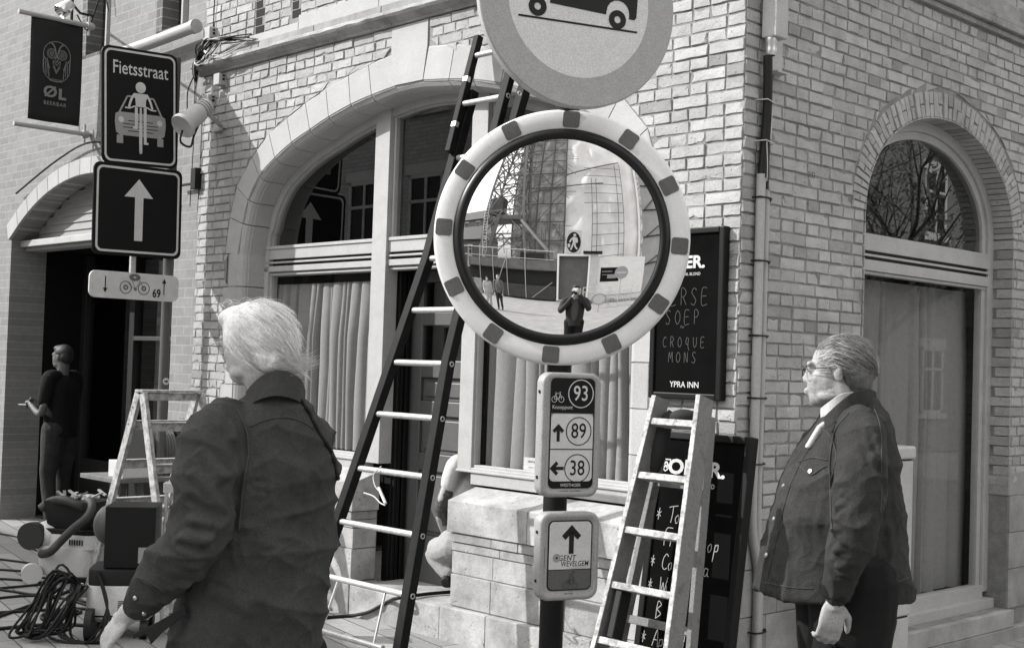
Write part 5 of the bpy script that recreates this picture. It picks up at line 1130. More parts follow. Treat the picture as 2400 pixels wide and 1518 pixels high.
def roundsign(x, y, z, r, label, bar):
    t = thing('round_sign', (x, y, 0), label, 'road sign', 'round road signs in the mirror'); f = Fr((x, y, z), (-1, 0, 0), (0, 1, 0)); mb = MB(); ringc(mb, f, 0, 0, r, .001, -.03, 32, .03); mb.build('disc', sign_mid, t)
    mb = MB(); mb.tube([(x, y-.05, 0), (x, y-.05, z+r)], .04, 8); mb.build('sign_pole', M_['steel'], t); mb = MB()
    if bar: poly(mb, f, [(-r*.75, -.1*r), (r*.75, -.1*r), (r*.75, .12*r), (-r*.75, .12*r)], .004)
    else: ringc(mb, f, 0, 0, r*.78, .001, .004, 32)
    mb.build('white_mark', sign_white, t)
roundsign(2.36, -12, 2.46, .46, 'round no-entry sign with a white bar in front of the hoarding, in the mirror', True)
roundsign(.84, -9, .92, .40, 'low round sign with a pale centre by the photographer, in the mirror', False)
t = thing('crowd_barrier', (1.4, -11, 0), 'metal crowd barrier of thin bars in front of the hoarding, in the mirror', 'barrier')
for x0 in (-.1, 1.5):
    mb = MB(); 
    for z in (.25, 1.15, 1.45): mb.tube([(x0, -11-x0*.15, z), (x0+1.5, -11-(x0+1.5)*.15, z)], .022, 6)
    for k in range(14): x = x0+.05+1.4*k/13; mb.tube([(x, -11-x*.15, .25), (x, -11-x*.15, 1.15)], .011, 5)
    for x in (x0, x0+1.5): mb.tube([(x, -11-x*.15, 0), (x, -11-x*.15, 1.45)], .022, 6)
    mb.build('barrier_panel', M_['alu'], t)
# lattice tower
t = thing('lattice_tower', (-9.2, -24, 0), 'tall steel lattice crane tower standing behind the dark platform, in the mirror', 'tower')
sm_ = mat('tower_steel', .16, .6, .2, 2); x0, x1, y0, y1 = -11.4, -7.0, -25.5, -22
mb = MB(); R = random.uniform
XL = lambda z: -11.6+z*.143
XR = lambda z: -5.40-z*.088
for f_ in (XL, XR):
    for y in (y0, y1): mb.bar((f_(0), y, 0), (f_(24), y, 24), .24, .24)
mb.build('corner_post', sm_, t); rs0 = random.Random(77); mb = MB(); z = 3.4; k = 0
while z < 24:
    h = 1.55 if z > 8.2 else 2.4; x0, x1 = XL(z+h/2), XR(z+h/2)
    for (a_, b_) in (((x0, y1), (x1, y1)), ((x0, y0), (x1, y0)), ((x0, y0), (x0, y1)), ((x1, y0), (x1, y1))):
        w_ = .13; mb.bar((*a_, z), (*b_, z), w_, w_); mb.bar((*a_, z), ((a_[0]+b_[0])/2, (a_[1]+b_[1])/2, z+h), w_, w_); mb.bar((*b_, z), ((a_[0]+b_[0])/2, (a_[1]+b_[1])/2, z+h), w_, w_)
        mb.bar((*a_, z+h*.5), (*b_, z+h), .07, .07); mb.bar((*a_, z+h), (*b_, z+h*.5), .07, .07)
    z += h; k += 1

for k in range(70):
    x, z = rs0.uniform(x0, x1), rs0.uniform(3.5, 22); l = rs0.uniform(.5, 2.2); a_ = rs0.choice((0, 1.57, .9, -.9)); mb.bar((x, rs0.uniform(y0, y1), z), (x+math.cos(a_)*l, y1, z+math.sin(a_)*l), .06, .06)
mb.build('lattice_bracing', sm_, t)
mb = MB(); mb.bar((-10.6, -21.5, 1.2), (-8.7, -21.8, 7.6), .42, .42); mb.bar((-6.1, -21.5, 7.0), (-3.3, -20, 4.1), .24, .24); mb.bar((-8.9, -21.9, 7.5), (-6.2, -21.9, 7.3), .35, .4); wbox(mb, -10.6, -8.8, -25, -23, 8.2, 9.9); wbox(mb, -10.9, -6.0, -25.5, -22, 7.3, 7.55); mb.build('machinery', mat('machine_grey', .10, .6, .2, 2), t)
mb = MB()
for k in range(22): mb.bar((-10.6, -21.7, 3.2+k*.3), (-10.1, -21.7, 3.2+k*.3), .04, .04)
mb.bar((-10.6, -21.7, 3), (-10.6, -21.7, 9.6), .05, .05); mb.bar((-10.1, -21.7, 3), (-10.1, -21.7, 9.6), .05, .05); mb.build('ladder', M_['alu'], t)
t = thing('site_platform', (-5.6, -17, 0), 'long dark hoarding and platform with a thin railing beside the site cabin, in the mirror', 'platform')
mb = MB(); wbox(mb, -10.2, -2.2, -18, -16, 2.55, 3.25); mb.build('deck_edge', mat('deck_edge', .12, .7, .25, 1.5), t); mb = MB(); wbox(mb, -10.2, -2.2, -18, -16.6, .15, 2.5); wbox(mb, -4.9, -3.1, -17.2, -16.4, 3.25, 3.85); mb.build('dark_base', mat('dark_base', .015, .8), t)
mb = MB(); wbox(mb, -10.2, -2.2, -16.4, -15.9, .1, 1.25); mb.build('low_skirt', mat('skirt', .04, .8, .3, 2), t)
mb = MB(); mb.tube([(-10.5, -15.9, 4.25), (-2.3, -15.9, 3.9)], .035, 6); mb.tube([(-10.5, -15.9, 3.5), (-2.3, -15.9, 3.3)], .03, 6)
for x in (-10, -8.6, -7.2, -5.9, -4.4): mb.tube([(x, -15.9, .1), (x, -15.9, 4.1)], .035, 6)
mb.bar((-7.2, -15.8, .2), (-5.9, -15.8, 3.4), .05, .05); mb.bar((-3.9, -15.7, .2), (-2.4, -15.7, 1.6), .05, .05); mb.build('railing', M_['steel'], t)
for i, (x, y) in enumerate(((-9.6, -15.2), (-8.6, -15.0))):
    tag(MB().box(MW, x-.4, x+.4, 0, 1.3, y-.2, y).build('material_crate', mat('crate', .25, .8, .3, 2), None, bevel=.02), ['pale crate at the far left end of the platform, in the mirror', 'second pale crate right of the first by the platform, in the mirror'][i], 'crate')
# sheeted church tower with scaffolding
t = thing('sheeted_tower', (-1.5, -31, 0), 'huge scaffolded tower wrapped in pale sheeting that fills the middle of the mirror', 'building')
sheet_m = mat('pale_sheeting', .85, .9, .10, .5, .2, 1.2, stain=.12, sts=.4); net_m = mat('grey_netting', .5, .9, .30, 1.1, .3, 3, stain=.5, sts=.8)
mb = MB(); K = 30
def crumple(mb, x0, x1, z0, z1, y, am, nx, nz):
    vs = [Vector((x0+(x1-x0)*i/nx, y+am*noise.noise(Vector((x0+(x1-x0)*i/nx, 3.1, (z0+(z1-z0)*j/nz)*.5))), z0+(z1-z0)*j/nz)) for i in range(nx+1) for j in range(nz+1)]
    mb.add(vs, [(i*(nz+1)+j, (i+1)*(nz+1)+j, (i+1)*(nz+1)+j+1, i*(nz+1)+j+1) for i in range(nx) for j in range(nz)])
crumple(mb, -3.0, 6.4, 3, 40, -28, .35, 24, 60); wbox(mb, -9, 6.4, -36, -28.6, 3, 40); mb.build('sheeting', sheet_m, t, smooth=True)
mb = MB(); crumple(mb, -9.1, -2.95, 3, 40, -27.7, .3, 16, 60); mb.build('netting', net_m, t, smooth=True)
mb = MB(); rs = random.Random(4)
for x in (-9.0, -7.6, -6.1, -4.6, -3.0): mb.bar((x, -27.3, 3), (x, -27.3, 40), .16, .16)
for k in range(17): z = 4+k*2.1; mb.bar((-9, -27.3, z), (-3, -27.3, z), .11, .11); mb.bar((-9+1.5*(k % 4), -27.35, z), (-7.4+1.5*(k % 4), -27.35, z+2.1), .07, .07); mb.bar((-9+1.5*((k+2) % 4), -27.35, z+2.1), (-7.4+1.5*((k+2) % 4), -27.35, z), .07, .07)
for x in (.0, .55, 3.2, 3.9): mb.bar((x, -27.5, 4), (x, -27.5, 17 if x > 1 else 14), .07, .07)
for k in range(10): z = 4.6+k*1.25; mb.bar((-.9 if k > 4 else .0, -27.5, z-.3), (3.9, -27.5, z+.1), .06, .06)
mb.bar((-3, -27.5, 14.3), (3.9, -27.5, 17.2), .14, .14); mb.bar((-9, -27.3, 11.5), (1.5, -27.4, 13.4), .12, .12); rs = random.Random(14)
for k in range(120):
    x, z = rs.uniform(-9, -3), rs.uniform(4, 26); a_ = rs.choice((0, 0, 1.57, 1.57, .7, -.7))+rs.gauss(0, .08); l = rs.uniform(.6, 2.6); mb.bar((x, -27.25, z), (x+math.cos(a_)*l, -27.25, z+math.sin(a_)*l), .05, .05)
mb.build('scaffold_tubes', mat('tube_grey', .10, .6), t)
mb = MB(); mb.bar((6.0, -27.0, 3), (6.0, -27, 30), .10, .10); mb.bar((6.35, -26.9, 3), (6.35, -26.9, 30), .06, .06)
for k in range(30): mb.bar((6.0, -26.95, 3+k*.9), (6.35, -26.95, 3.45+k*.9), .05, .05)
mb.build('hoist_mast', M_['black'], t)
t = thing('dark_sheeted_house', (10, -26, 0), 'darker sheeted scaffold building right of the pale tower, in the mirror', 'building')
mb = MB(); wbox(mb, 6.6, 16, -32, -24, 0, 24); mb.build('sheeting', mat('dark_sheeting', .3, .9, .15, .6, .2, 1.5), t)
mb = MB(); rs = random.Random(8)
for k in range(7): mb.bar((6.7, -23.9, 3+k*3), (15, -23.9, 4.5+k*3), .10, .10); mb.bar((6.7+rs.uniform(0, 2), -23.9, 3+k*3), (9+rs.uniform(0, 3), -23.9, 6+k*3), .08, .08)
mb.build('ties', M_['black'], t)
townhouse(Vector((-18, -40, 0)), Vector((-1, 0, 0)), Vector((0, 1, 0)), 12, 11, 8, .14, 'dark brick house far behind the crane tower, in the mirror', 4, 4, 31)
townhouse(Vector((-14, -33, 0)), Vector((-1, 0, 0)), Vector((0, 1, 0)), 8, 6.5, 5, .07, 'low dark house left of the lattice tower, in the mirror', 3, 2, 32)
townhouse(Vector((20, -20, 0)), Vector((-.5, -.87, 0)), Vector((-.87, .5, 0)), 14, 9, 8, .2, 'brick house to the right of the dark sheeted building', 5, 3, 33)
tree(Vector((-13, -19.5, 0)), 7, 12, 'small bare tree at the left rim of the mirror', 200, 3)

# fine placing of the pieces seen in the mirror
for nm, loc, sc_ in (('site_cabin', None, (.86, 1, .92)), ('pedestrian_sign', (-.93, -14, 3.4), (.86, 1, .86)), ('hoarding_panel', (2.45, -14, .8), (1.08, 1, .84)), ('round_sign', (2.18, -12, 0), (1, 1, .88)), ('round_sign.001', (.79, -9, 0), (1, 1, .82)), ('crowd_barrier', None, (1, 1, .93)), ('site_platform', None, (1, 1, .95)), ('sheeted_tower', (-1.3, -31, 0), (.97, 1, .95)), ('dark_sheeted_house', (9.3, -26, 0), (1, 1, 1))):
    o = bpy.data.objects[nm]; o.scale = sc_
    if loc: o.location = loc
# ================================================================== WORK CLUTTER
def gp(px, py, z=0):
    d = ray(px, py); return EYEP+d*((z-EYE)/d.z)
# double-sided step ladder: width along dB, spread along dA
T0 = at(331, 914, 9.0); LZ = T0.z; SF = Fr((T0.x, T0.y, 0), dB, -dA)
t = thing('step_ladder', SF.P(.22, 0, 0), 'paint-stained double-sided wooden step ladder with a small platform top', 'ladder')
wl_ = mat('ladder_wood_pale', .36, .75, .3, 14, .3, 50, stain=.65, sts=24, spots=.3, spv=.45, sps=60)
def stile(x, sgn, nm='leg'):
    mb = MB(); f2 = Fr(SF.P(x, 0, 0), SF.en, SF.ex); sp_f = .66 if sgn < 0 else .50
    vs, fs = band(f2, [(sgn*sp_f, 0), (sgn*.03, LZ-.02)], -.036, .036, -.014, .014); mb.add(vs, fs); return mb.build(nm, wl_, t, bevel=.003)
for x in (0, .45):
    for sg in (-1, 1): stile(x, sg)
for sg in (-1, 1):
    for k, z in enumerate((1.20, .92, .64, .36)):
        sp_f = .66 if sg < 0 else .50; n_ = sg*(.03+(sp_f-.03)*(1-z/(LZ-.02))); mb = MB(); f3 = Fr(SF.P(.014, z, n_), SF.ex, SF.en); mb.box(f3, 0, .422, -.028, .028, -.012, .012); mb.box(f3, 0, .422, .0285, .036, -.04, .03); mb.build('step', wl_, t, bevel=.003)
mb = MB(); mb.box(SF, -.02, .47, LZ-.015, LZ+.004, -.055, .055); mb.box(SF, .03, .42, LZ-.07, LZ-.018, .015, .035); mb.build('platform', wl_, t, bevel=.003)
mb = MB(); 
for z_, n_ in ((LZ-.12, -.10), (LZ-.24, -.17), (.55, -.42)): mb.lathe(SF.P(-.016, z_, n_*.8), -SF.ex, [(.001, .002), (.006, .002), (.006, 0)], 8)
mb.build('bolt', M_['black'], t)
# work table with drum, box
Y1 = 10.1; a_, b_ = at(229, 1115, Y1), at(455, 1117, Y1+.9); WT = Fr((a_.x, a_.y, 0), dB, -dA); zt = a_.z; W_ = .95
t = thing('trestle_table', WT.P(.5, 0), 'rough wooden trestle table behind the step ladder', 'table'); tw = mat('table_wood', .12, .8, .3, 8, .2, 30)
mb = MB(); mb.box(WT, 0, W_, zt-.035, zt, -.3, .3); mb.build('table_top', tw, t, bevel=.004)
for x in (.28, .85):
    for s_ in (-1, 1): mb = MB(); mb.bar(WT.P(x, zt-.035, s_*.12), WT.P(x, 0, s_*.28), .05, .05); mb.build('leg', tw, t)
tag(MB().box(WT, .06, .28, zt+.001, zt+.13, .05, .28).build('white_box', sign_white, None, bevel=.004), 'small white cardboard box on the near end of the trestle table', 'box')
t = thing('cable_drum', WT.P(.46, zt+.15), 'drum wound with thick cable on the trestle table', 'cable drum'); dc = WT.P(.33, zt+.205, -.05)
mb = MB(); mb.lathe(dc, WT.ex, [(.001, 0), (.19, .0), (.19, .02), (.05, .02), (.05, .30), (.19, .30), (.19, .32), (.001, .32)], 28); mb.build('spool', M_['blackmat'], t, smooth=40)
mb = MB(); pts = []
for i in range(11*16): an = i*2*math.pi/16; pts.append(dc+WT.ex*(.035+.25*i/(11*16))+(WT.en*math.cos(an)+ZV*math.sin(an))*(.16+.008*math.sin(i*.37)))
mb.tube(pts, .0125, 8); mb.build('wound_cable', mat('grey_cable', .12, .6), t, smooth=50)
mb = MB(); mb.tube(smoothpts([WT.P(.62, zt+.3, 0), WT.P(.68, zt+.45, .05), WT.P(.75, zt+.2, .05), WT.P(.70, zt+.02, .1)], 5), .004, 6); mb.build('cable_end', M_['cablel'], t, smooth=True)
tag(MB().box(WT, .62, .93, zt+.002, zt+.07, -.1, .2).box(WT, .66, .88, zt+.071, zt+.085, -.05, .18).build('tool_case', mat('tool_grey', .16, .6, .3, 8), None, bevel=.005), 'flat grey tool case at the far end of the trestle table', 'tool case')
# near vacuum with a big black box on top
V2 = Fr((at(285, 1400, 8.0).x, 8.0, 0), (dB+Vector((.5, 0, 0))).normalized(), Vector((0, 0, 0))); V2 = yawfr((at(288, 1400, 8.0).x, 8.0, 0), 8)
t = thing('site_vacuum', V2.o, 'pale industrial vacuum cleaner with a tall black box mounted on top', 'vacuum cleaner'); vp = mat('vac_shell', .55, .45, .06, 8, .05, 40, stain=.2, sts=8)
def rbox(mb, fr, x0, x1, z0, z1, n0, n1, r, taper=0):
    lo = rrect(x0, x1, n0, n1, r, 4); k = len(lo); cx_, cn = (x0+x1)/2, (n0+n1)/2
    vs = [fr.P(cx_+(x-cx_)*s_, z, cn+(n-cn)*s_) for z, s_ in ((z0, 1-taper), (z0+.01, 1-taper*.9), (z1-.01, 1), (z1, .985)) for x, n in lo]
    mb.add(vs, [(q*k+i, q*k+(i+1) % k, (q+1)*k+(i+1) % k, (q+1)*k+i) for q in range(3) for i in range(k)]+[tuple(range(k))[::-1], tuple(range(3*k, 4*k))])
zz = lambda py: 1.7-(py-829)*8/3060
mb = MB(); rbox(mb, V2, -.19, .19, .10, zz(1428), -.19, .19, .09, .12); mb.build('tank', vp, t, smooth=40); mb = MB(); rbox(mb, V2, -.195, .195, zz(1424)+.0, zz(1358), -.195, .195, .08); mb.build('motor_housing', vp, t, smooth=40)
mb = MB(); rbox(mb, V2, -.193, .193, zz(1428)+.001, zz(1424)-.001, -.19, .19, .08); mb.build('rubber_band', M_['black'], t)
mb = MB()
for i in range(7):
    for j in range(3): mb.box(V2, .0+.036*j, .032+.036*j, zz(1421)+.012*i, zz(1421)+.006+.012*i, .1955, .197)
mb.build('vent_grille', M_['black'], t); mb = MB(); rbox(mb, V2, -.185, .19, zz(1357), zz(1322), -.185, .19, .06); mb.build('filter_cover', M_['blackmat'], t, smooth=40)
mb = MB(); mb.tube([V2.P(-.15, zz(1375), .1), V2.P(-.235, zz(1378), .1)], .035, 14); mb.tube([V2.P(-.235, zz(1358), .1), V2.P(-.235, zz(1388), .1)], .018, 10); mb.build('inlet', vp, t, smooth=40)
for s_, nn in ((-1, 1), (1, 1), (-1, -1), (1, -1)): mb = MB(); c_ = V2.P(s_*.15, .055, nn*.15); mb.tube([c_-V2.ex*.02, c_+V2.ex*.02], .055, 18); mb.build('wheel', M_['blackmat'], t, smooth=40)
mb = MB(); mb.tube([V2.P(-.17, .10, .24), V2.P(-.13, .10, .24)], .095, 24); mb.build('big_wheel', M_['blackmat'], t, smooth=40)
t2 = thing('black_equipment_box', V2.P(.02, zz(1320)), 'tall matt black equipment box standing on the vacuum cleaner', 'box')
mb = MB(); mb.box(V2, -.10, .195, zz(1320), zz(1180), -.15, .15); mb.build('box_body', M_['black'], t2, bevel=.004); mb = MB(); mb.box(V2, .10, .155, zz(1308), zz(1272), .1512, .153); mb.build('paper_label', sign_grey, t2)
mb = MB(); mb.ell(V2.P(-.09, zz(1228), 0), .10, .12, .125); mb.build('side_dome', mat('dome', .06, .5, .1, 5), t2, smooth=True)
t2 = thing('tripod_bracket', V2.P(.33, .9), 'black angular bracket and case beside the step ladder foot', 'bracket'); mb = MB(); mb.prism(V2, [(.26, zz(1180)), (.42, zz(1155)), (.44, zz(1185)), (.40, zz(1215)), (.30, zz(1195))], -.1, .1); mb.build('case', M_['black'], t2, bevel=.004)
mb = MB(); mb.box(V2, .22, .24, .0, .92, -.06, -.03); mb.box(V2, .36, .39, .0, .86, -.03, 0); mb.box(V2, .22, .40, .86, .92, -.08, .06); mb.build('stand', M_['alu'], t2, bevel=.003)
# far vacuum lying low with its hose
V1 = yawfr((at(165, 1300, 9.8).x, 9.8, 0), -12); z1_ = lambda py: 1.7-(py-825)*9.8/3060
t = thing('floor_vacuum', V1.o, 'low pale vacuum cleaner with a black bin of debris on top and a thick hose', 'vacuum cleaner')
mb = MB(); rbox(mb, V1, -.20, .28, .06, .27, -.2, .2, .1, .1); mb.build('tank', vp, t, smooth=40); mb = MB(); mb.ell(V1.P(-.13, .33, .05), .13, .16, .12); rbox(mb, V1, -.1, .30, .26, .36, -.19, .19, .08, -.02); mb.build('housing', vp, t, smooth=60)
mb = MB(); rbox(mb, V1, -.16, .26, .40, .60, -.17, .17, .05, .15); mb.build('bin', M_['blackmat'], t, smooth=40); mb = MB(); rbox(mb, V1, -.17, .27, .36, .40, -.18, .18, .05); mb.build('band', M_['black'], t)
mb = MB(); mb.tube([V1.P(-.20, .34, .165), V1.P(-.195, .34, .235)], .10, 24); mb.build('rear_wheel', mat('tyre', .02, .7), t, smooth=40); mb = MB(); mb.tube([V1.P(-.19, .07, .2), V1.P(-.15, .07, .26)], .075, 20); mb.build('caster', vp, t, smooth=40)
mb = MB()
for k in range(6): mb.box(V1, .10+.02*k, .11+.02*k, .29, .33, .196, .199)
mb.build('vent_grille', M_['black'], t); rv = random.Random(2); mb = MB()
for k in range(16): c_ = V1.P(rv.uniform(-.13, .22), .60+rv.uniform(0, .03), rv.uniform(-.13, .13)); mb.bar(c_, c_+Vector((rv.uniform(-.09, .09), rv.uniform(-.09, .09), rv.uniform(-.01, .05))), .02, .012)
mb.build('debris', mat('debris', .25, .8, .4, 9), t)
def hose(pts, r, name='hose', m_=None, rib=True):
    P = smoothpts(pts, 10); mb = MB(); n = len(P); Q = []; rr = []
    if rib:
        L_ = 0; last = P[0]; Q = []
        for p, q in zip(P, P[1:]):
            k = max(1, int((q-p).length/.006))
            for j in range(k): Q.append(p+(q-p)*j/k)
        rr = [r*(1 if i % 2 else .90) for i in range(len(Q))]
    else: Q, rr = P, r
    mb.tube(Q, rr, 12 if rib else 6); return mb.build(name, m_ or M_['blackmat'], t, smooth=70)
hz = lambda px, py, Y: at(px, py, Y)
hm = mat('hose', .035, .55, .2, 10)
hose([hz(95, 1192, 9.7), hz(120, 1175, 9.7), hz(150, 1172, 9.6), hz(185, 1185, 9.6), hz(205, 1205, 9.7)], .035, m_=hm); hose([hz(190, 1165, 9.9), hz(215, 1180, 9.6), hz(205, 1210, 9.5), hz(170, 1240, 9.5), hz(140, 1270, 9.5), hz(118, 1292, 9.5), hz(96, 1298, 9.6)], .032, m_=hm)
hose([hz(170, 1172, 9.9), hz(200, 1163, 9.8), hz(235, 1168, 9.8)], .022, m_=mat('pale_hose', .22, .6))
# loose cables on the paving, each a thing
rc = random.Random(21)
def gcable(pts, r, label, m_=None, loops=0):
    P = smoothpts([q_ if isinstance(q_, Vector) else gp(q_[0], q_[1], r+(q_[2] if len(q_) > 2 else 0)) for q_ in pts], 8); mb = MB(); mb.tube(P, r, 7); return tag(mb.build('floor_cable', m_ or M_['cable'], None, smooth=60), label, 'cable', 'cables lying on the paving')
gcable([(-80, 1470), (120, 1400), (190, 1370), (240, 1340)], .011, 'straight dark cable crossing the paving toward the step ladder foot')
gcable([(-80, 1440), (110, 1428), (190, 1432), (115, 1452), (100, 1440), (170, 1425), (260, 1432)], .010, 'dark cable looping back on itself near the bottom left corner')
gcable([(-80, 1480), (120, 1462), (240, 1468)], .011, 'lowest thick cable along the paving at bottom left')
gcable([(-80, 1300), (90, 1322), (115, 1340), (160, 1360), (100, 1352), (50, 1345), (90, 1334), (150, 1352), (200, 1375)], .009, 'tangled dark cable beside the pale floor vacuum')
gcable([(-90, 1385), (100, 1368), (140, 1358), (120, 1345), (60, 1338), (-60, 1330)], .009, 'second tangled cable nearer the kerb side of the floor vacuum')
gcable([(680, 1452), (760, 1446), (820, 1442), A.P(*A.px(862, 1434, .066), .066), A.P(*A.px(890, 1420, .064), .064), A.P(*A.px(912, 1408, .05), .05), (935, 1400, .205), (1000, 1391, .205), (1045, 1387, .205), (1075, 1385, .205)], .012, 'dark cable running past the doorstep behind the black ladder')
gcable([(-60, 1240), (60, 1262), (75, 1285), (110, 1290), (135, 1275)], .008, 'thin cable curling out from under the floor vacuum')
t = thing('cable_hank', gp(215, 1440), 'big hank of dark extension cable hanging from the vacuum inlet', 'cable'); mb = MB(); top = V2.P(-.235, zz(1368), .12)
for k in range(15):
    g_ = rc.gauss; lx, lz = -.42+g_(0, .03)-.05*(k % 3), .03+abs(g_(0, .03)); mb.tube(smoothpts([top+Vector((g_(0, .012), g_(0, .02), g_(0, .01))), V2.P(-.34+g_(0, .02), .36+g_(0, .03), .15+g_(0, .04)), V2.P(lx, .12+g_(0, .02), .2+g_(0, .05)), V2.P(lx-.02, lz, .22+g_(0, .05)), V2.P(lx+.12, lz+.03, .25+g_(0, .05)), V2.P(-.25+g_(0, .02), .25, .2+g_(0, .04)), top+Vector((g_(0, .012), g_(0, .02), 0))], 6), .008, 6)
for k in range(5): mb.tube(smoothpts([top, V2.P(-.22+g_(0, .03), .3, .2), V2.P(-.27+g_(0, .05), .05, .26), V2.P(-.12+g_(0, .05), .02, .32), V2.P(-.05, .2, .26), V2.P(-.12, .4, .2)], 6), .008, 6)
mb.build('cable_loops', M_['cable'], t, smooth=60)

gcable([(-80, 1410), (60, 1395), (150, 1402), (230, 1425), (330, 1450)], .009, 'thin dark cable sagging toward the big cable hank')
gcable([(-70, 1352), (70, 1360), (130, 1375), (90, 1392), (30, 1385), (-60, 1372)], .009, 'loop of dark cable in the middle of the tangle by the floor vacuum')
gcable([(150, 1330), (175, 1350), (165, 1385), (200, 1410), (230, 1395)], .009, 'short dark cable looping round the step ladder foot')
# ================================================================== PEOPLE
def fuse(mb, name, mat_, voxel, smooth=4, parent=None, post=None, fac=.5):
    me = bpy.data.meshes.new('tmp'); me.from_pydata(mb.v, [], mb.f); bm = bmesh.new(); bm.from_mesh(me); bmesh.ops.recalc_face_normals(bm, faces=bm.faces); bm.to_mesh(me); bm.free()
    o = bpy.data.objects.new('tmp', me); COL.objects.link(o)
    r = o.modifiers.new('r', 'REMESH'); r.mode = 'VOXEL'; r.voxel_size = voxel
    s = o.modifiers.new('s', 'SMOOTH'); s.iterations = smooth; s.factor = fac
    dg = bpy.context.evaluated_depsgraph_get(); m2 = bpy.data.meshes.new_from_object(o.evaluated_get(dg)); bpy.data.objects.remove(o); bpy.data.meshes.remove(me)
    m2.name = name; m2.materials.clear(); m2.materials.append(mat_)
    if post: post(m2)
    m2.polygons.foreach_set('use_smooth', [True]*len(m2.polygons)); m2.update()
    ob = bpy.data.objects.new(name, m2); COL.objects.link(ob)
    if parent is not None: attach(ob, parent)
    return ob
def vn(me):
    n = len(me.vertices); V = np.empty(n*3); me.vertices.foreach_get('co', V); N = np.empty(n*3); me.vertices.foreach_get('normal', N); return V.reshape(-1, 3), N.reshape(-1, 3)
def ripple(V, N, amp, scale, seed, stretch=(1, 1, 1)):
    d = np.array([noise.noise(Vector((v[0]*scale*stretch[0]+seed, v[1]*scale*stretch[1], v[2]*scale*stretch[2]))) for v in V]); return V+N*(amp*d)[:, None]
def folds(V, N, fl):
    """fl: (p, q, width, amp) crease or ridge along the segment p-q, optionally bowed by c"""
    D = np.zeros(len(V))
    for f in fl:
        p, q, w_, a_ = f[:4]; pts = [Vector(p), Vector(q)] if len(f) == 4 else smoothpts([Vector(p), Vector(f[4]), Vector(q)], 4)
        best = np.full(len(V), 9.)
        for a, b in zip(pts, pts[1:]):
            a, b = np.array(a), np.array(b); ab = b-a; t = np.clip(((V-a) @ ab)/(ab @ ab), 0, 1); d = np.linalg.norm(V-(a+t[:, None]*ab), axis=1); best = np.minimum(best, d)
        u = best/(w_*.8); D += a_*(np.exp(-u**1.25)-.5*np.exp(-((u-1.5)/.7)**2))
    return V+N*D[:, None]
def ridged(V, N, amp, scale, seed, st=(1, 1, 1)):
    d = np.array([(1-abs(noise.noise(Vector((v[0]*scale*st[0]+seed, v[1]*scale*st[1], v[2]*scale*st[2])))))**5-.35 for v in V]); return V+N*(amp*d)[:, None]
def wr(amp=.004, fl=(), seed=0, scale=7, fine=.0015, st=(1, 1, .6)):
    def f(me):
        V, N = vn(me); V = ripple(V, N, amp, scale, seed, st); V = ripple(V, N, fine, scale*4.5, seed+9, (1, 1, .7))
        if fl: V = folds(V, N, fl)
        me.vertices.foreach_set('co', V.ravel())
    return f
def loft(mb, secs, seg=28):
    """secs: (centre, half width vector, half depth vector)"""
    vs = []
    for c, a, b in secs:
        for k in range(seg):
            t = 2*math.pi*k/seg; ct, st = math.cos(t), math.sin(t); e = .88
            vs.append(Vector(c)+Vector(a)*(abs(ct)**e*(1 if ct > 0 else -1))+Vector(b)*(abs(st)**e*(1 if st > 0 else -1)))
    n = len(secs); mb.add(vs, [(i*seg+k, i*seg+(k+1) % seg, (i+1)*seg+(k+1) % seg, (i+1)*seg+k) for i in range(n-1) for k in range(seg)]+[tuple(range(seg))[::-1], tuple(range((n-1)*seg, n*seg))])
def limb(mb, pts, rs, seg=14): P = smoothpts(pts, 4); k = len(P); R_ = [float(np.interp(i/(k-1), np.linspace(0, 1, len(rs)), rs)) for i in range(k)]; mb.tube(P, R_, seg); mb.ell(P[0], R_[0], R_[0], R_[0], None, 12, 8); mb.ell(P[-1], R_[-1], R_[-1], R_[-1], None, 12, 8)
def basis(f, u=ZV): f = Vector(f).normalized(); r = f.cross(u).normalized(); u2 = r.cross(f); return f, r, u2     # forward, right, up
def head(mb, c, f, u=ZV, s=1.):
    """skin head: c = centre of the skull, f = facing"""
    f, r, u = basis(f, u); M = Matrix((r, f, u)).transposed(); P = lambda x, y, z: c+(r*x+f*y+u*z)*s; E = lambda x, y, z, a, b_, d, M2=None: mb.ell(P(x, y, z), a*s, b_*s, d*s, M if M2 is None else M @ M2, 18, 12)
    E(0, -.012, .025, .074, .094, .085); E(0, .030, -.030, .060, .066, .075); E(0, .050, -.075, .040, .042, .035); E(0, .072, -.088, .020, .018, .018); E(0, .010, -.062, .052, .052, .045); E(0, .0, -.09, .045, .045, .04)
    for sg in (-1, 1):
        E(sg*.034, .062, -.022, .022, .016, .022); E(sg*.028, .082, .026, .026, .012, .010); E(sg*.045, .025, -.075, .016, .035, .018)
        E(sg*.074, -.010, -.008, .007, .015, .026, Matrix.Rotation(-.2, 3, 'X')); E(sg*.079, -.013, .002, .006, .012, .016); E(sg*.031, .078, .006, .013, .012, .010)
    mb.tube([P(0, .084, .022), P(0, .096, -.006), P(0, .105, -.022)], [.008*s, .009*s, .010*s], 10); E(0, .100, -.027, .014, .010, .008); E(0, .098, -.056, .022, .010, .006); E(0, .096, -.066, .020, .010, .006)
    return M, P
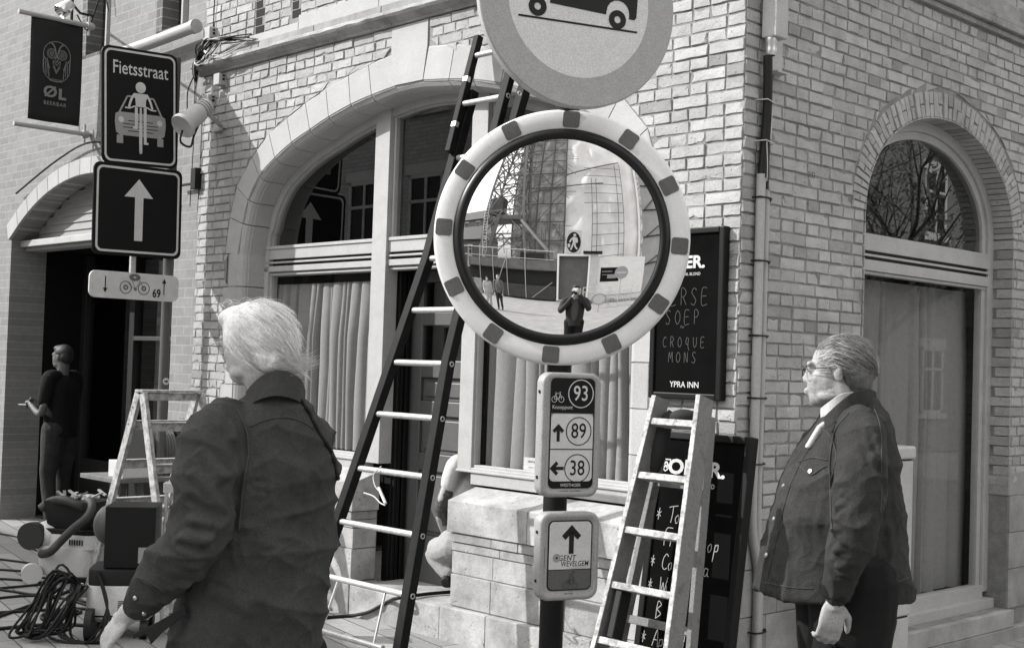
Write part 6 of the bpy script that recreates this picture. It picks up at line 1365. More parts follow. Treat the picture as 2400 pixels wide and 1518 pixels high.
def hand(mb, w, d, n_, s=1., curl=.5, side=1, spread=.08, thumb=.6):
    """w wrist, d direction of the fingers, n_ palm normal (curl goes towards it), side: +1/-1 puts the thumb on that side"""
    d = Vector(d).normalized(); n_ = Vector(n_); n_ = (n_-d*n_.dot(d)).normalized(); x = d.cross(n_)*side; M = Matrix((x, n_, d)).transposed()
    mb.ell(w+d*.045*s, .040*s, .017*s, .052*s, M, 16, 10); mb.ell(w+d*.062*s, .041*s, .015*s, .028*s, M, 16, 10); mb.ell(w+d*.04*s+x*.020*s+n_*.010*s, .017*s, .014*s, .034*s, M, 12, 8); mb.tube([w-d*.03*s, w+d*.03*s], [.027*s, .026*s], 12)
    for k, (o, L_) in enumerate(((.030, .074), (.010, .083), (-.011, .078), (-.031, .062))):
        b_ = w+d*.080*s+x*o*s; dd = (d+x*o*spread*20*.1).normalized(); c_ = curl*(1+.08*k); pts = [b_-dd*.03*s, b_]; q = b_; ang = 0
        for seg_, t in ((.44, .55), (.31, 1.), (.25, .8)):
            ang += c_*t; v = dd*math.cos(ang)+n_*math.sin(ang); q = q+v*L_*seg_*s; pts.append(q)
        mb.tube(pts, [.0095*s, .0098*s, .0090*s, .0080*s, .0066*s], 10); mb.ell(pts[-1], .0066*s, .0066*s, .0066*s, None, 10, 6)
        for q in pts[1:4]: mb.ell(q, .0098*s, .0098*s, .0098*s, None, 10, 6)
    b_ = w+d*.022*s+x*.026*s+n_*.006*s; v1 = (d*.62+x*.75+n_*.25*thumb).normalized(); v2 = (d*.85+x*.25+n_*.5*thumb).normalized(); p1 = b_+v1*.040*s; p2 = p1+v2*.034*s; p3 = p2+(v2+n_*.3*thumb).normalized()*.026*s
    mb.tube([b_, p1, p2, p3], [.0145*s, .0125*s, .0105*s, .008*s], 10); mb.ell(p3, .008*s, .008*s, .008*s, None, 10, 6)
def skinmat(v): return mat('skin', v, .5, .08, 20, .10, 120, spec=.35)
def person(name, label, J, skin, voxel, hs=1., hands=(), build=1., group=None, shoes=True):
    """J: joints; body skin as ONE mesh from head to feet"""
    mb = MB(); b = build; f, r, u = basis(J['face'], J.get('hup', ZV)); M, P = head(mb, J['head'], J['face'], J.get('hup', ZV), hs)
    nb_ = J['neck']; mb.tube(smoothpts([nb_+(J['chest']-nb_)*.15, nb_, P(0, -.018, -.075), P(0, -.01, -.02)], 3), [.062*b*hs, .060*b*hs, .056*hs, .056*hs, .055*hs, .055*hs, .055*hs, .055*hs, .055*hs, .05*hs][:10] if False else [.058*hs]*10, 14)
    sh = (J['shR']-J['shL']); ax_ = sh.normalized(); dp = ax_.cross((J['neck']-J['pelvis']).normalized()).normalized()
    loft(mb, [(J['pelvis']-ZV*.04, ax_*.13*b, dp*.09*b), (J['pelvis']+(J['chest']-J['pelvis'])*.35, ax_*.12*b, dp*.085*b), (J['chest'], ax_*.13*b, dp*.09*b), (J['chest']*.5+J['neck']*.5, ax_*.105*b, dp*.07*b), (J['neck']-ZV*.02, ax_*.05, dp*.05)], 20)
    for S_ in 'LR':
        s0, e0, w0 = J['sh'+S_], J['el'+S_], J['wr'+S_]; limb(mb, [J['chest']*.45+s0*.55-ZV*.01, s0-ZV*.025, e0, w0], [.038*b, .040*b, .036*b, .026], 12)
        h0, k0, a0 = J['pelvis']+(-1 if S_ == 'L' else 1)*ax_*.09, J['kn'+S_], J['an'+S_]; limb(mb, [h0, (h0+k0)/2, k0, (k0*.6+a0*.4), a0], [.085*b, .075*b, .052*b, .05*b, .035], 14)
        ft = J.get('ft'+S_, Vector(J['face'])*1); ft = Vector((ft.x, ft.y, 0)).normalized(); mb.tube([a0-ft*.03-ZV*.02, a0+ft*.05-ZV*.045, a0+ft*.15-ZV*.055], [.035, .036, .025], 10)
        if S_ in J.get('hands', {}): d, n_, side, cu = J['hands'][S_]; hand(mb, w0, d, n_, 1.0*hs, cu, side)
        else: hand(mb, w0, w0-e0, J.get('palm'+S_, dp), hs, .6, 1)
    o = fuse(mb, 'person', skinmat(skin), voxel, 6); o.name = name; tag(o, label, 'person', group); return o, M, P
def shoe(par, a0, ft, m_=None):
    ft = Vector((ft[0], ft[1], 0)).normalized(); mb = MB(); mb.tube([a0-ft*.06-ZV*.045, a0-ft*.02-ZV*.04, a0+ft*.07-ZV*.045, a0+ft*.17-ZV*.058, a0+ft*.205-ZV*.06], [.035, .045, .045, .038, .02], 14); fuse(mb, 'shoe', m_ or M_['blackmat'], .008, 3, par)
def hairmesh(par, P, M, hs, lumps, m_, name='hair', voxel=.006, sm=2, post=None):
    mb = MB()
    for x, y, z, a, b_, d in lumps: mb.ell(P(x, y, z), a*hs, b_*hs, d*hs, M, 20, 14)
    return fuse(mb, name, m_, voxel, sm, par, post)
J_ = lambda px, py, Y: at(px, py, Y)
trm = mat('dark_trousers', .008, .9, .2, 8, .2, 60, spec=.2)
# ---------------------------------------------------------------- man in the corduroy jacket (right)
Yr = 4.1; f_r = Vector((-.93, .36, -.03))
J = dict(head=J_(1964, 872, Yr+.02), face=f_r, neck=J_(1988, 965, Yr+.02), chest=J_(1985, 1090, Yr), pelvis=J_(1975, 1440, Yr), shL=J_(2022, 1010, Yr-.18), shR=J_(1990, 1010, Yr+.20), elL=J_(2012, 1215, Yr-.25), wrL=J_(1957, 1405, Yr-.24), elR=J_(1985, 1230, Yr+.28), wrR=J_(1930, 1400, Yr+.25))
pz = J['pelvis']; J.update(knL=Vector((pz.x-.08, Yr-.08, .50)), anL=Vector((pz.x+.10, Yr-.10, .10)), knR=Vector((pz.x-.02, Yr+.12, .50)), anR=Vector((pz.x-.25, Yr+.12, .10)), hands={'L': (Vector((-.15, -.05, -1)), Vector((-.2, .9, -.1)), 1, .62)}, ftL=f_r, ftR=f_r)
man, M, P = person('person', 'grey-haired bearded man in a dark trucker jacket and glasses, walking left past the cabinet', J, .27, .0045, 1.0, build=1.05)
cord = mat('corduroy', .034, .9, .18, 9, .45, 220, stain=.3, sts=11, spec=.15)
k = Yr/3060; X = lambda px, py=900, Y=Yr: at(px, py, Y)
secs = []
for y, a_, b_, hw in ((932, 1985, 2040, .075), (950, 1958, 2055, .10), (975, 1935, 2072, .150), (1005, 1915, 2086, .185), (1055, 1878, 2096, .20), (1120, 1846, 2100, .205), (1200, 1816, 2109, .21), (1290, 1796, 2121, .215), (1350, 1782, 2130, .218), (1385, 1776, 2134, .22), (1396, 1780, 2130, .215)):
    l, r_ = X(a_, y), X(b_, y); c = (l+r_)/2; secs.append((c+Vector((0, .02, 0)), Vector(((r_.x-l.x)/2, -.02, 0)), Vector((.0, hw, 0))))
mb = MB(); loft(mb, secs, 40)
limb(mb, [J_(2010, 1000, Yr-.12), J_(2020, 1030, Yr-.20), J_(2016, 1120, Yr-.275), J_(2002, 1225, Yr-.295), J_(1980, 1310, Yr-.28), J_(1960, 1380, Yr-.245)], [.066, .076, .075, .073, .066, .058, .048], 22)
limb(mb, [J['shR'], J_(1985, 1120, Yr+.27), J['elR'], J['wrR']], [.075, .072, .062, .052], 18)
pk = lambda px, py, dn: at(px, py, Yr+dn); S_ = -.24
fl = []
rf_ = random.Random(6)
for (x0, y0, x1, y1, w_, a_) in ((2060, 1020, 1985, 1060, .012, .004), (2068, 1100, 1975, 1155, .012, .006), (2062, 1150, 1960, 1185, .013, .010), (2058, 1195, 1965, 1205, .013, -.010), (2055, 1215, 1950, 1240, .014, .012), (2040, 1250, 1945, 1262, .012, -.008), (2045, 1275, 1940, 1290, .013, .011), (2020, 1305, 1930, 1300, .011, -.008), (2020, 1325, 1925, 1322, .012, .010), (2005, 1350, 1920, 1340, .011, .008), (2070, 960, 2045, 1090, .018, .008), (2040, 1000, 2070, 1160, .016, -.008)):
    fl.append((pk(x0, y0, -.28), pk(x1, y1, -.32), w_, a_, pk((x0+x1)/2+rf_.uniform(-8, 8), (y0+y1)/2+rf_.uniform(-8, 16), -.33)))
for (x0, y0, x1, y1, w_, a_) in ((1930, 1010, 1905, 1120, .02, .008), (1900, 1120, 1870, 1330, .022, .008), (1860, 1110, 1840, 1300, .02, .006), (1935, 1130, 1925, 1360, .022, -.008), (2085, 1150, 2110, 1360, .02, .007), (2065, 1240, 2080, 1370, .02, -.007)):
    fl.append((pk(x0, y0, -.18), pk(x1, y1, -.20), w_, a_))
def jpost(me):
    V, N = vn(me); V = ripple(V, N, .006, 5, 3, (1, 1, .5)); V = ridged(V, N, .009, 5, 5, (.9, .9, 1.2)); V = ridged(V, N, .005, 11, 21, (1, 1, 1)); V = ridged(V, N, .0025, 22, 8, (1, 1, .9)); V = folds(V, N, fl); me.vertices.foreach_set('co', V.ravel())
jk = fuse(mb, 'jacket', cord, .0048, 6, man, jpost)
def strip(pts, w_, th, name, m_, par, off, up=None, Y=Yr):   # sewn seams, plackets and straps lying on the jacket
    pass
def onsurf(ob, px, py, lift=.002):
    me = ob.data; d = ray(px, py).normalized(); inv = wmat(ob).inverted() if ob.parent else Matrix()
    hit, loc, nor, idx = TREES[ob.name].ray_cast(EYEP, d)[0:1]+TREES[ob.name].ray_cast(EYEP, d)[1:4] if False else (None, None, None, None)
from mathutils.bvhtree import BVHTree
def bvh(ob):
    me = ob.data; return BVHTree.FromPolygons([v.co.copy() for v in me.vertices], [tuple(p.vertices) for p in me.polygons])
def seam(tree, pts, r, name, m_, par, lift=.001, n=8, seg=6):
    Q = []
    P2 = smoothpts([Vector((x, y, 0)) for x, y in pts], n) if len(pts) > 2 else [Vector((pts[0][0]+(pts[1][0]-pts[0][0])*i/n, pts[0][1]+(pts[1][1]-pts[0][1])*i/n, 0)) for i in range(n+1)]
    for p in P2:
        loc, nor, i, d = tree.ray_cast(EYEP, ray(p.x, p.y).normalized())
        if loc: Q.append(loc+nor*lift)
    if len(Q) > 1: mb = MB(); mb.tube(Q, r, seg); return mb.build(name, m_, par, smooth=60)
TJ = bvh(jk); seamm = mat('seam_edge', .045, .85, spec=.15); stm = mat('button_metal', .5, .3, metal=1.)
for nm, pts, r in (('shoulder_seam', [(1918, 1000), (1945, 1020), (1960, 1070), (1945, 1130)], .0025), ('armhole_seam', [(1990, 968), (1958, 1010), (1945, 1080), (1947, 1160), (1950, 1240)], .003), ('hem_seam', [(1782, 1362), (1850, 1375), (1905, 1378)], .002), ('hem_seam', [(2020, 1385), (2080, 1372), (2130, 1352)], .002), ('placket_seam', [(1925, 1015), (1885, 1070), (1852, 1140), (1830, 1220), (1812, 1300), (1792, 1385)], .002), ('pocket_flap', [(1872, 1082), (1905, 1072), (1940, 1078)], .0022), ('pocket_flap', [(1875, 1092), (1892, 1108), (1905, 1112), (1925, 1098), (1938, 1092)], .0025), ('back_seam', [(2045, 950), (2062, 1000), (2066, 1080), (2064, 1200)], .002)):
    seam(TJ, pts, r, nm, seamm, jk)
for px_, py_ in ((1900, 1104), (1836, 1138), (1814, 1216), (1796, 1300)):
    loc, nor, i, d = TJ.ray_cast(EYEP, ray(px_, py_).normalized())
    if loc: mb = MB(); mb.lathe(loc, nor, [(.001, .006), (.007, .005), (.009, .002), (.009, -.002)], 14); mb.build('button', stm, jk, smooth=40)
# collar, shirt collar and cuff
mb = MB(); cpts = [J_(2044, 938, Yr-.05), J_(2010, 930, Yr-.10), J_(1965, 950, Yr-.11), J_(1932, 985, Yr-.09), J_(1905, 1015, Yr-.06)]
def collar(pts, h, th, name, m_, par, out=(0, -1, 0), lean=.35):
    P2 = smoothpts(pts, 5); vs = []; k = len(P2)
    for i, p in enumerate(P2):
        hh = h*(.8+.35*math.sin(math.pi*i/(k-1))); o_ = Vector(out)
        for a_, z in ((0, hh), (th, hh), (th+hh*lean, 0), (hh*lean, -.002)): vs.append(p+o_*a_+ZV*z)
    mb = MB(); mb.add(vs, [(i*4+q, i*4+(q+1) % 4, (i+1)*4+(q+1) % 4, (i+1)*4+q) for i in range(k-1) for q in range(4)]+[(0, 1, 2, 3), tuple(range(4*k-4, 4*k))]); o = mb.build(name, m_, par, smooth=50, bevel=.002); return o
shirt = mat('pale_shirt', .36, .85, .05, 30)
collar([J_(2052, 945, Yr+.02), J_(2035, 948, Yr-.05), J_(2000, 958, Yr-.10), J_(1965, 980, Yr-.115), J_(1930, 1005, Yr-.09)], .045, .006, 'jacket_collar', cord, man)
collar([J_(2010, 940, Yr-.075), J_(1975, 950, Yr-.088), J_(1945, 968, Yr-.082), J_(1922, 978, Yr-.05)], .034, .004, 'shirt_collar', shirt, man, lean=.15)
mb = MB(); mb.prism(Fr((0, Yr-.035, 0), (1, 0, 0), (0, -1, 0)), [(J_(x, y, Yr).x, J_(x, y, Yr).z) for x, y in ((1932, 980), (1910, 996), (1880, 1046), (1890, 1050), (1914, 1020), (1934, 998))], -.012, .02); mb.build('shirt_front', shirt, man, bevel=.006)
mb = MB(); mb.tube([J_(1964, 1372, Yr-.245), J_(1957, 1402, Yr-.243)], [.050, .043], 24); mb.build('knit_cuff', M_['black'], man, smooth=40, bevel=.004)
mb = MB()
for S_, a0 in (('L', J['anL']), ('R', J['anR'])):
    h0 = J['pelvis']+Vector((-.0, (-.09 if S_ == 'L' else .09), 0)); limb(mb, [h0+ZV*.12, h0-ZV*.05, J['kn'+S_], a0], [.15, .125, .088, .07], 18)
fuse(mb, 'trousers', trm, .009, 4, man, wr(.006, seed=4))
for S_ in 'LR': shoe(man, J['an'+S_], f_r)
# head details: dark grey side-parted hair, ear left bare, beard, glasses
hr = mat('grey_hair', .085, .7, .45, 60, .5, 160, streak=(1, 1, .3)); be = mat('grey_beard', .30, .9, .3, 90, .6, 260)
hairmesh(man, P, M, 1., [(0, -.030, .038, .078, .088, .079), (0, -.055, .005, .076, .060, .082), (0, -.068, -.040, .060, .040, .045), (0, -.005, .070, .060, .072, .042), (.0, -.035, .02, .081, .050, .070)], hr, post=lambda me: me.vertices.foreach_set('co', ripple(*vn(me), .004, 40, 2, (1, 1, 1)).ravel()))
hairmesh(man, P, M, 1., [(0, .046, -.078, .042, .040, .030), (.041, .020, -.068, .017, .038, .030), (-.041, .020, -.068, .017, .038, .030), (0, .078, -.053, .018, .012, .005)], be, 'beard', post=lambda me: me.vertices.foreach_set('co', ripple(*vn(me), .0015, 90, 2, (1, 1, 1)).ravel()))
def strands(par, P, hs, n, m_, seedf, flow, seed=1, r=.0006, L_=.06, steps=7, name='hair_strands', lift=.0):
    rnd = random.Random(seed); mb = MB()
    for i in range(n):
        q = seedf(rnd)
        if q is None: continue
        pts = [Vector(q)]; l = L_*rnd.uniform(.6, 1.2); jit = Vector((rnd.gauss(0, .18), rnd.gauss(0, .18), rnd.gauss(0, .18)))
        for s_ in range(steps): p = pts[-1]; v = (flow(p, s_/steps)+jit*.6).normalized(); pts.append(p+v*l/steps)
        W = [P(p.x, p.y, p.z) for p in pts]; mb.tube(W, [r*(1-.75*j/steps) for j in range(steps+1)], 3, cap=False)
    return mb.build(name, m_, par, smooth=True, fix=False)
def ellseed(c, a, b_, d, cond):
    def f(rnd):
        for _ in range(20):
            v = Vector((rnd.gauss(0, 1), rnd.gauss(0, 1), rnd.gauss(0, 1))).normalized(); p = Vector((c[0]+a*v.x, c[1]+b_*v.y, c[2]+d*v.z))
            if cond(p): return p
    return f
def flowback(p, t):
    n_ = Vector((p.x/.0065, (p.y+.02)/.009, (p.z-.03)/.0075)).normalized(); g = Vector((0, -1.0, -.45 if p.y < 0 else .1)); g = g-n_*g.dot(n_); return g.normalized()+n_*(.12-.35*t)
hs1 = mat('grey_strand', .16, .6); hs2 = mat('pale_strand', .36, .6)
for m_, sd, n_ in ((hs1, 1, 1500), (hs2, 2, 700)): strands(man, P, 1, n_, m_, ellseed((0, -.025, .030), .084, .096, .088, lambda p: p.z > .0 or p.y < -.045), flowback, sd, L_=.05, r=.0007)
mb = MB(); gl = lambda x, y, z: P(x, y, z)
for sg in (-1, 1):
    mb.tube([gl(sg*.034+.022*math.cos(t), .106-.004*abs(math.cos(t)), .004+.017*math.sin(t)) for t in [2*math.pi*i/20 for i in range(20)]], .0013, 6, closed=True)
    mb.tube(smoothpts([gl(sg*.058, .100, .010), gl(sg*.076, .05, .012), gl(sg*.082, -.005, .012), gl(sg*.080, -.022, -.008)], 4), .0014, 6)
mb.tube(smoothpts([gl(-.012, .106, .006), gl(0, .112, .010), gl(.012, .106, .006)], 4), .0013, 6); mb.build('glasses', mat('glasses_frame', .03, .3, metal=.5), man, smooth=60)
for sg in (-1, 1):
    mb = MB(); mb.ell(P(sg*.031, .082, .008), .011, .009, .0085, M, 14, 10); mb.build('eye', mat('eye_white', .30, .2), man, smooth=True); mb = MB(); mb.ell(P(sg*.031, .089, .008), .005, .0035, .005, M, 10, 8); mb.build('iris', M_['black'], man, smooth=True)
# ---------------------------------------------------------------- white-haired man seen from behind (left)
Yl = 3.2; f_l = Vector((-.86, .50, -.12)); hu = Vector((-.08, -.0, 1))
J = dict(head=J_(597, 806, Yl), face=f_l, hup=hu, neck=J_(640, 930, Yl+.02), chest=J_(635, 1090, Yl), pelvis=J_(600, 1530, Yl), shL=J_(512, 1010, Yl-.11), shR=J_(732, 1030, Yl+.10), elL=J_(468, 1262, Yl-.17), wrL=J_(300, 1438, Yl-.10), elR=J_(728, 1260, Yl+.20), wrR=J_(680, 1440, Yl+.30))
pz = J['pelvis']; J.update(knL=Vector((pz.x-.10, Yl+.02, .50)), anL=Vector((pz.x-.22, Yl+.08, .10)), knR=Vector((pz.x+.08, Yl+.10, .50)), anR=Vector((pz.x+.16, Yl-.02, .10)), ftL=Vector((-.8, .6, 0)), ftR=Vector((-.8, .6, 0)), hands={'L': (Vector((-.62, .10, -.76)), Vector((.62, .55, -.4)), -1, .42)})
wm, M, P = person('person', 'white-haired person in a dark denim shirt seen from behind in the left foreground', J, .40, .0045, .87, build=1.0)
den = mat('denim', .046, .9, .15, 5, .4, 240, stain=.22, sts=12, spec=.15)
sax = Vector((.80, .60, 0)); fax = Vector((-.60, .80, 0)); secs = []
for y, a_, b_, d_ in ((912, 598, 690, .055), (930, 570, 712, .075), (955, 538, 735, .095), (985, 505, 760, .112), (1030, 484, 776, .120), (1090, 480, 783, .126), (1170, 480, 785, .128), (1260, 466, 780, .130), (1350, 444, 768, .134), (1450, 416, 752, .140), (1550, 400, 742, .144), (1640, 396, 738, .144), (1660, 404, 730, .138)):
    l, r_ = at(a_, y, Yl), at(b_, y, Yl); c = (l+r_)/2; hw = (r_.x-l.x)/2; rx_ = math.sqrt(max(.001, hw*hw-(d_*.6)**2))/.8; secs.append((c, sax*rx_, fax*d_))
mb = MB(); loft(mb, secs, 44)
limb(mb, [J_(530, 990, Yl-.07), J_(505, 1030, Yl-.12), J_(482, 1130, Yl-.16), J_(462, 1245, Yl-.185), J_(398, 1330, Yl-.16), J_(330, 1418, Yl-.115)], [.066, .076, .072, .068, .064, .054, .046], 24)
limb(mb, [J_(728, 1030, Yl+.08), J_(722, 1130, Yl+.16), J['elR'], J['wrR']], [.070, .065, .060, .05], 18)
q = lambda px, py, dn: at(px, py, Yl+dn); fl = []
for (x0, y0, x1, y1, w_, a_, dn) in ((470, 1060, 545, 1130, .016, .007, -.22), (452, 1110, 530, 1190, .016, .008, -.23), (445, 1170, 520, 1215, .014, -.008, -.24), (440, 1215, 520, 1235, .015, .010, -.25), (430, 1255, 520, 1268, .014, .011, -.25), (425, 1275, 505, 1300, .012, -.010, -.25), (400, 1300, 480, 1335, .015, .010, -.23), (375, 1330, 440, 1375, .014, .009, -.20), (345, 1365, 405, 1420, .013, .008, -.18), (330, 1400, 370, 1440, .010, -.005, -.16),
        (560, 960, 540, 1060, .018, .007, -.16), (600, 1000, 585, 1150, .022, .006, -.17), (540, 1050, 560, 1250, .018, -.010, -.17), (640, 1140, 760, 1120, .018, .005, -.15), (600, 1330, 760, 1300, .02, .006, -.15), (560, 1230, 700, 1260, .018, .006, -.16), (720, 1000, 700, 1200, .02, .007, -.10), (590, 1400, 760, 1420, .02, .006, -.15), (500, 1380, 640, 1460, .02, .007, -.16), (660, 1200, 640, 1400, .024, -.006, -.15), (730, 1150, 735, 1400, .02, .006, -.08), (600, 1138, 690, 1150, .010, .005, -.15), (690, 1150, 780, 1144, .010, .006, -.12), (610, 1165, 720, 1178, .009, .004, -.15), (640, 1232, 735, 1250, .010, .005, -.14), (620, 1290, 740, 1270, .010, -.005, -.14), (545, 1180, 560, 1320, .012, -.008, -.17), (590, 1040, 610, 1120, .012, .005, -.16)):
    fl.append((q(x0, y0, dn), q(x1, y1, dn), w_, a_))
def dpost(me):
    V, N = vn(me); V = ripple(V, N, .007, 4.5, 13, (1, 1, .55)); V = ridged(V, N, .016, 3.5, 15, (.6, .6, 1.6)); V = ridged(V, N, .010, 8, 25, (.8, .8, 1.4)); V = ridged(V, N, .0035, 20, 18, (1, 1, .9)); V = folds(V, N, fl); me.vertices.foreach_set('co', V.ravel())
sh = fuse(mb, 'denim_shirt', den, .0048, 6, wm, dpost); TS = bvh(sh)
for nm, pts, r in (('yoke_seam', [(585, 1000), (620, 985), (660, 978), (700, 985), (735, 1005)], .0018), ('armhole_seam', [(553, 958), (575, 1000), (582, 1060), (570, 1140), (560, 1240)], .003), ('cuff_seam', [(322, 1352), (350, 1362), (385, 1385)], .0022)):
    seam(TS, pts, r, nm, seamm, sh)
for px_, py_ in ((338, 1436), (320, 1462), (318, 1400)):
    loc, nor, i, d = TS.ray_cast(EYEP, ray(px_, py_).normalized())
    if loc: mb = MB(); mb.lathe(loc, nor, [(.001, .005), (.005, .004), (.006, .001), (.006, -.002)], 12); mb.build('cuff_stud', stm, sh, smooth=40)
collar([J_(575, 958, Yl-.03), J_(610, 935, Yl-.075), J_(655, 926, Yl-.075), J_(700, 938, Yl-.03), J_(715, 955, Yl+.04)], .052, .006, 'shirt_collar', den, wm, out=(.1, -1, 0), lean=.35)
seam(TS, [(610, 915), (650, 908), (690, 925), (720, 960), (745, 1010), (775, 1060), (790, 1120)], .006, 'shoulder_strap', M_['black'], wm, .002, 10, 8)
mb = MB()
for S_, a0 in (('L', J['anL']), ('R', J['anR'])):
    h0 = J['pelvis']+sax*(-.09 if S_ == 'L' else .09); limb(mb, [h0-ZV*.02, h0-ZV*.12, J['kn'+S_], a0], [.10, .11, .085, .07], 18)
fuse(mb, 'trousers', trm, .009, 4, wm, wr(.006, seed=8))
for S_ in 'LR': shoe(wm, J['an'+S_], (-.8, .6))
wh = mat('white_hair', .70, .65, .16, 50, .35, 120, streak=(1, 1, .4))
hairmesh(wm, P, M, .87, [(0, -.015, .040, .088, .102, .080), (0, -.045, .012, .088, .076, .084), (0, -.062, -.035, .076, .052, .050), (.0, -.066, -.062, .060, .038, .028), (-.066, -.005, .012, .026, .058, .048), (.066, -.005, .005, .028, .060, .055), (0, .045, .080, .068, .060, .034)], wh, voxel=.006, sm=4, post=lambda me: me.vertices.foreach_set('co', ripple(*vn(me), .004, 22, 2, (1, 1, .5)).ravel()))
def flowwhite(p, t):
    n_ = Vector((p.x/.0085, (p.y+.02)/.0105, (p.z-.01)/.010)).normalized(); g = Vector((.28, -.75, -.75 if p.y < .02 else -.15)); g = g-n_*g.dot(n_)*.9
    return g.normalized()+n_*(.05-.10*t)+Vector((.35, -.15, .1))*t*t*(1.2 if p.z < -.03 else .2)
w1, w2, w3 = mat('white_strand', .80, .5), mat('silver_strand', .55, .5), mat('grey_under_strand', .20, .6)
cond = lambda p: (p.y < .05 or p.z > .05) and p.z > -.07+max(0, p.y+.03)*.9
strands(wm, P, 1, 3000, w1, ellseed((0, -.018, .012), .091, .105, .108, cond), flowwhite, 11, L_=.070, r=.0007, steps=8); strands(wm, P, 1, 1800, w2, ellseed((0, -.018, .010), .090, .104, .106, cond), flowwhite, 12, L_=.078, r=.0007, steps=8)
strands(wm, P, 1, 500, w2, ellseed((.01, -.045, -.050), .072, .062, .035, lambda p: p.y < -.02), lambda p, t: Vector((.35, -.8, -.75+1.3*t)), 13, L_=.075, r=.0007); strands(wm, P, 1, 22, w1, ellseed((0, .02, .10), .07, .09, .03, lambda p: p.z > .10) if True else None, lambda p, t: Vector((-.3, .4, .5-1.4*t)), 14, L_=.05, r=.0005)
mb = MB(); mb.tube(smoothpts([P(-.079, -.01, .012), P(-.080, .05, .012), P(-.066, .105, .008), P(-.02, .118, .004)], 4), .0015, 6); mb.build('glasses', M_['steel'], wm, smooth=60)
# strap hanging from the cuff
mb = MB(); mb.prism(Fr(at(345, 1480, Yl-.16), (1, 0, 0), (0, -1, 0)), [(.085, .062), (.09, .045), (.035, .0), (.01, -.028), (.0, -.004), (-.03, -.016), (-.035, -.006), (.02, .022)], -.004, .004); mb.build('hanging_strap', M_['blackmat'], wm, bevel=.002)
# ---------------------------------------------------------------- man in a dark T-shirt by the bar (background left)
def gperson(o, f, h, label, skin=.32, voxel=.010, arms=None, top='tshirt', topm=None, legm=None, hairm=None, group=None, lean=0., squat=None, headf=None, headoff=Vector((0, 0, 0)), bare=True, name='person', wa=.006, slv=.65, absj=None, bw=1.):
    o = Vector(o); f = Vector(f).normalized(); r = f.cross(ZV).normalized(); H = lambda x, y, z: o+r*x+f*y+ZV*z*h
    J = dict(head=H(0, .02+lean*.30, .935)+headoff, face=headf or f, neck=H(0, lean*.24, .845), chest=H(0, lean*.15, .74), pelvis=H(0, 0, .53), shL=H(-.19, lean*.22, .815), shR=H(.19, lean*.22, .815), elL=H(-.24, .0, .64), elR=H(.24, .0, .64), wrL=H(-.22, .12, .50), wrR=H(.22, .12, .50), knL=H(-.10, .04, .28), knR=H(.10, .04, .28), anL=H(-.11, -.02, .055), anR=H(.11, .02, .055), ftL=f, ftR=f)
    if arms: J.update({k_: H(*v) for k_, v in arms.items()})
    if squat: J.update({k_: H(*v) for k_, v in squat.items()})
    if absj: J.update(absj)
    p, M, P = person(name, label, J, skin, voxel, 1., group=group); ax_ = (J['shR']-J['shL']).normalized(); dp = ax_.cross((J['neck']-J['pelvis']).normalized()).normalized(); mb = MB(); c_ = J['chest']; pe = J['pelvis']
    loft(mb, [(pe-(c_-pe)*.12, ax_*.185*bw, dp*.135), (pe+(c_-pe)*.3, ax_*.175*bw, dp*.13), (c_, ax_*.185*bw, dp*.135), (c_*.45+J['neck']*.55, ax_*.19*bw, dp*.105), (J['neck']-ZV*.015, ax_*.075, dp*.07)], 24)
    for S_ in 'LR':
        s0, e0, w0 = J['sh'+S_], J['el'+S_], J['wr'+S_]
        if top == 'tshirt': limb(mb, [J['neck']*.5+s0*.5, s0, s0*(1-slv)+e0*slv], [.06, .072, .062], 14)
        else: limb(mb, [J['neck']*.5+s0*.5, s0, e0, w0*.9+e0*.1], [.065, .072, .058, .045], 14)
    fuse(mb, 'jacket' if top != 'tshirt' else 't_shirt', topm, voxel*.9, 3, p, wr(wa, seed=2, scale=9)); mb = MB()
    for S_ in 'LR':
        h0 = pe+ax_*(-.09 if S_ == 'L' else .09); limb(mb, [h0+ZV*.03, (h0+J['kn'+S_])/2, J['kn'+S_], J['an'+S_]*.92+J['kn'+S_]*.08], [.115, .10, .072, .058], 14)
    fuse(mb, 'trousers', legm, voxel*.9, 3, p, wr(wa*1.2, seed=5, scale=9))
    for S_ in 'LR': shoe(p, J['an'+S_], J['ftL'])
    hairmesh(p, P, M, 1., [(0, -.022, .042, .080, .092, .080), (0, -.055, .005, .076, .058, .075), (0, .02, .080, .062, .068, .036)], hairm, voxel=.008)
    return p, J, P, M
drk = mat('black_cotton', .006, .9, .2, 10, .1, 80, spec=.2); jean = mat('dark_jeans', .014, .9, .5, 9, .2, 80, stain=.4, sts=12); dh = mat('dark_hair', .012, .6, .2, 60, .3, 120)
gp_ = at(132, 1240, 12.5); bp, J, P, M = gperson((gp_.x, 12.5, 0), (-.93, .36, 0), 1.76, 'young man in a black T-shirt looking left and holding a phone by the bar front', .09, .011, dict(elL=(-.25, .02, .635), wrL=(-.10, .27, .665), elR=(.22, .05, .64), wrR=(.04, .30, .66)), topm=drk, legm=jean, hairm=dh)  # skin tone darkened to paint in the shade he stands in
ph = MB(); c_ = (J['wrL']+J['wrR'])/2+Vector((-.10, .03, .01)); ph.box(Fr(c_, (.93, -.36, 0), (0, 0, 1), (.36, .93, 0)), -.07, .03, -.035, .035, -.004, .004); tag(ph.build('phone', M_['steel'], None, bevel=.002), 'small pale phone in the hand of the man by the bar', 'phone')
mb = MB(); mb.ell(J['chest']+Vector((-.115, .02, .0)), .012, .06, .09, None, 14, 10); mb.build('shirt_print', mat('shirt_print', .05, .9, .5, 30), bp, smooth=True)
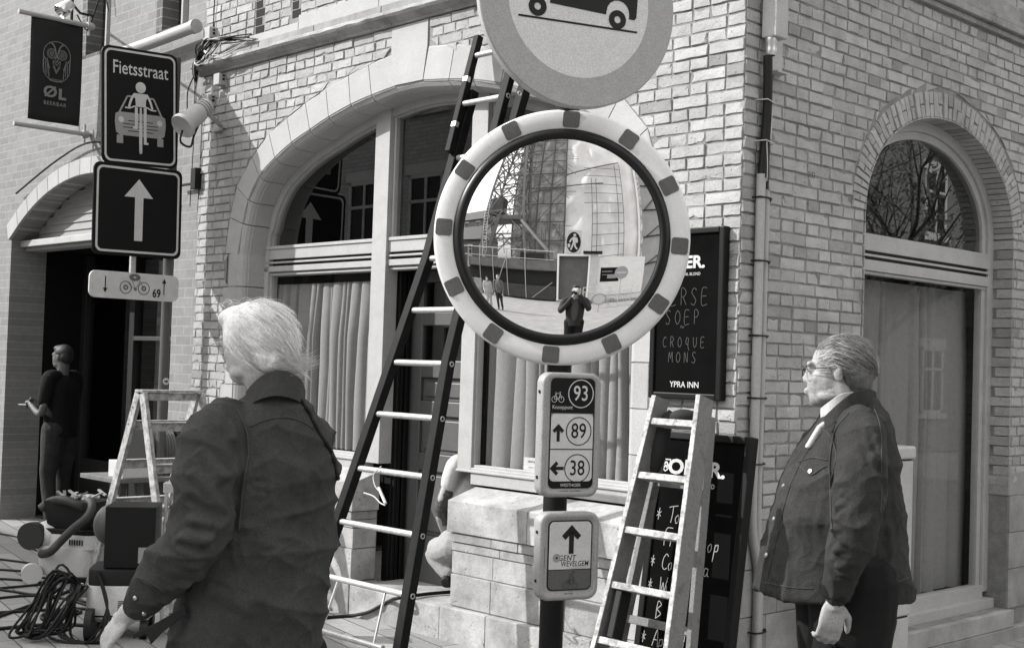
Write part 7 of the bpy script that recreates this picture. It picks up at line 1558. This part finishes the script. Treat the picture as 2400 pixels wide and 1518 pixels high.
# ---------------------------------------------------------------- man crouching in the doorway
wt_ = mat('white_cotton', .46, .9, .06, 12, .15, 60); wtp = mat('pale_workwear', .32, .9, .15, 14, .3, 50, stain=.3, sts=14)
o_ = at(1062, 1330, 8.58); o_ = Vector((o_.x+.015, o_.y+.0, .20)); fd = (dA*.45-nA*.35-dB*.0+Vector((.35, .3, 0))).normalized()
c8 = lambda x, y, Y: at(x, y, Y)
CJ = dict(pelvis=c8(1078, 1285, 8.62), chest=c8(1092, 1165, 8.60), neck=c8(1100, 1085, 8.66), head=c8(1104, 1068, 8.92), shL=c8(1068, 1092, 8.52), shR=c8(1112, 1090, 8.80), elL=c8(1032, 1192, 8.50), wrL=c8(1050, 1262, 8.62), elR=c8(1110, 1190, 8.95), wrR=c8(1090, 1255, 8.95), knL=c8(1022, 1292, 8.66), anL=c8(1052, 1345, 8.56), knR=c8(1085, 1290, 8.95), anR=c8(1100, 1345, 8.75))
cp, J, P, M = gperson(o_, fd, 1.72, 'crouching workman in a white T-shirt with a tattooed arm, half hidden in the doorway', .34, .010, dict(elL=(-.285, .03, .33), wrL=(-.22, .20, .20), elR=(.20, .15, .36), wrR=(.1, .33, .28)), topm=wt_, wa=.010, slv=.42, bw=.72, absj=CJ, legm=wtp, hairm=dh, squat=dict(pelvis=(0, -.05, .17), chest=(0, .08, .39), neck=(0, .16, .505), head=(0, .27, .53), shL=(-.18, .11, .485), shR=(.18, .11, .485), knL=(-.16, .30, .26), knR=(.16, .30, .26), anL=(-.12, .02, .055), anR=(.12, .02, .055)), headf=Vector((fd.x, fd.y, -.7)))
mb = MB(); s0, e0 = J['shL'], J['elL']; mb.tube([s0*.60+e0*.40, s0*.3+e0*.7, e0, e0*.55+J['wrL']*.45], [.047, .047, .044, .040], 16); mb.build('arm_tattoo', mat('tattoo_ink', .06, .6, .75, 45, .0, 30, det=3), cp, smooth=60)
# ---------------------------------------------------------------- the photographer and two workers, seen in the mirror
blk = mat('black_coat', .010, .8, .2, 8, .2, 50); grc = mat('grey_vest', .10, .85, .3, 8, .2, 40); pal = mat('pale_overall', .40, .9, .2, 8)
ph_, J, P, M = gperson((.0, -.30, 0), (0, 1, 0), 1.84, 'photographer in a black open coat holding a camera to his face, reflected in the mirror', .32, .009, dict(elL=(-.27, .12, .70), wrL=(-.05, .15, .865), elR=(.27, .10, .72), wrR=(.07, .15, .895)), top='coat', topm=blk, legm=trm, hairm=dh)
mb = MB(); mb.ell(J['chest']+Vector((0, .12, -.06)), .07, .03, .26, None, 16, 12); mb.build('shirt', mat('grey_shirt', .06, .9), ph_, smooth=True)
t = thing('camera_body', (0, -.13, 1.68), 'black camera with a short lens in the photographer\'s hands, reflected in the mirror', 'camera'); mb = MB(); f_ = Fr((0, -.16, 1.68), (1, 0, 0), (0, 1, 0)); mb.box(f_, -.065, .065, -.045, .035, -.02, .02); mb.box(f_, -.02, .02, .035, .055, -.015, .015); mb.build('body', M_['black'], t, bevel=.004); mb = MB(); mb.lathe((0, -.14, 1.675), (0, 1, 0), [(.001, .04), (.022, .042), (.028, .045), (.03, .04), (.03, 0)], 24); mb.build('lens', M_['blackmat'], t, smooth=40)
gperson((-3.95, -7.4, 0), (.2, 1, 0), 1.86, 'bald workman in a grey waistcoat standing by the dark platform, in the mirror', .36, .014, topm=grc, top='vest', legm=jean, hairm=mat('shaved', .3, .8))
gperson((-4.65, -7.5, 0), (.5, .8, 0), 1.70, 'workman in a pale overall at the left rim of the mirror', .3, .014, topm=pal, top='coat', legm=pal, hairm=dh)
